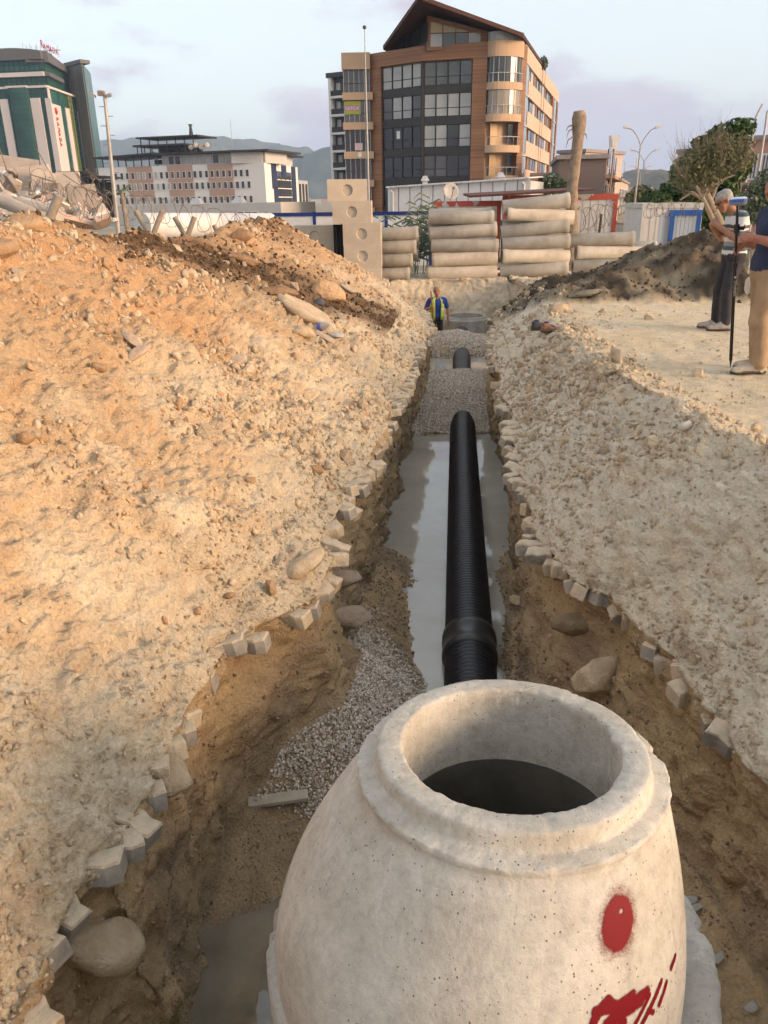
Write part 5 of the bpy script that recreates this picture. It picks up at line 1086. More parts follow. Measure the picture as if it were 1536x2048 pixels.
for f, ua, ub_, pk in ((f1, u1, f1.L - 0.06, pick1), (f2, 0.25, u2, pick2)):
    for k in range(6):
        zt_ = rows_z(k)
        for c_ in range(4):
            a, b = ua + (ub_ - ua) * c_ / 4 + .07, ua + (ub_ - ua) * (c_ + 1) / 4 - .07
            mb = MB(); f.box(mb, a - .07, b + .07, zt_ - 2.1, zt_, -0.42, -0.36, 1)
            wn_ = wpart('window', mb, [m_fr, m_fr], apt)
            for za_2, zb_2 in ((zt_ - 1.28, zt_ - .05), (zt_ - 2.04, zt_ - 1.36)): mb = MB(); f.box(mb, a, b, za_2, zb_2, -0.36, -0.30); wpart('pane', mb, pk[k][c_], apt, wn_)
        mb = MB(); f.box(mb, ua - .08, ub_ + .06, zt_ - FH, zt_ - 2.1, -0.34, -0.22); wpart('spandrel', mb, m_sp, apt)
        for c_ in range(5):
            u = ua + (ub_ - ua) * c_ / 4; mb = MB(); f.box(mb, u - .05, u + .05, zt_ - 2.1, zt_, -0.30, -0.2); wpart('mullion', mb, m_fr, apt)
mb = MB(); f1.box(mb, f1.L - 0.12, f1.L + 0.12, GZ0, ZT - 1.36, -0.25, -0.05); wpart('corner_mullion', mb, m_sp, apt)
# left bay with glazed balconies
fl0 = Face(A0, A1); Lb = fl0.L
mb = MB(); fl0.box(mb, -0.1, Lb + 0.1, ZT - 1.5, ZT + 0.05, -0.2, 0.8); wpart('parapet', mb, m_tanp, apt)
for k in range(6):
    zt_ = ZT - 1.5 - FH * k; zs = zt_ - 2.15
    mb = MB(); fl0.box(mb, -0.1, Lb + 0.35, zs - 0.72, zs, -0.2, 0.8); wpart('balcony_slab', mb, m_tanp, apt)
    mb = MB(); fl0.box(mb, 0.05, Lb, zs, zt_, 0.40, 0.44); wpart('balcony_glass', mb, m_gd if k in (2, 3) else m_gm, apt)
    for c_ in range(6):
        u = 0.05 + (Lb - 0.05) * c_ / 5; mb = MB(); fl0.box(mb, u - .03, u + .03, zs, zt_, 0.44, 0.50); wpart('mullion', mb, m_frl, apt)
    mb = MB(); fl0.box(mb, 0.05, Lb, zs + .85, zs + .90, 0.50, 0.54); wpart('handrail', mb, m_fr, apt)
# for-sale banner and two small notices on the balconies
def banner(name, label, cat, f, u0, u1, z0, z1, n, m):
    c_ = f.p((u0 + u1) / 2, n, z0); t = thing(name, label, cat, c_); mb = MB(); f.box(mb, u0, u1, z0, z1, n, n + 0.02); wpart('sheet', mb, m, t); return t
def sign_text(t, f, txt, u, z, n, size, m, name='lettering', extr=0.01, vertical=None):
    v, fc = text_mesh(txt, size, extr); mb = MB(); w_ = v[:, 0].max()
    mb.add([f.p(u + q[0], n + extr + q[2], z + q[1]) for q in v], fc); return wpart(name, mb, m, t)
zs1 = ZT - 1.5 - FH - 2.15
bn = banner('sale_banner', 'yellow green for sale banner with white SATILIK on the left balcony glazing', 'banner', fl0, 0.08, 1.85, zs1 + 0.78, zs1 + 2.05, 0.56, mat('banner_lime', (0.33, 0.36, 0.07), (0.28, 0.30, 0.06), rough=0.6))
mb = MB(); fl0.box(mb, 0.1, 1.83, zs1 + 1.12, zs1 + 1.66, 0.582, 0.59); wpart('band', mb, mat('banner_mauve', (0.42, 0.22, 0.25), rough=0.6), bn)
sign_text(bn, fl0, 'SATILIK', 0.14, zs1 + 1.2, 0.60, 0.47, mat('paint_white', (0.75, 0.73, 0.70), rough=0.6))
zs2 = ZT - 1.5 - 2 * FH - 2.15; t = banner('small_notice', 'small pink and white notice on the balcony below the banner', 'notice', fl0, 1.1, 1.95, zs2 + 0.12, zs2 + 0.85, 0.56, mat('notice_pink', (0.55, 0.36, 0.36), (0.6, 0.5, 0.5), rough=0.6))
t = thing('wall_shield', 'small white shield shaped plate on the tan balcony slab', 'sign', fl0.p(1.65, 0.81, zs2 - 0.7)); mb = MB(); mb.add([fl0.p(u, 0.83, z) for u, z in ((1.42, zs2 - .08), (1.85, zs2 - .08), (1.85, zs2 - .45), (1.64, zs2 - .66), (1.42, zs2 - .45))] + [fl0.p(u, 0.80, z) for u, z in ((1.42, zs2 - .08), (1.85, zs2 - .08), (1.85, zs2 - .45), (1.64, zs2 - .66), (1.42, zs2 - .45))], [(0, 1, 2, 3, 4), (9, 8, 7, 6, 5)] + [(i, (i + 1) % 5, 5 + (i + 1) % 5, 5 + i) for i in range(5)]); wpart('plate', mb, mat('paint_white', (0.75, 0.73, 0.70)), t)
un = f1.upx(793, 255); t = banner('small_notice', 'small white paper notice inside the dark middle window', 'notice', f1, un - .2, un + .25, rows_z(2) - 1.1, rows_z(2) - .35, -0.295, mat('paint_white', (0.75, 0.73, 0.70)))
# rounded balconies at the corner
f3 = Face(A3, A4); um = f3.L * 0.46; R_ = f3.L * 0.46
mb = MB(); f3.box(mb, f3.L - 0.7, f3.L, GZ0, ZT - 0.2, -0.4, 0.3); wpart('cladding', mb, m_clad, apt)
def arc(f, mb, r0, r1, z0, z1, mat_=0, n=14, flat=0.62):
    vi, vo = [], []
    for k in range(n + 1):
        q = math.pi * k / n; vi.append((um - r0 * math.cos(q), r0 * flat * math.sin(q))); vo.append((um - r1 * math.cos(q), r1 * flat * math.sin(q)))
    for k in range(n):
        b = [f.p(*vi[k], z0), f.p(*vi[k + 1], z0), f.p(*vo[k + 1], z0), f.p(*vo[k], z0)]; t_ = [f.p(*vi[k], z1), f.p(*vi[k + 1], z1), f.p(*vo[k + 1], z1), f.p(*vo[k], z1)]; mb.hexa(b, t_, mat_)
mb = MB(); arc(f3, mb, 0.0, R_, ZT - 1.35, ZT + 0.02); wpart('parapet', mb, m_tanp, apt)
for k in range(7):
    q = math.pi * k / 6; mb = MB(); c_ = f3.p(um - R_ * .97 * math.cos(q), R_ * .97 * .62 * math.sin(q), ZT); mb.tube([c_, np.array(c_) + (0, 0, .85)], 0.03, 5); wpart('rail_post', mb, m_frl, apt)
mb = MB(); arc(f3, mb, R_ * .955, R_ * .965, ZT + 0.05, ZT + 0.8); wpart('rail_glass', mb, glass('rail_glass', (0.30, 0.29, 0.27), 0.1), apt)
for k in range(6):
    zt_ = ZT - 1.35 - FH * k; zs = zt_ - 2.2
    mb = MB(); arc(f3, mb, 0.0, R_, zs - 0.68, zs); wpart('balcony_slab', mb, m_tanp, apt)
    if k < 2:
        mb = MB(); arc(f3, mb, R_ * .86, R_ * .9, zs, zt_); wpart('balcony_glass', mb, m_gd if k == 0 else glass('glass_warm', (0.30, 0.25, 0.19), 0.12), apt)
        for j in range(9): q = math.pi * (j + .5) / 9; c_ = np.array(f3.p(um - R_ * .91 * math.cos(q), R_ * .91 * .62 * math.sin(q), zs)); mb = MB(); mb.tube([c_, c_ + (0, 0, 2.2)], 0.03, 4); wpart('mullion', mb, m_frl, apt)
    else:
        ud = um - 0.4; mb = MB(); f3.box(mb, ud - .9, ud - .1, zs, zt_ - .1, -0.28, -0.22); wpart('balcony_door', mb, glass('door_glow_tint', (0.55, 0.36, 0.16), 0.2), apt); mb = MB(); f3.box(mb, ud + 1.2, ud + 1.8, zs + .4, zt_ - .1, -0.28, -0.22); wpart('window', mb, m_gd, apt)  # the door's warm glow is painted as glass colour
    for j in range(9): q = math.pi * (j + .5) / 9; c_ = np.array(f3.p(um - R_ * .975 * math.cos(q), R_ * .975 * .62 * math.sin(q), zs)); mb = MB(); mb.tube([c_, c_ + (0, 0, .8)], 0.022, 4); wpart('rail_post', mb, m_frl, apt)
    mb = MB(); arc(f3, mb, R_ * .965, R_ * .985, zs + .76, zs + .82); wpart('handrail', mb, m_frl, apt)
# right side, lit by the evening sun, whose pink is also in its plaster
S = fr5.L
mb = MB(); fr5.box(mb, 0, S, ZT - 1.5, ZT, -0.3, 0.0); wpart('parapet', mb, m_litp, apt)
for a, b, m_, nm in ((0.0, 0.5, m_clad, 'cladding'), (0.5, 3.6, m_gb, 'glass_strip'), (S - 8.5, S - 7.0, m_clad, 'cladding'), (S - 5.5, S - 2.2, m_gb, 'glass_strip'), (S - 1.6, S, m_clad, 'cladding')):
    mb = MB(); fr5.box(mb, a, b, GZ0, ZT - 1.5, -0.3, 0.03 if nm == 'cladding' else -0.05); wpart(nm, mb, m_, apt)
for k in range(6):
    zt_ = rows_z(k); 
    for a in (0.5, S - 5.5): mb = MB(); fr5.box(mb, a, a + 3.1, zt_ - FH - .1, zt_ - FH + .12, -0.05, 0.02); wpart('glass_band', mb, m_frl, apt)
    mb = MB(); fr5.box(mb, 3.6, S - 8.5, zt_ - FH, zt_ - 1.35, -0.3, 0.0); wpart('wall_band', mb, m_litp, apt)
    for c_ in range(9):
        a = 3.9 + (S - 13) * c_ / 9; mb = MB(); fr5.box(mb, a, a + (S - 13) / 9 * (0.8 if c_ % 3 else 0.6), zt_ - 1.33, zt_ - 0.04, -0.32, -0.22); wpart('window', mb, [m_gd, m_frl, mat('shutter_brown', (0.22, 0.13, 0.085), rough=0.6), m_gm][(c_ * 5 + k * 3) % 4], apt)
# penthouse and slanted roof
def up(px, py, d): return PY(px, py, d)
r_ap, r_r, r_l = up(838, -2, 84.5), up(1046, 74, 86.5), up(766, 99, 93.0)
bk3 = np.array([back[0], back[1], 0])
def slab3(name, a, b, c, d, th, m, root):
    mb = MB(); t_ = np.array([0, 0, th]); mb.hexa([a, b, c, d], [a + t_, b + t_, c + t_, d + t_]); return wpart(name, mb, m, root)
rf = slab3('roof', r_ap, r_r, r_r + bk3 * 20, r_ap + bk3 * 20, 0.35, m_roof, apt); slab3('roof', r_l, r_ap, r_ap + bk3 * 20, r_l + bk3 * 20, 0.35, m_roof, apt)
pc, pr2, pl2 = up(853, 88, 89), up(975, 82, 88.5), up(788, 100, 95)
fpr, fpl = Face(pc[:2], pr2[:2]), Face(pl2[:2], pc[:2])
def zroof(px, d): return None
zA, zB = up(853, 30, 89)[2], up(972, 62, 88.5)[2]
mb = MB(); mb.hexa([fpr.p(0, -6, ZT - .5), fpr.p(fpr.L, -6, ZT - .5), fpr.p(fpr.L, -0.1, ZT - .5), fpr.p(0, -0.1, ZT - .5)], [fpr.p(0, -6, zA), fpr.p(fpr.L, -6, zB), fpr.p(fpr.L, -0.1, zB), fpr.p(0, -0.1, zA)]); wpart('penthouse_wall', mb, m_clad, apt)
for c_ in range(4):
    a, b = 0.35 + (fpr.L - 1.0) * c_ / 4 + .05, 0.35 + (fpr.L - 1.0) * (c_ + 1) / 4 - .05; za, zb2 = zA + (zB - zA) * a / fpr.L - .45, zA + (zB - zA) * b / fpr.L - .45
    mb = MB(); z0 = ZT + 1.0; mb.hexa([fpr.p(a, -.1, z0), fpr.p(b, -.1, z0), fpr.p(b, 0, z0), fpr.p(a, 0, z0)], [fpr.p(a, -.1, za), fpr.p(b, -.1, zb2), fpr.p(b, 0, zb2), fpr.p(a, 0, za)]); wpart('window', mb, m_gy, apt)
    mb = MB(); fpr.box(mb, a, b, ZT - .2, ZT + .9, -.1, 0); wpart('window', mb, m_gl if c_ in (0, 3) else m_gm, apt)
zL0 = up(788, 96, 95)[2]
mb = MB(); mb.hexa([fpl.p(0, -5, ZT - .5), fpl.p(fpl.L, -5, ZT - .5), fpl.p(fpl.L, -.12, ZT - .5), fpl.p(0, -.12, ZT - .5)], [fpl.p(0, -5, ZT + .8), fpl.p(fpl.L, -5, zA), fpl.p(fpl.L, -.12, zA - .2), fpl.p(0, -.12, ZT + .8)]); wpart('penthouse_wall', mb, m_sp, apt)
for c_ in range(5):
    a, b = fpl.L * c_ / 5 + .05, fpl.L * (c_ + 1) / 5 - .05; za, zb2 = ZT + 0.7 + (zA - ZT - 1.3) * a / fpl.L, ZT + .7 + (zA - ZT - 1.3) * b / fpl.L
    mb = MB(); mb.hexa([fpl.p(a, -.12, ZT + .3), fpl.p(b, -.12, ZT + .3), fpl.p(b, -.02, ZT + .3), fpl.p(a, -.02, ZT + .3)], [fpl.p(a, -.12, za), fpl.p(b, -.12, zb2), fpl.p(b, -.02, zb2), fpl.p(a, -.02, za)]); wpart('window', mb, m_gd, apt)
# taller grey block just behind, left
B0, B1 = PY(664, 200, 126)[:2], PY(700, 200, 124.5)[:2]; fb2 = Face(B0, B1); zb4 = PY(668, 152, 128)[2]
bg = thing('apartment_block', 'narrow dark grey block with white balcony slabs behind the brown one', 'building', (B0[0], B0[1], GZ0))
mb = MB(); fb2.box(mb, 0, fb2.L + 6, GZ0, zb4 - .6, -14, 0); wpart('wall', mb, mat('slate_wall', (0.10, 0.105, 0.115), rough=0.7), bg)
mb = MB(); fb2.box(mb, -0.3, fb2.L + 6.2, zb4 - .6, zb4, -14.2, 1.0); wpart('roof', mb, mat('slate_roof', (0.06, 0.065, 0.075), rough=0.6), bg); mb = MB(); fb2.box(mb, 0, 0.45, GZ0, zb4 - .6, 0, 0.9); wpart('corner_pier', mb, m_whitep, bg)
nfl = int((zb4 - GZ0) / 2.35)
for k in range(nfl):
    z = zb4 - 0.9 - 2.35 * (k + 1); mb = MB(); fb2.box(mb, 0.1, fb2.L + 4, z, z + .3, 0, 1.0); wpart('balcony_slab', mb, m_whitep, bg)
    mb = MB(); fb2.box(mb, 0.4, fb2.L + 4, z + .3, z + 1.0, 0.9, 0.95); wpart('balcony_rail', mb, m_sp, bg); mb = MB(); fb2.box(mb, 0.8, 1.5, z + .35, z + 2.0, 0.0, 0.06); wpart('window', mb, m_gl, bg)

# ================================================================ OFFICE BUILDING
YO = 205.0
m_ow = mat('office_white', (0.74, 0.70, 0.65), (0.68, 0.64, 0.59), scale=0.1, rough=0.85); m_ob = mat('office_brown', (0.45, 0.30, 0.225), (0.40, 0.265, 0.20), scale=0.1, rough=0.85); m_on = mat('office_navy', (0.025, 0.035, 0.085), rough=0.6)
O0, O1 = PY(205, 400, 212)[:2], PY(533, 400, 196)[:2]; O2 = PY(598, 400, 226)[:2]
fo, fo2 = Face(O0, O1), Face(O1, O2)
zo = PY(530, 325, 196)[2]; of = thing('office_building', 'long low office building with white and brown painted bays', 'building', (O0[0], O0[1], GZ0))
mb = MB(); mb.prism([tuple(O0), tuple(O1), tuple(O2), tuple(O2 + (O0 - O1))], GZ0, zo); wpart('wall', mb, m_ow, of)
bays = [(205, 260, m_ow), (260, 310, m_ob), (310, 340, m_ow), (340, 390, m_ob), (390, 420, m_ow), (420, 470, m_ob), (470, 533, m_ow)]
for a, b, m_ in bays:
    if m_ is m_ob: mb = MB(); fo.box(mb, fo.upx(a), fo.upx(b), GZ0 + 3, zo + .02, 0, 0.12); wpart('painted_bay', mb, m_ob, of)
wx = [(235, m_gd), (247, m_gd), (258, m_gd), (269, m_gl), (280, m_gl), (291, m_gl), (303, m_gd), (315, m_gl), (326, m_gd), (337, m_gl), (348, m_gm), (359, m_gm), (371, m_gd), (382, m_gd), (393, m_gd), (404, m_gd), (416, m_gd), (427, m_gd), (438, m_gm), (450, m_gd), (462, m_gd), (474, m_gd), (485, m_gd), (497, m_gd)]
rows_y = [345.5, 369, 398]
for ri, ry in enumerate(rows_y):
    for k, (px, m_) in enumerate(wx):
        u = fo.upx(px + ri * 2.0, 370); d = 212 + (196 - 212) * u / fo.L; z = PY(485, ry, 197)[2]; w_ = 0.42
        mb = MB(); fo.box(mb, u - .46, u + .46, z - .88, z + .76, 0.12, 0.19); wn_ = wpart('window', mb, m_ow, of); mb = MB(); fo.box(mb, u - .36, u + .36, z - .74, z + .66, 0.19, 0.22); wpart('pane', mb, m_ if (k + ri) % 3 else m_gd, of, wn_)
ua, ub_ = fo.upx(328), fo.L
mb = MB(); fo.box(mb, ua, ub_, zo, zo + 2.3, -12, -0.8); wpart('penthouse_wall', mb, mat('pent_wall', (0.55, 0.53, 0.50), rough=0.7), of)
for k in range(16):
    a = ua + (ub_ - ua) * (k + .12) / 16; mb = MB(); fo.box(mb, a, a + (ub_ - ua) / 16 * .76, zo + .3, zo + 2.0, -0.8, -0.7); wpart('window', mb, m_gd if k in (1, 2, 8) else m_gl, of)
m_canopy = mat('canopy_dark', (0.045, 0.042, 0.042), rough=0.6)
mb = MB(); fo.box(mb, ua - .6, ub_ + 2.0, zo + 2.35, zo + 2.75, -16, 1.5); wpart('roof', mb, m_canopy, of)
mb = MB(); fo2.box(mb, -1.0, fo2.L + .8, zo + 2.36, zo + 2.74, -8, 1.6); wpart('roof', mb, m_canopy, of)
mb = MB(); fo2.box(mb, 0.5, fo2.L - 3, zo, zo + 2.3, -8, -0.5); wpart('penthouse_wall', mb, mat('pent_wall', (0.55, 0.53, 0.50)), of)
# open terrace roofs on the left
u0_, u1_ = fo.upx(205) - .5, ua - .6
mb = MB(); P = fo.p; mb.hexa([P(u0_, 1.2, zo + 2.0), P(u1_, 1.2, zo + 2.6), P(u1_, -14, zo + 2.6), P(u0_, -14, zo + 2.0)], [P(u0_, 1.2, zo + 2.35), P(u1_, 1.2, zo + 2.95), P(u1_, -14, zo + 2.95), P(u0_, -14, zo + 2.35)]); wpart('terrace_roof', mb, m_canopy, of)
for k in range(9): u = u0_ + (u1_ - u0_) * k / 8; mb = MB(); fo.box(mb, u - .1, u + .1, zo, zo + 2.05, 0.3, 0.5); wpart('terrace_post', mb, m_canopy, of)
mb = MB(); fo.box(mb, fo.upx(262), u1_, zo + .9, zo + 2.0, -12, -11.5); wpart('terrace_backdrop', mb, m_sp, of)
for (pa, pb_, z_, th) in ((262, 366, zo + 4.6, .4), (270, 392, zo + 6.4, .35)):
    a, b = fo.upx(pa), fo.upx(pb_); mb = MB(); fo.box(mb, a, b, z_, z_ + th, -12, -3); wpart('upper_canopy', mb, m_canopy, of)
    for k in range(7): u = a + (b - a) * (k + .3) / 7; mb = MB(); fo.box(mb, u - .09, u + .09, zo + 2.7, z_, -4, -3.8); wpart('canopy_post', mb, m_canopy, of)
mb = MB(); fo.box(mb, fo.upx(278), fo.upx(366), zo + 3.2, zo + 4.5, -11, -10.5); wpart('upper_screen', mb, m_sp, of)
mb = MB(); a = np.array(fo.p(fo.upx(376), -4, zo + 6.4)); mb.tube([a, a + (0, 0, 1.4), a + (0, 0, 2.6)], [.55, .4, .25], 8); mb.tube([a + (0, 0, 2.4), a + (0, 0, 2.7)], [.5, .5], 8); wpart('chimney', mb, m_canopy, of)
for k, px in enumerate((382, 392, 402, 414)):
    c_ = np.array(fo.p(fo.upx(px), -2, zo + 3.9 + .4 * (k % 2))); mb = MB(); mb.lathe([(0, -.1), (.35, -.06), (.62, .1), (.62, .14), (0, 0)], 14, c_, rotm(1.2, 0, .3)); mb.tube([c_, c_ - (0, 0, 1.3)], .05, 4); wpart('roof_dish', mb, mat('dish_cream', (0.5, 0.42, 0.35), rough=0.6), of)
for px, py in ((413, 278), (449, 238), (438, 275), (432, 290)):
    u = fo.upx(px, py + 20); mb = MB(); d = 212 + (196 - 212) * u / fo.L; a = np.array(fo.p(u, -3, zo + 2.7)); b = PY(px, py, d + 3); mb.tube([a, np.array([a[0], a[1], b[2]])], .07, 4); wpart('antenna', mb, m_pole, of)
# short side with navy strips and glazing
for a, b, z0, z1 in ((.18, .30, 5.4, 99), (.47, .60, 8.3, 99), (.78, .90, 1.5, 99), (.22, .32, 0.5, 5.4)):
    mb = MB(); fo2.box(mb, fo2.L * a, fo2.L * b, GZ0 + z0, min(zo, z1), 0, 0.25); wpart('navy_strip', mb, m_on, of)
for r_ in range(4):
    for c_ in range(6):
        a = fo2.L * (.32 + .075 * c_); mb = MB(); fo2.box(mb, a, a + fo2.L * .066, 1.0 + 2.0 * r_, 2.75 + 2.0 * r_, 0, 0.12); wpart('window', mb, m_gd, of)
for c_ in range(5):
    a = fo2.L * (.31 + .13 * c_); mb = MB(); fo2.box(mb, a, a + .8, zo - 3.4, zo - 1.7, 0, 0.1); wpart('window', mb, m_gm, of)
N0_, N1_ = PY(596, 400, 235)[:2], PY(617, 400, 245)[:2]; fn = Face(N0_, N1_); mb = MB(); fn.box(mb, 0, fn.L, GZ0, PY(605, 361, 240)[2], -8, 0); t = thing('annex_building', 'narrow grey annex right of the office building', 'building', (N0_[0], N0_[1], GZ0)); wpart('wall', mb, mat('annex_grey', (0.42, 0.40, 0.39), rough=0.8), t)
for k in range(3): mb = MB(); fn.box(mb, fn.L * (.15 + .3 * k), fn.L * (.3 + .3 * k), 0, PY(605, 368, 240)[2], 0, .15); wpart('window', mb, m_gd, t)
# low hall in front of it
H0, H1 = PY(230, 430, 100)[:2], PY(562, 420, 92)[:2]; fh = Face(H0, H1); zh0, zh1 = PY(245, 412, 100)[2], PY(560, 404, 92)[2]; hall = thing('low_hall', 'low grey flat roofed hall in front of the office building', 'building', (H0[0], H0[1], GZ0))
mb = MB(); mb.hexa([fh.p(0, -9, GZ0), fh.p(fh.L, -9, GZ0), fh.p(fh.L, 0, GZ0), fh.p(0, 0, GZ0)], [fh.p(0, -9, zh0), fh.p(fh.L, -9, zh1), fh.p(fh.L, 0, zh1), fh.p(0, 0, zh0)]); wpart('wall', mb, mat('hall_grey', (0.50, 0.47, 0.43), (0.45, 0.42, 0.385), scale=0.3, rough=0.85), hall)
for px in (482, 497, 510, 370, 384, 396):
    u = fh.upx(px, 430); mb = MB(); z = PY(px, 429, 94)[2] - (0.3 if px < 450 else 0); fh.box(mb, u - .42, u + .42, z - .36, z + .36, 0, .06, 1); fh.box(mb, u - .36, u + .36, z - .28, z + .28, .06, .09); wpart('window', mb, [m_gd, m_whitep], hall)
for px in (386, 471):
    u = fh.upx(px, 405); mb = MB(); z = zh0 + (zh1 - zh0) * u / fh.L; mb.hexa([fh.p(u - .75, -1.4, z), fh.p(u + .75, -1.4, z), fh.p(u + .75, -.3, z), fh.p(u - .75, -.3, z)], [fh.p(u - .4, -1.1, z + .65), fh.p(u + .4, -1.1, z + .65), fh.p(u + .4, -.6, z + .65), fh.p(u - .4, -.6, z + .65)]); wpart('roof_hood', mb, m_vent, hall)

# ================================================================ HOTEL
YH = 300.0
m_hg = glass('hotel_glass', (0.025, 0.10, 0.08), 0.3, 0.35, (0.015, 0.06, 0.05)); m_hg2 = glass('hotel_glass_lit_tint', (0.20, 0.22, 0.055), 0.15, 0.4); m_hw = mat('hotel_panel', (0.60, 0.53, 0.49), (0.55, 0.48, 0.44), scale=0.05, rough=0.8); m_hgr = mat('hotel_grey', (0.13, 0.125, 0.125), rough=0.6); m_hm = mat('hotel_mullion', (0.015, 0.045, 0.04), rough=0.5); m_hst = mat('hotel_stone', (0.25, 0.22, 0.17), rough=0.8)  # lit look of one glass strip painted as a yellower colour
h0, h1 = PY(-60, 340, YH + 6)[:2], PY(118, 340, YH)[:2]; h2 = PY(180, 340, YH + 34)[:2]
fh1, fh2 = Face(h0, h1), Face(h1, h2)
zt1 = PY(112, 175, YH)[2]                          # top of the panelled shaft
zt2 = PY(120, 118, YH + 4)[2]
hot = thing('hotel_tower', 'green glass hotel tower with pale vertical panels and curved grey roof edge', 'building', (h1[0], h1[1], GZ0))
mb = MB(); mb.prism([tuple(h0), tuple(h1), tuple(h2), tuple(h2 + (h0 - h1))], GZ0, zt1); wpart('tower_core', mb, m_hg, hot)
def grid(f, a, b, z0, z1, du, dz, n0, mt=m_hm, w_=.10):
    mb = MB(); nu, nz = max(1, int(round((b - a) / du))), max(1, int(round((z1 - z0) / dz)))
    for k in range(nu + 1): u = a + (b - a) * k / nu; f.box(mb, u - w_, u + w_, z0, z1, n0, n0 + .12)
    for k in range(nz + 1): z = z0 + (z1 - z0) * k / nz; f.box(mb, a, b, z - w_, z + w_, n0 + .005, n0 + .11)
    return wpart('mullion_grid', mb, mt, hot)
grid(fh1, 0, fh1.L, 5, zt1, 1.9, 1.9, 0.0)
def hp(f, pa, pb_, ytop, nm='panel', m_=m_hw, n1=.5, pyb=300):
    a, b = f.upx(pa, pyb), f.upx(pb_, pyb); mb = MB(); z1 = PY(118, ytop, YH)[2]; f.box(mb, a, b, GZ0, z1, 0, n1); return wpart(nm, mb, m_, hot)
hp(fh1, -16, -4, 195); hp(fh1, 18, 34, 195); hp(fh1, 78, 97, 195); hp(fh1, 107, 118, 196)
mb = MB(); fh1.box(mb, 0, fh1.L + .3, zt1, zt1 + .7, -1, .7); wpart('cornice', mb, m_hw, hot); mb = MB(); fh2.box(mb, -.3, fh2.L, zt1, zt1 + .7, -1, .7); wpart('cornice', mb, m_hw, hot)
# bowed glass bay
ua, ub_ = fh1.upx(37, 300), fh1.upx(77, 300); uc, rr_ = (ua + ub_) / 2, (ub_ - ua) / 2
mb = MB(); mg = MB()
for k in range(12):
    q0, q1 = math.pi * k / 12, math.pi * (k + 1) / 12
    a, b = (uc - rr_ * math.cos(q0), rr_ * .38 * math.sin(q0)), (uc - rr_ * math.cos(q1), rr_ * .38 * math.sin(q1))
    mb.add([fh1.p(*a, GZ0), fh1.p(*b, GZ0), fh1.p(*b, zt1 + .2), fh1.p(*a, zt1 + .2)], [(0, 1, 2, 3)], 0)
    mg.tube([fh1.p(*a, 3), fh1.p(*a, zt1)], .1, 4)
for k in range(22):
    z = 3 + (zt1 - 3) * k / 22; mg.tube([fh1.p(uc - rr_ * 1.0 * math.cos(math.pi * j / 12), rr_ * .385 * math.sin(math.pi * j / 12), z) for j in range(13)], .1, 4)
wpart('bow_window', mb, m_hg, hot); wpart('mullion_grid', mg, m_hm, hot)
mb = MB(); fh1.box(mb, uc - rr_, uc + rr_, zt1 + .2, zt1 + .8, 0, rr_ * .36); wpart('cornice', mb, m_hw, hot)
# right flank
Lf = fh2.L
for a, b, m_, nm in ((0, .30, m_hw, 'panel'), (.30, .44, m_hg, 'glass_strip'), (.44, .56, m_hw, 'panel'), (.56, .70, m_hg2, 'glass_strip'), (.70, .80, m_hg, 'glass_strip'), (.80, .98, m_hw, 'panel')):
    mb = MB(); fh2.box(mb, Lf * a, Lf * b - .1, GZ0, zt1 - (4.6 if nm == 'panel' else 0.1), 0, .5 if nm == 'panel' else .25); wpart(nm, mb, m_, hot)
grid(fh2, Lf * .56, Lf * .80, 5, zt1, Lf * .08, 1.9, .26); 
mb = MB(); fh2.box(mb, 0, 1.6, zt1 - 4.6, zt1, 0, .48); wpart('corner_panel', mb, m_hw, hot)
red = mat('sign_red', (0.50, 0.02, 0.025), rough=0.5)
zl_ = PY(122, 221, YH + 3)[2]; mb = MB(); uo = Lf * .13; mb.lathe([(0, -.1), (1.1, -.1), (1.1, .2), (0, .2)], 16, fh2.p(uo, .55, zl_), np.stack([np.array([fh2.U[0], fh2.U[1], 0]), np.array([0, 0, 1.0]), np.array([fh2.N[0], fh2.N[1], 0])], 1)); tag(wpart('sign_emblem', mb, red, hot), 'round red emblem above the upright hotel name')
for k, ch in enumerate('RAMADA'):
    v, fc = text_mesh(ch, 2.0, .12); mb = MB()     # letters turned on their side, read downwards
    mb.add([fh2.p(uo - .9 + q[1] * 1.3, .65 + q[2], zl_ - 1.9 - k * 1.62 - q[0]) for q in v], fc); wpart('sign_letter', mb, red, hot)
# upper storeys, set back, and the grey roof edge
s1, s2 = h1 + (-0.5, 3.0), h2 + (-3.0, 0.5); s0 = h0 + (0, 3); ft1, ft2 = Face(s0, s1), Face(s1, s2)
mb = MB(); mb.prism([tuple(s0), tuple(s1), tuple(s2), tuple(s2 + (s0 - s1))], zt1 + .7, zt2); wpart('upper_core', mb, m_hg, hot)
grid(ft1, 0, ft1.L, zt1 + .8, zt2, 1.9, 1.7, 0.0)
zm = zt1 + (zt2 - zt1) * .42; mb = MB(); ft1.box(mb, 0, ft1.L, zm, zm + 1.3, 0, 1.6); wpart('balcony_band', mb, m_hw, hot); mb = MB(); ft2.box(mb, -1, ft2.L * .55, zm, zm + 1.3, 0, 1.4); wpart('balcony_band', mb, m_hgr, hot)
n = 14; mb = MB()
for k in range(n):
    a, b = ft1.L * k / n, ft1.L * (k + 1) / n; bow = lambda u: 3.4 * (1 - ((u - ft1.L * .62) / (ft1.L * .66)) ** 2)
    za, zb2 = zt2 + bow(a), zt2 + bow(b)
    mb.hexa([ft1.p(a, -6, zt2 - .2), ft1.p(b, -6, zt2 - .2), ft1.p(b, 1.6, zt2 - .2), ft1.p(a, 1.6, zt2 - .2)], [ft1.p(a, -6, za), ft1.p(b, -6, zb2), ft1.p(b, 1.6, zb2), ft1.p(a, 1.6, za)])
wpart('roof_edge', mb, m_hgr, hot)
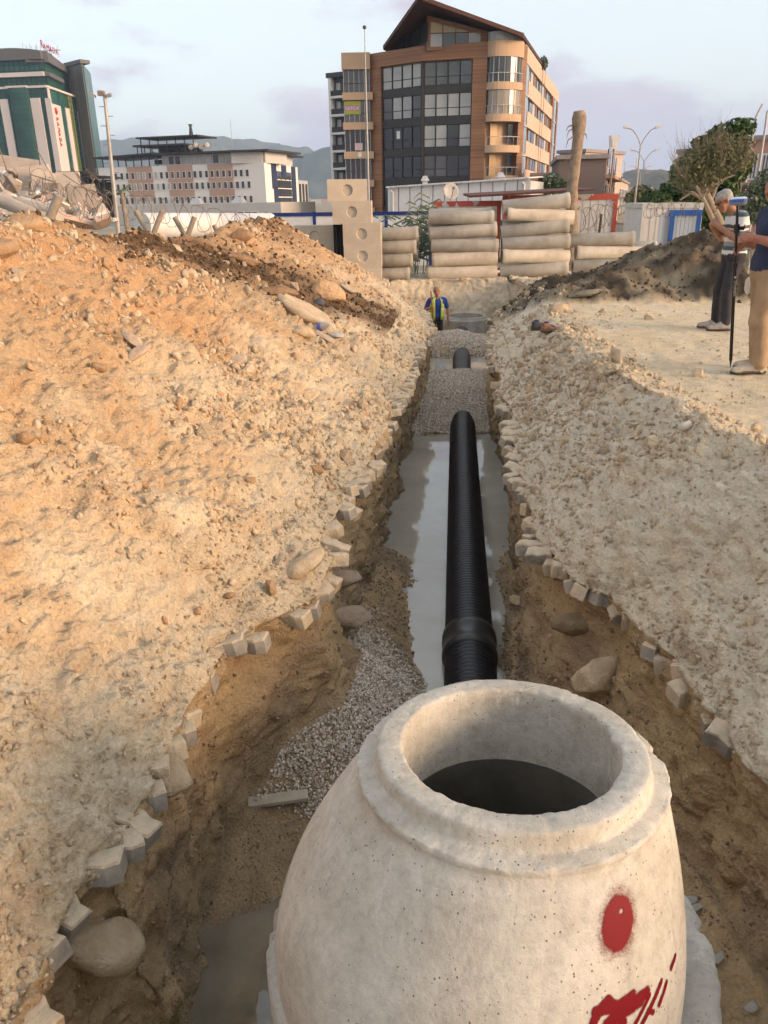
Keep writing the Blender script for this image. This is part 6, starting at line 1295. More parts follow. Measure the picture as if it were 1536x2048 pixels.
zr0 = zt2 + 3.4 * (1 - (.38 / .66) ** 2); mb = MB(); mb.hexa([ft2.p(0, -6, zt2 - 1), ft2.p(ft2.L, -6, zt2 - 1), ft2.p(ft2.L, 1.5, zt2 - 1), ft2.p(0, 1.5, zt2 - 1)], [ft2.p(0, -6, zr0), ft2.p(ft2.L, -6, zt2 + .6), ft2.p(ft2.L, 1.5, zt2 + .6), ft2.p(0, 1.5, zr0)]); wpart('roof_edge', mb, m_hgr, hot)
# stair tower at the right rear
t0, t1_ = PY(163, 340, YH + 30)[:2], PY(194, 340, YH + 22)[:2]; t2_ = PY(206, 340, YH + 42)[:2]; f_t, f_t2 = Face(t0, t1_), Face(t1_, t2_); ztw = PY(180, 128, YH + 24)[2]
mb = MB(); mb.prism([tuple(t0), tuple(t1_), tuple(t2_), tuple(t2_ + (t0 - t1_))], GZ0, ztw); wpart('stair_tower', mb, m_hst, hot); mb = MB(); f_t.box(mb, -.5, f_t.L + .3, ztw, ztw + 1.2, -3, .8); wpart('roof_edge', mb, m_hgr, hot)
mb = MB(); f_t.box(mb, f_t.L * .62, f_t.L - .1, GZ0, ztw, 0, .3); wpart('dark_strip', mb, m_hgr, hot); mb = MB(); f_t2.box(mb, .1, f_t2.L, GZ0, ztw - .5, 0, .3); wpart('glass_strip', mb, m_hg, hot)
sg = thing('roof_sign', 'red RAMADA roof sign letters standing on the hotel roof', 'sign', ft1.p(ft1.upx(72, 110), -3, zt2 + 3)); us_ = ft1.upx(71, 110)
for k, ch in enumerate('RAMADA'):
    v, fc = text_mesh(ch, 3.6 if k == 0 else 2.7, .1); mb = MB(); z_ = zt2 + 3.9 - .45 * k; mb.add([ft1.p(us_ + k * 1.05 + q[0] * .5, -4 + q[2], z_ + q[1]) for q in v], fc); wpart('letter', mb, red, sg)
mb = MB(); ft1.box(mb, us_ - 7.5, us_ + 7, zt2 + 3.0, zt2 + 3.2, -4.6, -4.4); [mb.tube([ft1.p(us_ - 7 + 2.6 * k, -4.5, zt2 + 1), ft1.p(us_ - 7 + 2.6 * k, -4.5, zt2 + 6 - .3 * k)], .08, 4) for k in range(6)]; wpart('sign_frame', mb, m_pole, sg)
for k, ch in enumerate('RAMADA'):
    v, fc = text_mesh(ch, 2.6, .08); mb = MB(); mb.add([ft1.p(us_ - 6.8 + k * 1.0 + q[0] * .3, -6 - k * 1.2, zt2 + 3.6 + q[1]) for q in v], fc); wpart('letter', mb, mat('sign_pale', (0.55, 0.36, 0.32), rough=0.5), sg)
# dark porch roofs below the hotel
for k, (pa, pb_, py, d) in enumerate(((115, 165, 343, 150), (150, 212, 352, 140), (175, 212, 385, 120))):
    a, b = PY(pa, py, d), PY(pb_, py + 4, d); mb = MB(); mb.box(a[0], b[0], d, d + 8, a[2] - .3, a[2]); 
    for j in range(6): x = a[0] + (b[0] - a[0]) * (j + .2) / 6; mb.box(x, x + .25, d, d + .25, GZ0, a[2] - .3)
    mb.box(a[0], b[0], d + 4, d + 4.2, GZ0, a[2] - .5); one('steel_frame', mb, m_canopy, ['dark steel frame roof left below the hotel', 'dark steel frame beside the office building', 'lower dark steel frame beside the office building'][k], 'steel frame')

# ================================================================ STREET ON THE RIGHT
def block_house(name, label, f, depth, z1, m_w, wins=None, nrow=4, ncol=6, rc=None):
    t = thing(name, label, 'building', (f.A[0], f.A[1], GZ0)); mb = MB(); f.box(mb, 0, f.L, GZ0, z1, -depth, 0); wpart('wall', mb, m_w, t)
    mb = MB(); f.box(mb, -.2, f.L + .2, z1, z1 + .3, -depth - .2, .25); wpart('roof', mb, rc or mat('roof_grey', (0.3, 0.26, 0.24), rough=0.8), t)
    if wins:
        for r_ in range(nrow):
            for c_ in range(ncol):
                a = f.L * (c_ + .2) / ncol; zz = z1 - .9 - (z1 - GZ0) / nrow * r_; mb = MB(); f.box(mb, a, a + f.L / ncol * .6, zz - 1.5, zz, 0, .06, 1); f.box(mb, a + .1, a + f.L / ncol * .6 - .1, zz - 1.4, zz - .1, .06, .09); wpart('window', mb, [wins[(r_ * 3 + c_) % len(wins)], m_whitep], t)
    return t
m_mauve = mat('mauve_wall', (0.185, 0.135, 0.115), (0.165, 0.12, 0.10), scale=0.3, rough=0.85); m_salmon = mat('salmon_wall', (0.46, 0.30, 0.21), rough=0.85)
K0, K1, K2 = PY(1114, 380, 66.6)[:2], PY(1208, 380, 66)[:2], PY(1228, 380, 84)[:2]; zk = PY(1205, 317, 66)[2]
mb_house = block_house('side_house', 'plain mauve brown house wall behind the bare trunk', Face(K0, K1), 14, zk, m_mauve)
fk = Face(K1, K2); 
for k in range(4):
    zz = GZ0 + (zk - GZ0) * k / 4
    for c_ in range(5):
        mb = MB(); a = fk.L * (c_ + .2) / 5; fk.box(mb, a, a + fk.L * .12, zz + .8, zz + 2.0, 0, .1); wpart('window', mb, m_gd if (k + c_) % 2 else m_gl, mb_house)
    mb = MB(); fk.box(mb, 0.3, fk.L, zz - .12, zz + .12, 0, .7); wpart('balcony_slab', mb, m_salmon, mb_house)
mb = MB(); fk.box(mb, 0.2, fk.L, GZ0, zk, -.3, .02); wpart('side_wall', mb, m_salmon, mb_house)
pq = PY(1150, 305, 80); block_house('side_house', 'pale house top with balcony rail behind the mauve wall', Face(PY(1114, 380, 86)[:2], PY(1165, 380, 84)[:2]), 8, PY(1140, 306, 85)[2], mat('cream_wall', (0.52, 0.42, 0.34), rough=0.85), [m_gd], 5, 3)
block_house('side_house', 'salmon house farther down the street', Face(PY(1226, 380, 95)[:2], PY(1239, 380, 110)[:2]), 10, PY(1232, 350, 100)[2], m_salmon, [m_gd, m_gl], 4, 5)
block_house('side_house', 'pale house at the far end of the street', Face(PY(1238, 380, 112)[:2], PY(1256, 380, 150)[:2]), 10, PY(1245, 363, 120)[2], mat('pale_wall', (0.50, 0.40, 0.33), rough=0.85), [m_gd, m_gl], 4, 7)
m_pinkw = mat('pink_wall', (0.50, 0.27, 0.21), (0.46, 0.245, 0.19), scale=0.4, rough=0.85)
R0, R1 = PY(1468, 380, 57)[:2], PY(1580, 380, 55)[:2]; fpk = Face(R0, R1); zpk = PY(1525, 280, 56)[2]
pk = block_house('side_house', 'pink apartment house behind the big tree at the right edge', fpk, 10, zpk, m_pinkw)
for r_ in range(4):
    zz = zpk - .8 - 2.7 * r_
    for c_ in range(5):
        a = fpk.L * (c_ + .12) / 5; mb = MB(); fpk.box(mb, a, a + fpk.L / 5 * .7, zz - 1.6, zz, 0, .06, 1); fpk.box(mb, a + .1, a + fpk.L / 5 * .35 - .05, zz - 1.5, zz - .1, .06, .1); fpk.box(mb, a + fpk.L / 5 * .35 + .05, a + fpk.L / 5 * .7 - .1, zz - 1.5, zz - .1, .06, .1); wpart('window', mb, [m_gm, m_whitep], pk)
    mb = MB(); fpk.box(mb, 0, fpk.L, zz - 2.35, zz - 2.15, 0, .25); wpart('floor_band', mb, m_salmon, pk)
block_house('side_house', 'pale house corner left of the big tree', Face(PY(1348, 380, 73)[:2], PY(1385, 380, 72.4)[:2]), 8, PY(1360, 305, 72)[2], mat('cream_wall', (0.52, 0.42, 0.34)), [m_gd, m_gl], 5, 3)
for k, px in enumerate((1503, 1526)):
    a = PY(px, 285, 50); mb = MB(); mb.tube([np.array([a[0], 50, GZ0]), a + (0, 0, .8), PY(px + 8, 235 - 10 * k, 50), PY(px + 22, 208, 50)], [.09, .07, .06, .05], 6); one('street_lamp', mb, m_pole, ['bent lamp pole cut by the right edge, left of two', 'bent lamp pole cut by the right edge, right of two'][k], 'street lamp')
# ================================================================ HILLS
m_hill = mat('hill_scrub', (0.12, 0.115, 0.085), (0.065, 0.08, 0.055), scale=0.004, rough=0.95); m_hill2 = mat('hill_town', (0.17, 0.14, 0.10), (0.10, 0.10, 0.07), scale=0.02, rough=0.95)
def ridge(name, prof_, y, depth, m, seed):
    n = 160; xs_ = np.linspace(prof_[0][0], prof_[-1][0], n); ys_ = np.interp(xs_, [q[0] for q in prof_], [q[1] for q in prof_]); vv = []; rows_ = 26
    for k, px in enumerate(xs_):
        top = PY(px, ys_[k], y); 
        for j in range(rows_):
            t = j / (rows_ - 1); f_ = math.sin(t * math.pi / 2) ** 1.2; yy = y - depth * (1 - t); vv.append((top[0] * (0.6 + .4 * yy / y), yy, GZ0 - 5 + (top[2] - GZ0 + 5) * f_))
    vv = np.array(vv); nz = fbm(vv / (y * .03), 5, seed); nz2 = 1 - np.abs(fbm(vv / (y * .06), 4, seed + 5)); amp_ = np.repeat(np.clip(np.sin(np.linspace(0, 1, rows_) * math.pi), 0, 1)[None], n, 0).reshape(-1)
    vv[:, 2] += amp_ * (nz * y * .012 + (nz2 - .7) * y * .02); tp = np.arange(rows_ - 1, n * rows_, rows_); vv[tp, 2] += fbm(vv[tp] / (y * .012), 4, seed + 8) * y * .0018
    mb = MB(); mb.add(vv, [(a * rows_ + b, (a + 1) * rows_ + b, (a + 1) * rows_ + b + 1, a * rows_ + b + 1) for a in range(n - 1) for b in range(rows_ - 1)], 0, True)
    return tag(mb.build(name, m), kind='structure')
ridge('hills', [(-500, 300), (0, 305), (200, 295), (330, 290), (430, 288), (480, 287), (540, 296), (620, 306), (700, 330), (800, 350), (1000, 380)], 3400, 1500, m_hill, 3)
ridge('hills', [(480, 400), (540, 360), (600, 325), (645, 306), (680, 298), (760, 300), (900, 320), (1050, 345), (1250, 372), (1350, 382), (1500, 385), (1800, 370)], 2500, 1000, m_hill, 7)
ridge('hills', [(1190, 375), (1235, 350), (1262, 345), (1290, 346), (1330, 352), (1345, 362), (1380, 374), (1430, 380), (1550, 385)], 900, 380, m_hill2, 11)
def far_houses(name, n, x0, x1, y0, y1, d0, d1, label, seed):
    r = np.random.default_rng(seed); mb = MB()
    for k in range(n):
        px, py, d = r.uniform(x0, x1), r.uniform(y0, y1), r.uniform(d0, d1); p = PY(px, py, d); s_ = r.uniform(3, 7); h_ = r.uniform(4, 11); mb.box(p[0] - s_, p[0] + s_, d, d + 10, p[2] - 20, p[2], int(r.integers(0, 3)))
    o = mb.build(name, [mat('far_a', (0.55, 0.5, 0.45), rough=0.9), mat('far_b', (0.45, 0.33, 0.27), rough=0.9), mat('far_c', (0.3, 0.27, 0.25), rough=0.9)]); return tag(o, label, 'town', kind='stuff')
far_houses('distant_town', 90, 1238, 1400, 372, 405, 520, 640, 'small pale houses of the town on the far right hillside', 2)
far_houses('distant_town', 40, 600, 690, 396, 412, 900, 1200, 'small hazy houses of the far town left of the apartment block', 4)
for k, (px, pt) in enumerate(((1250, 322), (1273, 315), (1290, 325), (1241, 340))):
    a = PY(px, 352, 890); b = PY(px, pt, 890); mb = MB(); mb.tube([a - (0, 0, 5), b], [.9, .4], 4); one('radio_mast', mb, m_pole, ['second radio mast from the left on the far hill', 'tallest radio mast on the far hill', 'rightmost radio mast on the far hill', 'short radio mast at the left of the far hill'][k], 'mast', group='radio masts on the hill')
mb = MB(); a = PY(1288, 400, 420); b = PY(1288, 368, 420); mb.tube([a, (a + b) / 2, b], [1.2, 1.1, .2], 8); one('minaret', mb, m_whitep, 'thin white minaret on the far right hillside', 'minaret')

# ================================================================ TREES AND PLANTS
def leaf_mat(name, c1, c2):
    m, nt, b, out = nodes_of(name); oi = nt.nodes.new('ShaderNodeTexCoord'); n = add_noise(nt, 1.6, 4, 0.6, oi.outputs['Object']); r = ramp(nt, n.outputs['Fac'], [(0.3, c2), (0.7, c1)]); nt.links.new(r.outputs[0], b.inputs['Base Color']); b.inputs['Roughness'].default_value = 0.55
    b.inputs['Specular IOR Level'].default_value = 0.3; return m
m_leaf = leaf_mat('leaf_green', (0.085, 0.135, 0.03), (0.03, 0.06, 0.015)); m_leafg = leaf_mat('leaf_grey', (0.13, 0.16, 0.09), (0.06, 0.08, 0.045)); m_leafy = leaf_mat('leaf_dry', (0.19, 0.17, 0.07), (0.09, 0.095, 0.035)); m_twig = mat('dry_twig', (0.31, 0.25, 0.18), (0.2, 0.155, 0.11), scale=3, rough=0.9)
def leaf_cloud(mb, blobs, n, size, seed, mat_=0, shell=0.55):
    r = np.random.default_rng(seed); tot = sum(b[3] * b[4] * b[5] for b in blobs)
    for (x, y, z, a, b, c) in blobs:
        k = int(n * a * b * c / tot); d = r.normal(size=(k, 3)); d /= np.linalg.norm(d, axis=1)[:, None]; rad = shell + (1 - shell) * r.uniform(0, 1, (k, 1)) ** .5
        q = d * rad; keep = vnoise(q * 2.6 + np.array([x, y, z]), seed) > -0.28; q = q[keep]; d = d[keep]
        for i in range(len(q)):
            c0 = np.array([x, y, z]) + q[i] * (a, b, c); u = r.normal(size=3); u -= d[i] * (u @ d[i]) * .5; u /= np.linalg.norm(u); v_ = np.cross(u, r.normal(size=3)); v_ /= np.linalg.norm(v_); s_ = size * r.uniform(.6, 1.4)
            mb.add([c0 - u * s_, c0 + v_ * s_ * .45, c0 + u * s_, c0 - v_ * s_ * .45], [(0, 1, 2, 3)], mat_)
def branch(mb, p, d, ln, r0, depth, r, spread=0.6, up_=0.1):
    pts = [p]; q = p.copy(); dd = d / np.linalg.norm(d)
    for k in range(4):
        dd = dd + r.normal(size=3) * .16 + np.array([0, 0, up_]); dd /= np.linalg.norm(dd); q = q + dd * ln / 4; pts.append(q.copy())
    mb.tube(pts, list(np.linspace(r0, r0 * .55, 5)), 5 if r0 > .03 else 3, cap=False)
    if depth > 0:
        for k in range(3 if depth > 1 else 4):
            b = pts[2 + (k % 3)]; nd = dd + r.normal(size=3) * spread; branch(mb, b, nd, ln * r.uniform(.55, .8), r0 * .5, depth - 1, r, spread, up_)
YT = 40.0
tb = PY(1438, 470, YT); big = thing('tree', 'large dense green tree with a leaning grey trunk behind the containers', 'tree', (tb[0], YT, GZ0))
mb = MB(); r = np.random.default_rng(8); tp = [np.array([tb[0] + .3, YT, GZ0]), PY(1437, 440, YT), PY(1420, 405, YT), PY(1405, 370, YT), PY(1410, 330, YT + .5)]
mb.tube(tp, [.26, .22, .18, .15, .08], 10); wpart('trunk', mb, m_twig, big)
for q in (PY(1375, 372, YT), PY(1450, 320, YT + 1), PY(1360, 400, YT), PY(1470, 350, YT)): mb = MB(); mb.tube([tp[2], (tp[3] + q) / 2, q], [.12, .09, .04], 6); wpart('limb', mb, m_twig, big)
def bl(px, py, d, rx_, ry_, rz_): p = PY(px, py, d); return (p[0], p[1], p[2], rx_, ry_, rz_)
mb = MB(); leaf_cloud(mb, [bl(1355, 385, 41, .95, .8, .6), bl(1375, 345, 41.5, .9, .8, .85), bl(1410, 312, 42, 1.0, .9, 1.0), bl(1445, 285, 42, 1.05, .9, .85), bl(1478, 258, 42, .8, .7, .5), bl(1430, 380, 42.5, 1.2, 1, 1.1), bl(1460, 330, 42.5, 1.1, 1, 1.0), bl(1338, 400, 41, .5, .5, .35), bl(1425, 430, 42, .8, .7, .9), bl(1497, 248, 42, .4, .4, .3), bl(1392, 400, 41.5, .8, .7, .6)], 15000, .15, 21, 0, .3)
wpart('crown', mb, m_leaf, big)
dt = thing('tree', 'half dead tree of thin bare twigs in front of the dense green tree', 'tree', (PY(1432, 470, 37.5)[0], 37.5, GZ0)); mb = MB(); r = np.random.default_rng(12); b0_ = PY(1440, 470, 37.5); b1_ = PY(1405, 395, 37.5)
mb.tube([np.array([b0_[0], 37.5, GZ0]), b0_, b1_], [.17, .13, .09], 8); wpart('trunk', mb, m_twig, dt)
tgt = [(1340, 330), (1355, 350), (1370, 300), (1395, 285), (1420, 270), (1445, 265), (1470, 275), (1490, 300), (1505, 315), (1350, 375), (1430, 300)]
for (px, py) in tgt:
    q = PY(px, py, 37.5 + r.uniform(-.9, .9)); mid_ = b1_ + (q - b1_) * .5 + r.normal(size=3) * .12; mb = MB(); mb.tube([b1_, mid_, b1_ + (q - b1_) * .75], [.032, .022, .013], 5, cap=False)
    for k in range(12):
        s0_ = b1_ + (q - b1_) * r.uniform(.35, .75); branch(mb, s0_, (q - b1_) + r.normal(size=3) * .5 + np.array([0, 0, .5]), r.uniform(.6, 1.2), .010, 1, r, .45, .1)
    wpart('limb', mb, m_twig, dt)
mb = MB(); leaf_cloud(mb, [bl(1480, 290, 37.5, .7, .5, .5), bl(1450, 325, 37.3, 1.0, .5, .7), bl(1440, 290, 37.3, .8, .5, .5), bl(1490, 320, 37.3, .5, .4, .5), bl(1400, 320, 37.4, .8, .5, .7), bl(1375, 355, 37.4, .6, .5, .5), bl(1420, 350, 37.3, .8, .5, .6)], 4200, .08, 31, 0, .2); wpart('crown', mb, m_leafy, dt)
ol = thing('tree', 'grey green bushy tree at the right edge behind the two men', 'tree', (PY(1520, 470, 30)[0], 30, GZ0)); mb = MB(); leaf_cloud(mb, [bl(1515, 400, 30, .7, .6, .8), bl(1545, 370, 30, .7, .6, .7), bl(1500, 425, 30, .5, .5, .5), bl(1560, 420, 30, .9, .6, .9)], 5200, .085, 41, 0, .3); wpart('crown', mb, m_leafg, ol)
mb = MB(); a = PY(1525, 470, 30); mb.tube([(a[0], 30, GZ0), (a[0] + .1, 30, 1.6)], [.14, .08], 8); wpart('trunk', mb, m_twig, ol)
def bush(label, blobs, n, size, seed, m, y, name='shrub'):
    t = thing(name, label, 'shrub', (blobs[0][0], y, GZ0)); mb = MB(); leaf_cloud(mb, blobs, n, size, seed, 0, .2); wpart('foliage', mb, m, t); mb = MB()
    for k in range(3): mb.tube([(blobs[0][0] + .2 * k - .2, y, GZ0), (blobs[0][0] + .3 * k - .3, y, blobs[0][2])], .03, 5)
    wpart('stem', mb, m_twig, t)
bush('dark shrub between the shed and the mauve house', [bl(1100, 368, 46, .8, .6, .55), bl(1122, 372, 46, .5, .5, .4), bl(1085, 375, 46, .4, .4, .35)], 1500, .12, 51, m_leafg, 46)
bush('dark green shrub beside the cream container', [bl(1325, 402, 38, .5, .4, .35), bl(1300, 398, 44, .5, .4, .4)], 900, .11, 52, m_leaf, 38); bush('dry brown tree crown down the street behind the lamps', [bl(1283, 398, 60, 1.2, .8, .9)], 1200, .2, 53, m_leafy, 60)
# giant reeds by the fence, palm by the office, potted tree on the apartment roof
def reed(label, px, pyb, pyt, y, n, seed, spread):
    r = np.random.default_rng(seed); a = PY(px, pyb, y); b = PY(px, pyt, y); H_ = b[2] - GZ0; t = thing('reed_clump', label, 'reeds', (a[0], y, GZ0), group='reed clumps')
    for k in range(n):
        x0 = a[0] + r.normal() * spread; tipx = x0 + r.normal() * spread * 1.1; h_ = H_ * r.uniform(.7, 1.0); stem = [np.array([x0, y + r.normal() * .2, GZ0]), np.array([(x0 + tipx) / 2, y, GZ0 + h_ * .6]), np.array([tipx, y, GZ0 + h_])]; mb = MB(); mb.tube(stem, [.012, .01, .004], 4)
        for j in range(9):
            u = .35 + .07 * j; c = stem[0] + (stem[2] - stem[0]) * u; sd = 1 if j % 2 else -1; ln = r.uniform(.3, .55); d = np.array([sd * ln, r.normal() * .15, ln * .45]); e = c + d * .6; g = c + d + np.array([0, 0, -ln * .5]); w2 = np.array([0, 0.02, .025]); mb.add([c - w2, c + w2, e + w2, g, e - w2], [(0, 1, 2, 3, 4)])
        wpart('reed', mb, m_leafg, t)
reed('tall reeds growing between the fence and the middle pipe stack', 862, 480, 378, 26.5, 7, 61, .18); reed('leaning reeds in front of the blue fence', 810, 450, 415, 27, 9, 62, .35); reed('reeds low behind the pipe stack left of the middle stack', 838, 470, 425, 26, 6, 63, .2); reed('dry weed stems on the spoil crest right of the white pipe', 536, 450, 425, 21, 4, 64, .12)
pt = thing('palm_tree', 'small dark palm in front of the office building', 'tree', (PY(244, 430, 70)[0], 70, GZ0)); c = PY(243, 384, 70); mb = MB(); mb.tube([(c[0] + .1, 70, GZ0), c], [.2, .16], 8); wpart('trunk', mb, m_twig, pt); r = np.random.default_rng(3)
for k in range(16):
    q = 2 * math.pi * k / 16; d = np.array([math.cos(q), math.sin(q) * .8, r.uniform(-.2, .7)]) * .8; e = c + d; g = c + d * 1.35 - np.array([0, 0, .45]); mb = MB(); w2 = np.array([-d[1], d[0], 0.02]) * .16; mb.add([c, e - w2, g, e + w2], [(0, 1, 2, 3)]); wpart('frond', mb, m_leaf, pt)
bush('little potted tree on the apartment roof terrace', [bl(1087, 127, 104, .5, .5, .8)], 500, .16, 71, m_leafg, 104)
# earth bank behind the pipes and the mud, joining the yard
# ================================================================ AIR
mb = MB(); mb.box(-4500, 4500, -400, 4600, -12, 330)
hz = mb.build('haze', []); tag(hz, kind='stuff')
hm = bpy.data.materials.new('haze_air'); hm.use_nodes = True; nt = hm.node_tree; nt.nodes.clear(); ho = nt.nodes.new('ShaderNodeOutputMaterial'); pv = nt.nodes.new('ShaderNodeVolumePrincipled'); pv.inputs['Density'].default_value = 0.00022; pv.inputs['Color'].default_value = (0.55, 0.75, 1.0, 1); pv.inputs['Anisotropy'].default_value = 0.0
nt.links.new(pv.outputs[0], ho.inputs['Volume']); hz.data.materials.append(hm)
# ================================================================ PEOPLE
def surface_net(F, org, h):
    """polygons of the zero level of a sampled distance field"""
    s = F < 0; nx_, ny_, nz_ = F.shape
    c = np.zeros((nx_ - 1, ny_ - 1, nz_ - 1), np.int8)
    for dx in (0, 1):
        for dy in (0, 1):
            for dz in (0, 1): c += s[dx:nx_ - 1 + dx, dy:ny_ - 1 + dy, dz:nz_ - 1 + dz]
    act = (c > 0) & (c < 8); idx = -np.ones(c.shape, np.int64); ijk = np.argwhere(act); idx[act] = np.arange(len(ijk))
    acc = np.zeros((len(ijk), 3)); cnt = np.zeros(len(ijk)); i, j, k = ijk.T
    cor = [(a, b, d) for a in (0, 1) for b in (0, 1) for d in (0, 1)]
    for p in cor:
        for ax in range(3):
            if p[ax] == 0:
                q = list(p); q[ax] = 1; f0 = F[i + p[0], j + p[1], k + p[2]]; f1_ = F[i + q[0], j + q[1], k + q[2]]; m = (f0 < 0) != (f1_ < 0)
                t = np.where(m, f0 / np.where(m, f0 - f1_, 1), 0); pt = np.repeat(np.array(p, float)[None], len(ijk), 0); pt[:, ax] += t; acc += pt * m[:, None]; cnt += m
    V = org + h * (ijk + acc / np.maximum(cnt, 1)[:, None]); faces = []
    for ax in range(3):
        a1, a2 = (ax + 1) % 3, (ax + 2) % 3
        sl0 = [slice(None)] * 3; sl1 = [slice(None)] * 3; sl0[ax] = slice(0, -1); sl1[ax] = slice(1, None)
        A_, B_ = s[tuple(sl0)], s[tuple(sl1)]; e = np.argwhere(A_ != B_)
        ok = (e[:, a1] > 0) & (e[:, a2] > 0) & (e[:, a1] < F.shape[a1] - 1) & (e[:, a2] < F.shape[a2] - 1); e = e[ok]
        def g(d1, d2):
            q = e.copy(); q[:, a1] += d1; q[:, a2] += d2; return idx[q[:, 0], q[:, 1], q[:, 2]]
        quad = np.stack([g(-1, -1), g(0, -1), g(0, 0), g(-1, 0)], 1); flip = ~A_[e[:, 0], e[:, 1], e[:, 2]]; quad[flip] = quad[flip][:, ::-1]; faces.append(quad[(quad >= 0).all(1)])
    return V, np.concatenate(faces)
def body(name, prims, mats, parent, h=0.008, wrinkle=0.004, seed=1):
    """prims: (a, b, ra, rb, blend, material, squash axis or None) capsules that melt into one figure"""
    P = np.array([q for p in prims for q in (p[0], p[1])], float); lo = P.min(0) - .25; hi = P.max(0) + .25; n = np.ceil((hi - lo) / h).astype(int) + 1
    F = np.full(n, 0.2, np.float32); Bst = np.full(n, 9.0, np.float32); Lab = np.zeros(n, np.int8)
    for (a, b, ra, rb, kb, mt, *sq) in prims:
        a, b = np.array(a, float), np.array(b, float); sqv = np.array(sq[0], float) if sq and sq[0] is not None else np.ones(3)
        m = max(ra, rb) * max(1, sqv.max()) + kb + .03; l_ = np.maximum(0, np.floor((np.minimum(a, b) - m - lo) / h).astype(int)); u_ = np.minimum(n, np.ceil((np.maximum(a, b) + m - lo) / h).astype(int) + 1)
        sl_ = tuple(slice(x, y) for x, y in zip(l_, u_)); g = np.meshgrid(*[lo[q] + h * np.arange(l_[q], u_[q]) for q in range(3)], indexing='ij'); X = np.stack(g, 3).astype(np.float32)
        d = b - a; t = np.clip(((X - a) @ d) / (d @ d + 1e-9), 0, 1); D = (X - a - t[..., None] * d) / sqv; dist = (np.sqrt((D ** 2).sum(3)) - (ra + (rb - ra) * t)) * min(1.0, sqv.min()) 
        f0 = F[sl_]; kk = max(kb, 1e-4); hh = np.clip(.5 + .5 * (f0 - dist) / kk, 0, 1); F[sl_] = f0 * (1 - hh) + dist * hh - kk * hh * (1 - hh)
        b0 = Bst[sl_]; m_ = dist < b0; Bst[sl_] = np.where(m_, dist, b0); Lab[sl_] = np.where(m_, mt, Lab[sl_])
    V, Fc = surface_net(F, lo, h); ii = np.clip(np.round((V - lo) / h).astype(int), 0, n - 1); vl = Lab[ii[:, 0], ii[:, 1], ii[:, 2]]
    me = bpy.data.meshes.new(name)
    q4 = vl[Fc]; fl_ = np.where(q4[:, 0] == q4[:, 2], q4[:, 0], q4[:, 1])
    cloth = np.isin(vl, [k for k, m in enumerate(mats) if 'cloth' in m.name])
    wv = fbm(V * np.array([9, 9, 5.0]) + seed, 4, seed) * wrinkle * cloth
    ctr = V.copy(); e1 = V[Fc[:, 1]] - V[Fc[:, 0]]; e2 = V[Fc[:, 3]] - V[Fc[:, 0]]; nn = np.cross(e1, e2); vn = np.zeros_like(V)
    for q in range(4): np.add.at(vn, Fc[:, q], nn)
    vn /= np.linalg.norm(vn, axis=1)[:, None] + 1e-9; V = V + vn * wv[:, None]
    me.from_pydata(V.tolist(), [], Fc.tolist())
    for m in mats: me.materials.append(m)
    me.polygons.foreach_set('material_index', fl_.astype(np.int32)); me.polygons.foreach_set('use_smooth', np.ones(len(Fc), bool)); me.update()
    o = bpy.data.objects.new(name, me); C.objects.link(o); o.parent = parent
    sm = o.modifiers.new('smooth', 'SMOOTH'); sm.factor = 0.5; sm.iterations = 2
    return o
m_skin = mat('skin_tanned', (0.34, 0.165, 0.10), (0.29, 0.135, 0.08), scale=9, rough=0.55, spec=0.35); m_skin2 = mat('skin_sunburnt', (0.36, 0.16, 0.10), (0.30, 0.125, 0.08), scale=9, rough=0.5, spec=0.35)
m_hair = mat('hair_grey', (0.36, 0.34, 0.31), (0.22, 0.21, 0.19), scale=30, rough=0.7); m_hair2 = mat('hair_dark', (0.03, 0.025, 0.022), rough=0.6); m_shv = mat('hair_stubble', (0.24, 0.15, 0.11), (0.2, 0.12, 0.085), scale=30, rough=0.7)
m_navy = mat('cloth_navy', (0.035, 0.045, 0.085), (0.026, 0.034, 0.065), scale=12, rough=0.9, bscale=90, bstr=0.2, bdist=0.004); m_khaki = mat('cloth_khaki', (0.36, 0.25, 0.145), (0.27, 0.18, 0.105), scale=6, rough=0.9, bscale=60, bstr=0.3, bdist=0.006); m_jean = mat('cloth_dark_jeans', (0.045, 0.042, 0.048), (0.025, 0.024, 0.028), scale=7, rough=0.85, bscale=60, bstr=0.3, bdist=0.006); m_bluet = mat('cloth_blue', (0.02, 0.05, 0.28), (0.015, 0.035, 0.2), scale=8, rough=0.9)
m_shoe = mat('shoe_grey', (0.33, 0.30, 0.27), (0.22, 0.20, 0.18), scale=10, rough=0.7); m_boot = mat('boot_beige', (0.44, 0.39, 0.32), (0.33, 0.28, 0.22), scale=8, rough=0.75); m_sole = mat('sole_dark', (0.07, 0.06, 0.055), rough=0.8); m_lens = mat('dark_lens', (0.01, 0.01, 0.01), rough=0.1, spec=0.6)
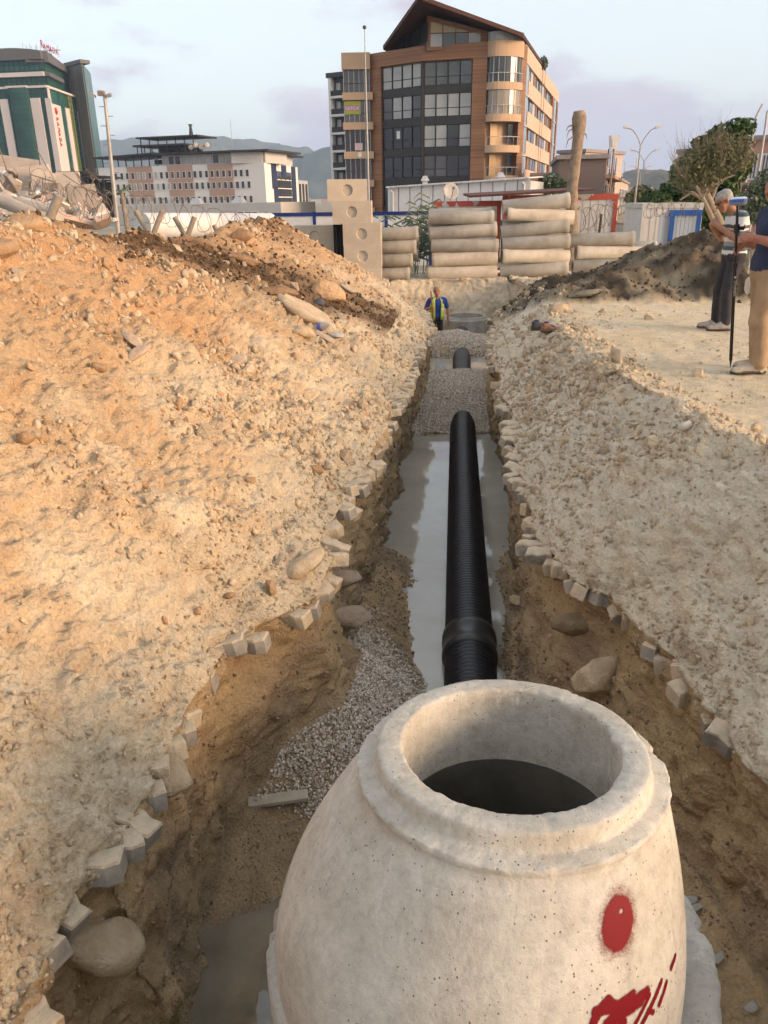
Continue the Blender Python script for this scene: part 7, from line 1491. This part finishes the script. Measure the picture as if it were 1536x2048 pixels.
def stripes():
    m, nt, b, out = nodes_of('cloth_striped'); tc = nt.nodes.new('ShaderNodeTexCoord'); s = nt.nodes.new('ShaderNodeSeparateXYZ'); nt.links.new(tc.outputs['Object'], s.inputs[0]); n = add_noise(nt, 3.5, 3, .5, tc.outputs['Object'])
    a = nt.nodes.new('ShaderNodeMath'); a.operation = 'MULTIPLY_ADD'; a.inputs[1].default_value = .07; nt.links.new(n.outputs['Fac'], a.inputs[0]); nt.links.new(s.outputs[2], a.inputs[2])
    mr = nt.nodes.new('ShaderNodeMapRange'); mr.inputs[1].default_value = .90; mr.inputs[2].default_value = 1.52; nt.links.new(a.outputs[0], mr.inputs[0]); W_, T_, G_ = (0.60, 0.57, 0.54), (0.05, 0.10, 0.10), (0.26, 0.25, 0.24)
    r = ramp(nt, mr.outputs[0], [(0, T_), (.10, W_), (.22, T_), (.30, G_), (.38, W_), (.46, T_), (.60, W_), (.64, (0.09, 0.075, 0.065)), (.70, W_), (.86, T_), (.93, G_)], 'CONSTANT'); nt.links.new(r.outputs[0], b.inputs['Base Color']); b.inputs['Roughness'].default_value = .9; return m
m_stripe = stripes()
def leg(hip, knee, ank, toe, mt, ms, msole, r=(.092, .068, .055), wide=1.0):
    hip, knee, ank, toe = map(np.array, (hip, knee, ank, toe)); d = np.array([toe[0] - ank[0], toe[1] - ank[1], 0.0]); d = d / (np.linalg.norm(d) + 1e-9); hl = ank - d * .05
    return [(hip, knee, r[0] * wide, r[1] * wide, .03, mt), (knee, ank + (0, 0, .03), r[1] * wide, r[2] * wide, .02, mt), ((hl[0], hl[1], .055), (ank[0] + d[0] * .05, ank[1] + d[1] * .05, .065), .045, .05, .015, ms), ((ank[0] + d[0] * .04, ank[1] + d[1] * .04, .06), (toe[0], toe[1], .042), .048, .036, .02, ms, (1, 1, .9)), ((hl[0], hl[1], .018), (toe[0], toe[1], .018), .046, .044, .004, msole, (1, 1, .42))]
def hand(w, d, up_, side, mt, curl=.9, grip=None):
    """palm with five fingers; w wrist, d the way the hand points, up_ the back of the hand, side = thumb side"""
    w, d, up_, side = [np.array(q, float) for q in (w, d, up_, side)]; d /= np.linalg.norm(d); up_ = up_ - d * (up_ @ d); up_ /= np.linalg.norm(up_); side = np.cross(d, up_) * np.sign(np.cross(d, up_) @ side)
    P = [(w, w + d * .04, .026, .03, .01, mt)]
    for k, off in enumerate((.030, .010, -.010, -.029)):
        b = w + d * .085 + side * off; P.append((w + d * .03 + side * off * .6, b, .016, .0125, .008, mt)); ln = (.040, .046, .043, .034)[k]; c = .6 * curl; d1 = d * math.cos(c) - up_ * math.sin(c); d2 = d * math.cos(2.3 * c) - up_ * math.sin(2.3 * c)
        P += [(b, b + d1 * ln, .0105, .0098, .002, mt), (b + d1 * ln, b + d1 * ln + d2 * ln * .75, .0098, .0085, .002, mt)]
    tb_ = w + d * .025 + side * .026; t1 = tb_ + (d * .6 + side * .6 - up_ * .35) * .04; P += [(tb_, t1, .014, .0115, .008, mt), (t1, t1 + (d * .75 + side * .1 - up_ * .6) * .034, .0112, .009, .002, mt)]
    return P
def arm(sh, el, wr, ms, mk, sleeve=.62, r=(.058, .044, .029)):
    sh, el, wr = map(np.array, (sh, el, wr)); m_ = sh + (el - sh) * sleeve
    return [(sh, m_, r[0] * 1.08, r[0] * 1.04, .03, ms), (m_ - (el - sh) * .06, el, r[1] * 1.02, r[1] * .95, .004, mk), (el, el + (wr - el) * .3, r[1] * .95, r[1] * .98, .01, mk), (el + (wr - el) * .3, wr, r[1] * .98, r[2], .02, mk)]
def head(c, f, u, mk, mh, hairy=True, beard=False):
    """c centre, f face direction, u crown direction"""
    c, f, u = [np.array(q, float) for q in (c, f, u)]; f /= np.linalg.norm(f); u = u - f * (u @ f); u /= np.linalg.norm(u); s_ = np.cross(f, u)
    P = [(c - f * .020 + u * .035, c + f * .015 + u * .035, .083, .082, .02, mk), (c + f * .035 - u * .02, c + f * .045 - u * .068, .062, .044, .03, mk), (c + f * .088 + u * .012, c + f * .108 - u * .022, .010, .016, .010, mk), (c + f * .078 + u * .034 - s_ * .032, c + f * .078 + u * .034 + s_ * .032, .013, .013, .012, mk),
         (c + f * .084 - u * .052 - s_ * .018, c + f * .084 - u * .052 + s_ * .018, .009, .009, .006, mk), (c + f * .07 - u * .09, c + f * .072 - u * .088, .02, .02, .02, mk)]
    for q in (-1, 1): P += [(c + s_ * q * .083 - f * .012 + u * .018, c + s_ * q * .085 - f * .006 - u * .018, .016, .011, .004, mk, None), (c + f * .07 - s_ * q * .034 - u * .016, c + f * .05 - s_ * q * .05 - u * .03, .02, .024, .02, mk)]
    if hairy: P += [(c - f * .032 + u * .055, c + f * .012 + u * .062, .088, .078, .006, mh), (c - f * .05 - u * .02, c - f * .045 + u * .02, .06, .075, .006, mh)]
    else: P += [(c - f * .028 + u * .052, c + f * .018 + u * .056, .0835, .078, .004, mh)]
    return P, f, u, s_
def eyes(parent, c, f, u, s_, name='eye'):
    for q in (-1, 1):
        mb = MB(); mb.lathe([(0, -.011), (.008, -.008), (.011, 0), (.008, .008), (0, .011)], 10, c + f * .080 + u * .016 + s_ * q * .031); mb.build(name, m_lens, parent)

# ---- man in a striped shirt, side view, lighting a cigarette
p = PZ(1448, 657, 0.02); z0 = ground_z(p[0], p[1]); bm_ = thing('person', 'grey haired man in striped shirt and dark jeans, hands raised to a cigarette', 'person', (p[0] - .04, p[1], z0), math.radians(178))
S = 1.03
pr1 = []
pr1 += leg((-.02, .09, .90), (.03, .10, .49), (.0, .11, .09), (.20, .12, 0), 1, 4, 5, (.098, .072, .064)) + leg((-.02, -.09, .90), (.06, -.10, .49), (.04, -.11, .09), (.24, -.12, 0), 1, 4, 5, (.098, .072, .064))
pr1 += [((-.03, .07, .93), (-.03, -.07, .93), .115, .115, .04, 1, (.95, 1, .9)), ((-.03, .05, 1.0), (-.03, -.05, 1.0), .128, .128, .05, 0, (.95, 1, 1)), ((-.02, 0, 1.02), (.0, 0, 1.28), .135, .15, .05, 0, (.9, 1.05, 1)), ((.0, .09, 1.30), (.0, -.09, 1.30), .12, .12, .06, 0), ((.0, .15, 1.40), (.0, -.15, 1.40), .075, .075, .06, 0)]
pr1 += [((.04, 0, 1.42), (.12, 0, 1.52), .058, .052, .02, 2)]
hd1, f_, u_, s1_ = head((.19, 0, 1.575), (.86, 0.0, -.50), (.45, 0, .9), 2, 3); pr1 += hd1
pr1 += arm((.0, .20, 1.385), (.06, .26, 1.13), (.27, .10, 1.30), 0, 2, .72) + arm((.0, -.20, 1.385), (.06, -.26, 1.13), (.27, -.10, 1.29), 0, 2, .72)
pr1 += hand((.27, .10, 1.30), (.45, -.75, .45), (.8, .5, .1), (0, 0, 1), 2, 1.0) + hand((.27, -.10, 1.29), (.45, .75, .45), (.8, -.5, .1), (0, 0, 1), 2, 1.0)
body('body', pr1, [m_stripe, m_jean, m_skin, m_hair, m_shoe, m_sole], bm_, .0075, .009, 3)
hc = np.array([.19, 0, 1.575])
mb = MB()
for q in (-1, 1):
    c_ = hc + f_ * .094 + u_ * .018 + s1_ * q * .034; mb.obox(c_, (.012, .052, .036), np.stack([f_, s1_, u_], 1)); mb.tube([c_ + s1_ * q * .028 + u_ * .01, hc - f_ * .01 + u_ * .02 + s1_ * q * .088], .004, 5)
mb.tube([hc + f_ * .098 + u_ * .024 - s1_ * .012, hc + f_ * .098 + u_ * .024 + s1_ * .012], .004, 5); mb.build('sunglasses', m_lens, bm_)
mb = MB(); a = hc + f_ * .085 - u_ * .055; mb.tube([a, a + f_ * .075 - u_ * .02], .0048, 6)
cg = mb.build('cigarette', mat('paper_white', (0.7, 0.68, 0.64), rough=0.7)); cg.matrix_world = Matrix.Translation(Vector(bm_.location)) @ Matrix.Rotation(math.radians(178), 4, 'Z'); tag(cg, 'white cigarette between the lips of the man in the striped shirt', 'cigarette')

# ---- man at the right edge with the survey pole
p = PZ(1478, 742, 0.02); z0 = ground_z(p[0], p[1]); b2 = thing('person', 'man in navy shirt and khaki trousers cut by the right edge, holding a survey pole', 'person', (p[0] + .10, p[1], z0), math.radians(180))
pr2 = leg((-.02, .10, .92), (.03, .11, .50), (-.02, .12, .09), (.21, .13, 0), 1, 4, 5, (.115, .095, .088)) + leg((-.04, -.10, .92), (-.08, -.12, .50), (-.16, -.13, .09), (.06, -.15, 0), 1, 4, 5, (.115, .095, .088))
pr2 += [((-.03, .07, .95), (-.03, -.07, .95), .128, .128, .04, 1), ((-.03, .05, 1.03), (-.03, -.05, 1.03), .145, .145, .05, 0), ((-.03, 0, 1.05), (-.03, 0, 1.30), .15, .16, .05, 0, (.95, 1.08, 1)), ((-.03, .10, 1.36), (-.03, -.10, 1.36), .125, .125, .06, 0), ((-.03, .17, 1.46), (-.03, -.17, 1.46), .08, .08, .06, 0), ((-.02, 0, 1.48), (.0, 0, 1.60), .06, .056, .02, 2)]
hd2, f2_, u2_, s2_ = head((.02, 0, 1.69), (1, .2, -.15), (.15, 0, 1), 2, 3); pr2 += hd2
WR = np.array([.23, .16, 1.27])
pr2 += arm((-.02, .225, 1.44), (-.04, .285, 1.20), WR, 0, 2, .66, (.07, .052, .034)) + arm((-.02, -.225, 1.44), (-.08, -.29, 1.19), (.12, -.26, 1.20), 0, 2, .66, (.07, .052, .034))
pr2 += hand(WR, (.95, -.2, .1), (.1, .95, .3), (0, 0, 1), 2, 1.25) + hand((.12, -.26, 1.20), (.8, 0, -.6), (.3, -.8, 0), (0, .3, .9), 2, .8)
body('body', pr2, [m_navy, m_khaki, m_skin2, m_hair2, m_boot, m_sole], b2, .0085, .013, 7); eyes(b2, np.array([.02, 0, 1.69]), f2_, u2_, s2_)
mb = MB()
for k in range(4): mb.tube([(.03 + .028 * k, .085, .10 - .012 * k), (.035 + .028 * k, .155, .10 - .012 * k)], .006, 5)
mb.build('laces', mat('lace_dark', (0.05, 0.045, 0.04), rough=0.8), b2)
bx = b2.location
# survey pole, its foot on the ground, gripped by the right edge man
pt_ = PZ(1461, 733, 0.02); pz_ = ground_z(pt_[0], pt_[1]); ptop_ = PY(1476, 398, pt_[1] + .02)
sp_ = thing('survey_pole', 'black survey pole with blue and white satellite receiver on top', 'survey pole', (pt_[0], pt_[1], pz_)); m_car = mat('carbon_black', (0.012, 0.012, 0.013), rough=0.35, spec=0.5); base_ = np.array([pt_[0], pt_[1], pz_]); ax_p = ptop_ - base_
at_ = lambda t: base_ + ax_p * t
mb = MB(); mb.tube([at_(0), at_(.045)], [.003, .014], 10); wpart('steel_point', mb, mat('point_steel', (0.16, 0.13, 0.12), rough=0.4, metal=0.6), sp_)
mb = MB(); mb.tube([at_(.045), at_(.62)], .0165, 14); wpart('lower_tube', mb, m_car, sp_); mb = MB(); mb.tube([at_(.60), at_(.965)], .0135, 14); wpart('upper_tube', mb, m_car, sp_)
mb = MB(); mb.tube([at_(.61), at_(.64)], .026, 14); mb.tube([at_(.81), at_(.86)], .026, 12); mb.obox(at_(.835) + (.045, 0, 0), (.05, .03, .03)); mb.tube([at_(.835) + (.07, 0, 0), at_(.835) + (.075, 0, .035)], .006, 6); wpart('clamp', mb, m_car, sp_)
mb = MB(); Rr = rotm(0.0, -.06, 0); cT = at_(.965); mb.lathe([(0, 0), (.045, 0), (.078, .010), (.081, .035), (.079, .046), (0, .046)], 28, cT, Rr); rc = wpart('receiver', mb, mat('receiver_grey', (0.25, 0.26, 0.29), rough=0.4), sp_)
mb = MB(); mb.lathe([(.0812, .030), (.0825, .034), (.0825, .054), (.078, .058)], 28, cT, Rr); wpart('blue_band', mb, mat('receiver_blue', (0.03, 0.12, 0.45), rough=0.35), sp_, rc)
mb = MB(); mb.lathe([(.0785, .056), (.074, .068), (.05, .074), (0, .076)], 28, cT, Rr); wpart('white_cap', mb, mat('receiver_white', (0.72, 0.72, 0.72), rough=0.35), sp_, rc)
v, fc = text_mesh('STONEX', .042, .0005); mb = MB(); dz_ = ax_p / np.linalg.norm(ax_p); sd = np.array([1.0, 0, 0]); sd = sd - dz_ * (sd @ dz_); t0_ = at_(.535)
mb.add([t0_ - dz_ * q[0] * .95 + sd * (q[1] - .013) * .8 + np.array([0, -.0172 - q[2], 0]) for q in v], fc); mb.lathe([(0, 0), (.011, 0), (.011, .001), (0, .001)], 14, t0_ + dz_ * .03 + np.array([0, -.0168, 0]), rotm(math.pi / 2, 0, 0)); wpart('lettering', mb, mat('paint_white', (0.75, 0.73, 0.70)), sp_)
# clear plastic bag hanging from his far hand
m_, nt, b, out = nodes_of('clear_film'); b.inputs['Base Color'].default_value = (.62, .60, .57, 1); b.inputs['Roughness'].default_value = .3; b.inputs['Alpha'].default_value = .3
bc = PY(1503, 570, 8.9); me = rock_mesh('plastic_bag', 83, 'ico', m_); o = bpy.data.objects.new('plastic_bag', me); C.objects.link(o); o.scale = (.09, .05, .17); o.location = bc; o.rotation_euler = (0, -.25, 0); tag(o, 'clear plastic bag hanging beside the khaki trousers', 'bag')
mb = MB(); mb.tube([(-.1, 0, .75), (0, 0, 1.5), (.05, 0, 2.1)], [.3, .04, .03], 6); hb = mb.build('handle', m_, o)

# ---- worker in the trench
wx_ = PY(873, 660, 21.7); zf = -2.26; b3 = thing('person', 'bald worker in hi-vis vest and blue shirt standing in the trench with a shovel', 'person', (wx_[0], 21.7, zf), math.radians(-80)); zz = 1.0
pr3 = leg((0, .09, .88), (.03, .10, .47), (0, .11, .09), (.18, .14, 0), 1, 3, 3) + leg((0, -.09, .88), (.02, -.10, .47), (0, -.12, .09), (.18, -.16, 0), 1, 3, 3)
pr3 += [((0, .07, .92), (0, -.07, .92), .11, .11, .04, 1), ((0, .05, .98), (0, -.05, .98), .125, .125, .05, 0), ((0, 0, 1.0), (.02, 0, 1.26), .13, .15, .05, 0, (.85, 1.08, 1)), ((.02, .10, 1.30), (.02, -.10, 1.30), .11, .11, .06, 0), ((.02, .16, 1.39), (.02, -.16, 1.39), .07, .07, .06, 0), ((.03, 0, 1.42), (.06, -.02, 1.53), .056, .05, .02, 2)]
hd3, f3_, u3_, s3_ = head((.09, -.03, 1.60), (1, -.12, -.18), (.15, -.15, 1), 2, 4, False); pr3 += hd3
pr3 += arm((.02, -.215, 1.375), (.0, -.33, 1.12), (.22, -.25, 1.20), 0, 2, .66) + arm((.02, .215, 1.375), (.02, .31, 1.10), (.10, .30, .86), 0, 2, .66)
pr3 += hand((.22, -.25, 1.20), (.7, .5, .3), (.3, -.6, .6), (0, 0, 1), 2, 1.2) + hand((.10, .30, .86), (.3, .2, -.9), (.5, .8, 0), (1, 0, 0), 2, .5)
body('body', pr3, [m_bluet, m_jean, m_skin2, m_sole, m_shv], b3, .009, .007, 9); eyes(b3, np.array([.09, -.03, 1.60]), f3_, u3_, s3_)
m_vis = mat('vest_yellow', (0.46, 0.60, 0.06), (0.38, 0.50, 0.05), scale=8, rough=0.7)
m_ref = mat('vest_tape', (0.6, 0.62, 0.58), rough=0.3)
def vest_side(q):
    mb = MB(); rows_ = []
    for z, rx_, ry_ in ((.86, .165, .20), (1.0, .160, .195), (1.15, .162, .200), (1.28, .162, .212), (1.38, .135, .205), (1.45, .085, .13)):
        r0 = [];
        for k in range(10):
            a = math.radians(24 + 156 * k / 9); r0.append((.01 + rx_ * math.cos(a) * 1.0, q * ry_ * math.sin(a), z))
        rows_.append(r0)
    vv_ = [p_ for r0 in rows_ for p_ in r0]; mb.add(vv_, [(i * 10 + j, i * 10 + j + 1, (i + 1) * 10 + j + 1, (i + 1) * 10 + j) for i in range(5) for j in range(9)], 0, True); return mb
for q in (-1, 1):
    o = vest_side(q).build('hi_vis_vest', m_vis, b3); sm = o.modifiers.new('thick', 'SOLIDIFY'); sm.thickness = .012
    mb = MB(); n = 10; vv_ = []
    for z in (1.12, 1.17):
        for k in range(n): a = math.radians(24 + 156 * k / 9); vv_.append((.01 + .172 * math.cos(a), q * .212 * math.sin(a), z))
    mb.add(vv_, [(j, j + 1, n + j + 1, n + j) for j in range(n - 1)]); mb.build('reflective_tape', m_ref, b3)
Mw = Matrix.Translation(Vector(b3.location)) @ Matrix.Rotation(math.radians(-80), 4, 'Z')
gp = np.array(Mw @ Vector((.29, -.20, 1.20))); sh_ = thing('shovel', 'long wooden handled shovel held by the trench worker', 'shovel', (gp[0] + .08, gp[1] - .05, zf))
top_ = gp + np.array([-.04, 0, .45]); bot_ = np.array([gp[0] + .10, gp[1] - .05, zf + .28]); mb = MB(); mb.tube([bot_, gp, top_], .019, 8); wpart('handle', mb, mat('handle_wood', (0.30, 0.12, 0.06), (0.22, 0.09, 0.045), scale=8, rough=0.6), sh_)
mb = MB(); mb.hexa([bot_ + (-.06, 0, -.27), bot_ + (.06, 0, -.27), bot_ + (.06, .015, -.27), bot_ + (-.06, .015, -.27)], [bot_ + (-.11, -.03, .03), bot_ + (.11, -.03, .03), bot_ + (.11, -.01, .03), bot_ + (-.11, -.01, .03)]); wpart('blade', mb, mat('blade_steel', (0.12, 0.10, 0.09), rough=0.5, metal=0.5), sh_)
# ---- pair of worn shoes left on the bank
p, n_, _ = on_ground(1090, 660)
def shoe(label, dx, dy, rz_, mt, mlin):
    t = thing('shoe', label, 'shoe', p + np.array([dx, dy, .0]), rz_); prim = [((-.10, 0, .05), (-.02, 0, .055), .045, .045, .02, 0), ((-.02, 0, .05), (.13, 0, .035), .045, .032, .02, 0), ((-.11, 0, .015), (.15, 0, .015), .045, .04, .004, 1, (1, 1, .4)), ((-.10, 0, .10), (-.05, 0, .095), .035, .03, .01, 0)]
    body('upper', prim, [mt, m_sole], t, .008, 0, 1); mb = MB(); mb.lathe([(0, .0), (.03, 0), (.034, .012), (0, .014)], 14, (-.075, 0, .128)); mb.build('lining', mlin, t); mb = MB(); mb.obox((.02, 0, .085), (.05, .07, .012), rotm(0, .5, 0)); mb.build('tongue', mlin, t)
mlin = mat('shoe_blue', (0.02, 0.04, 0.22), rough=0.8); m_brs = mat('shoe_brown', (0.24, 0.13, 0.075), (0.15, 0.08, 0.05), scale=12, rough=0.7)
shoe('worn brown shoe with blue lining at the trench edge, nearer one', .04, -.03, .05, m_brs, mlin); shoe('dark worn shoe with blue lining at the trench edge, farther one', -.06, .14, .1, mat('shoe_dark', (0.06, 0.055, 0.055), rough=0.7), mlin)
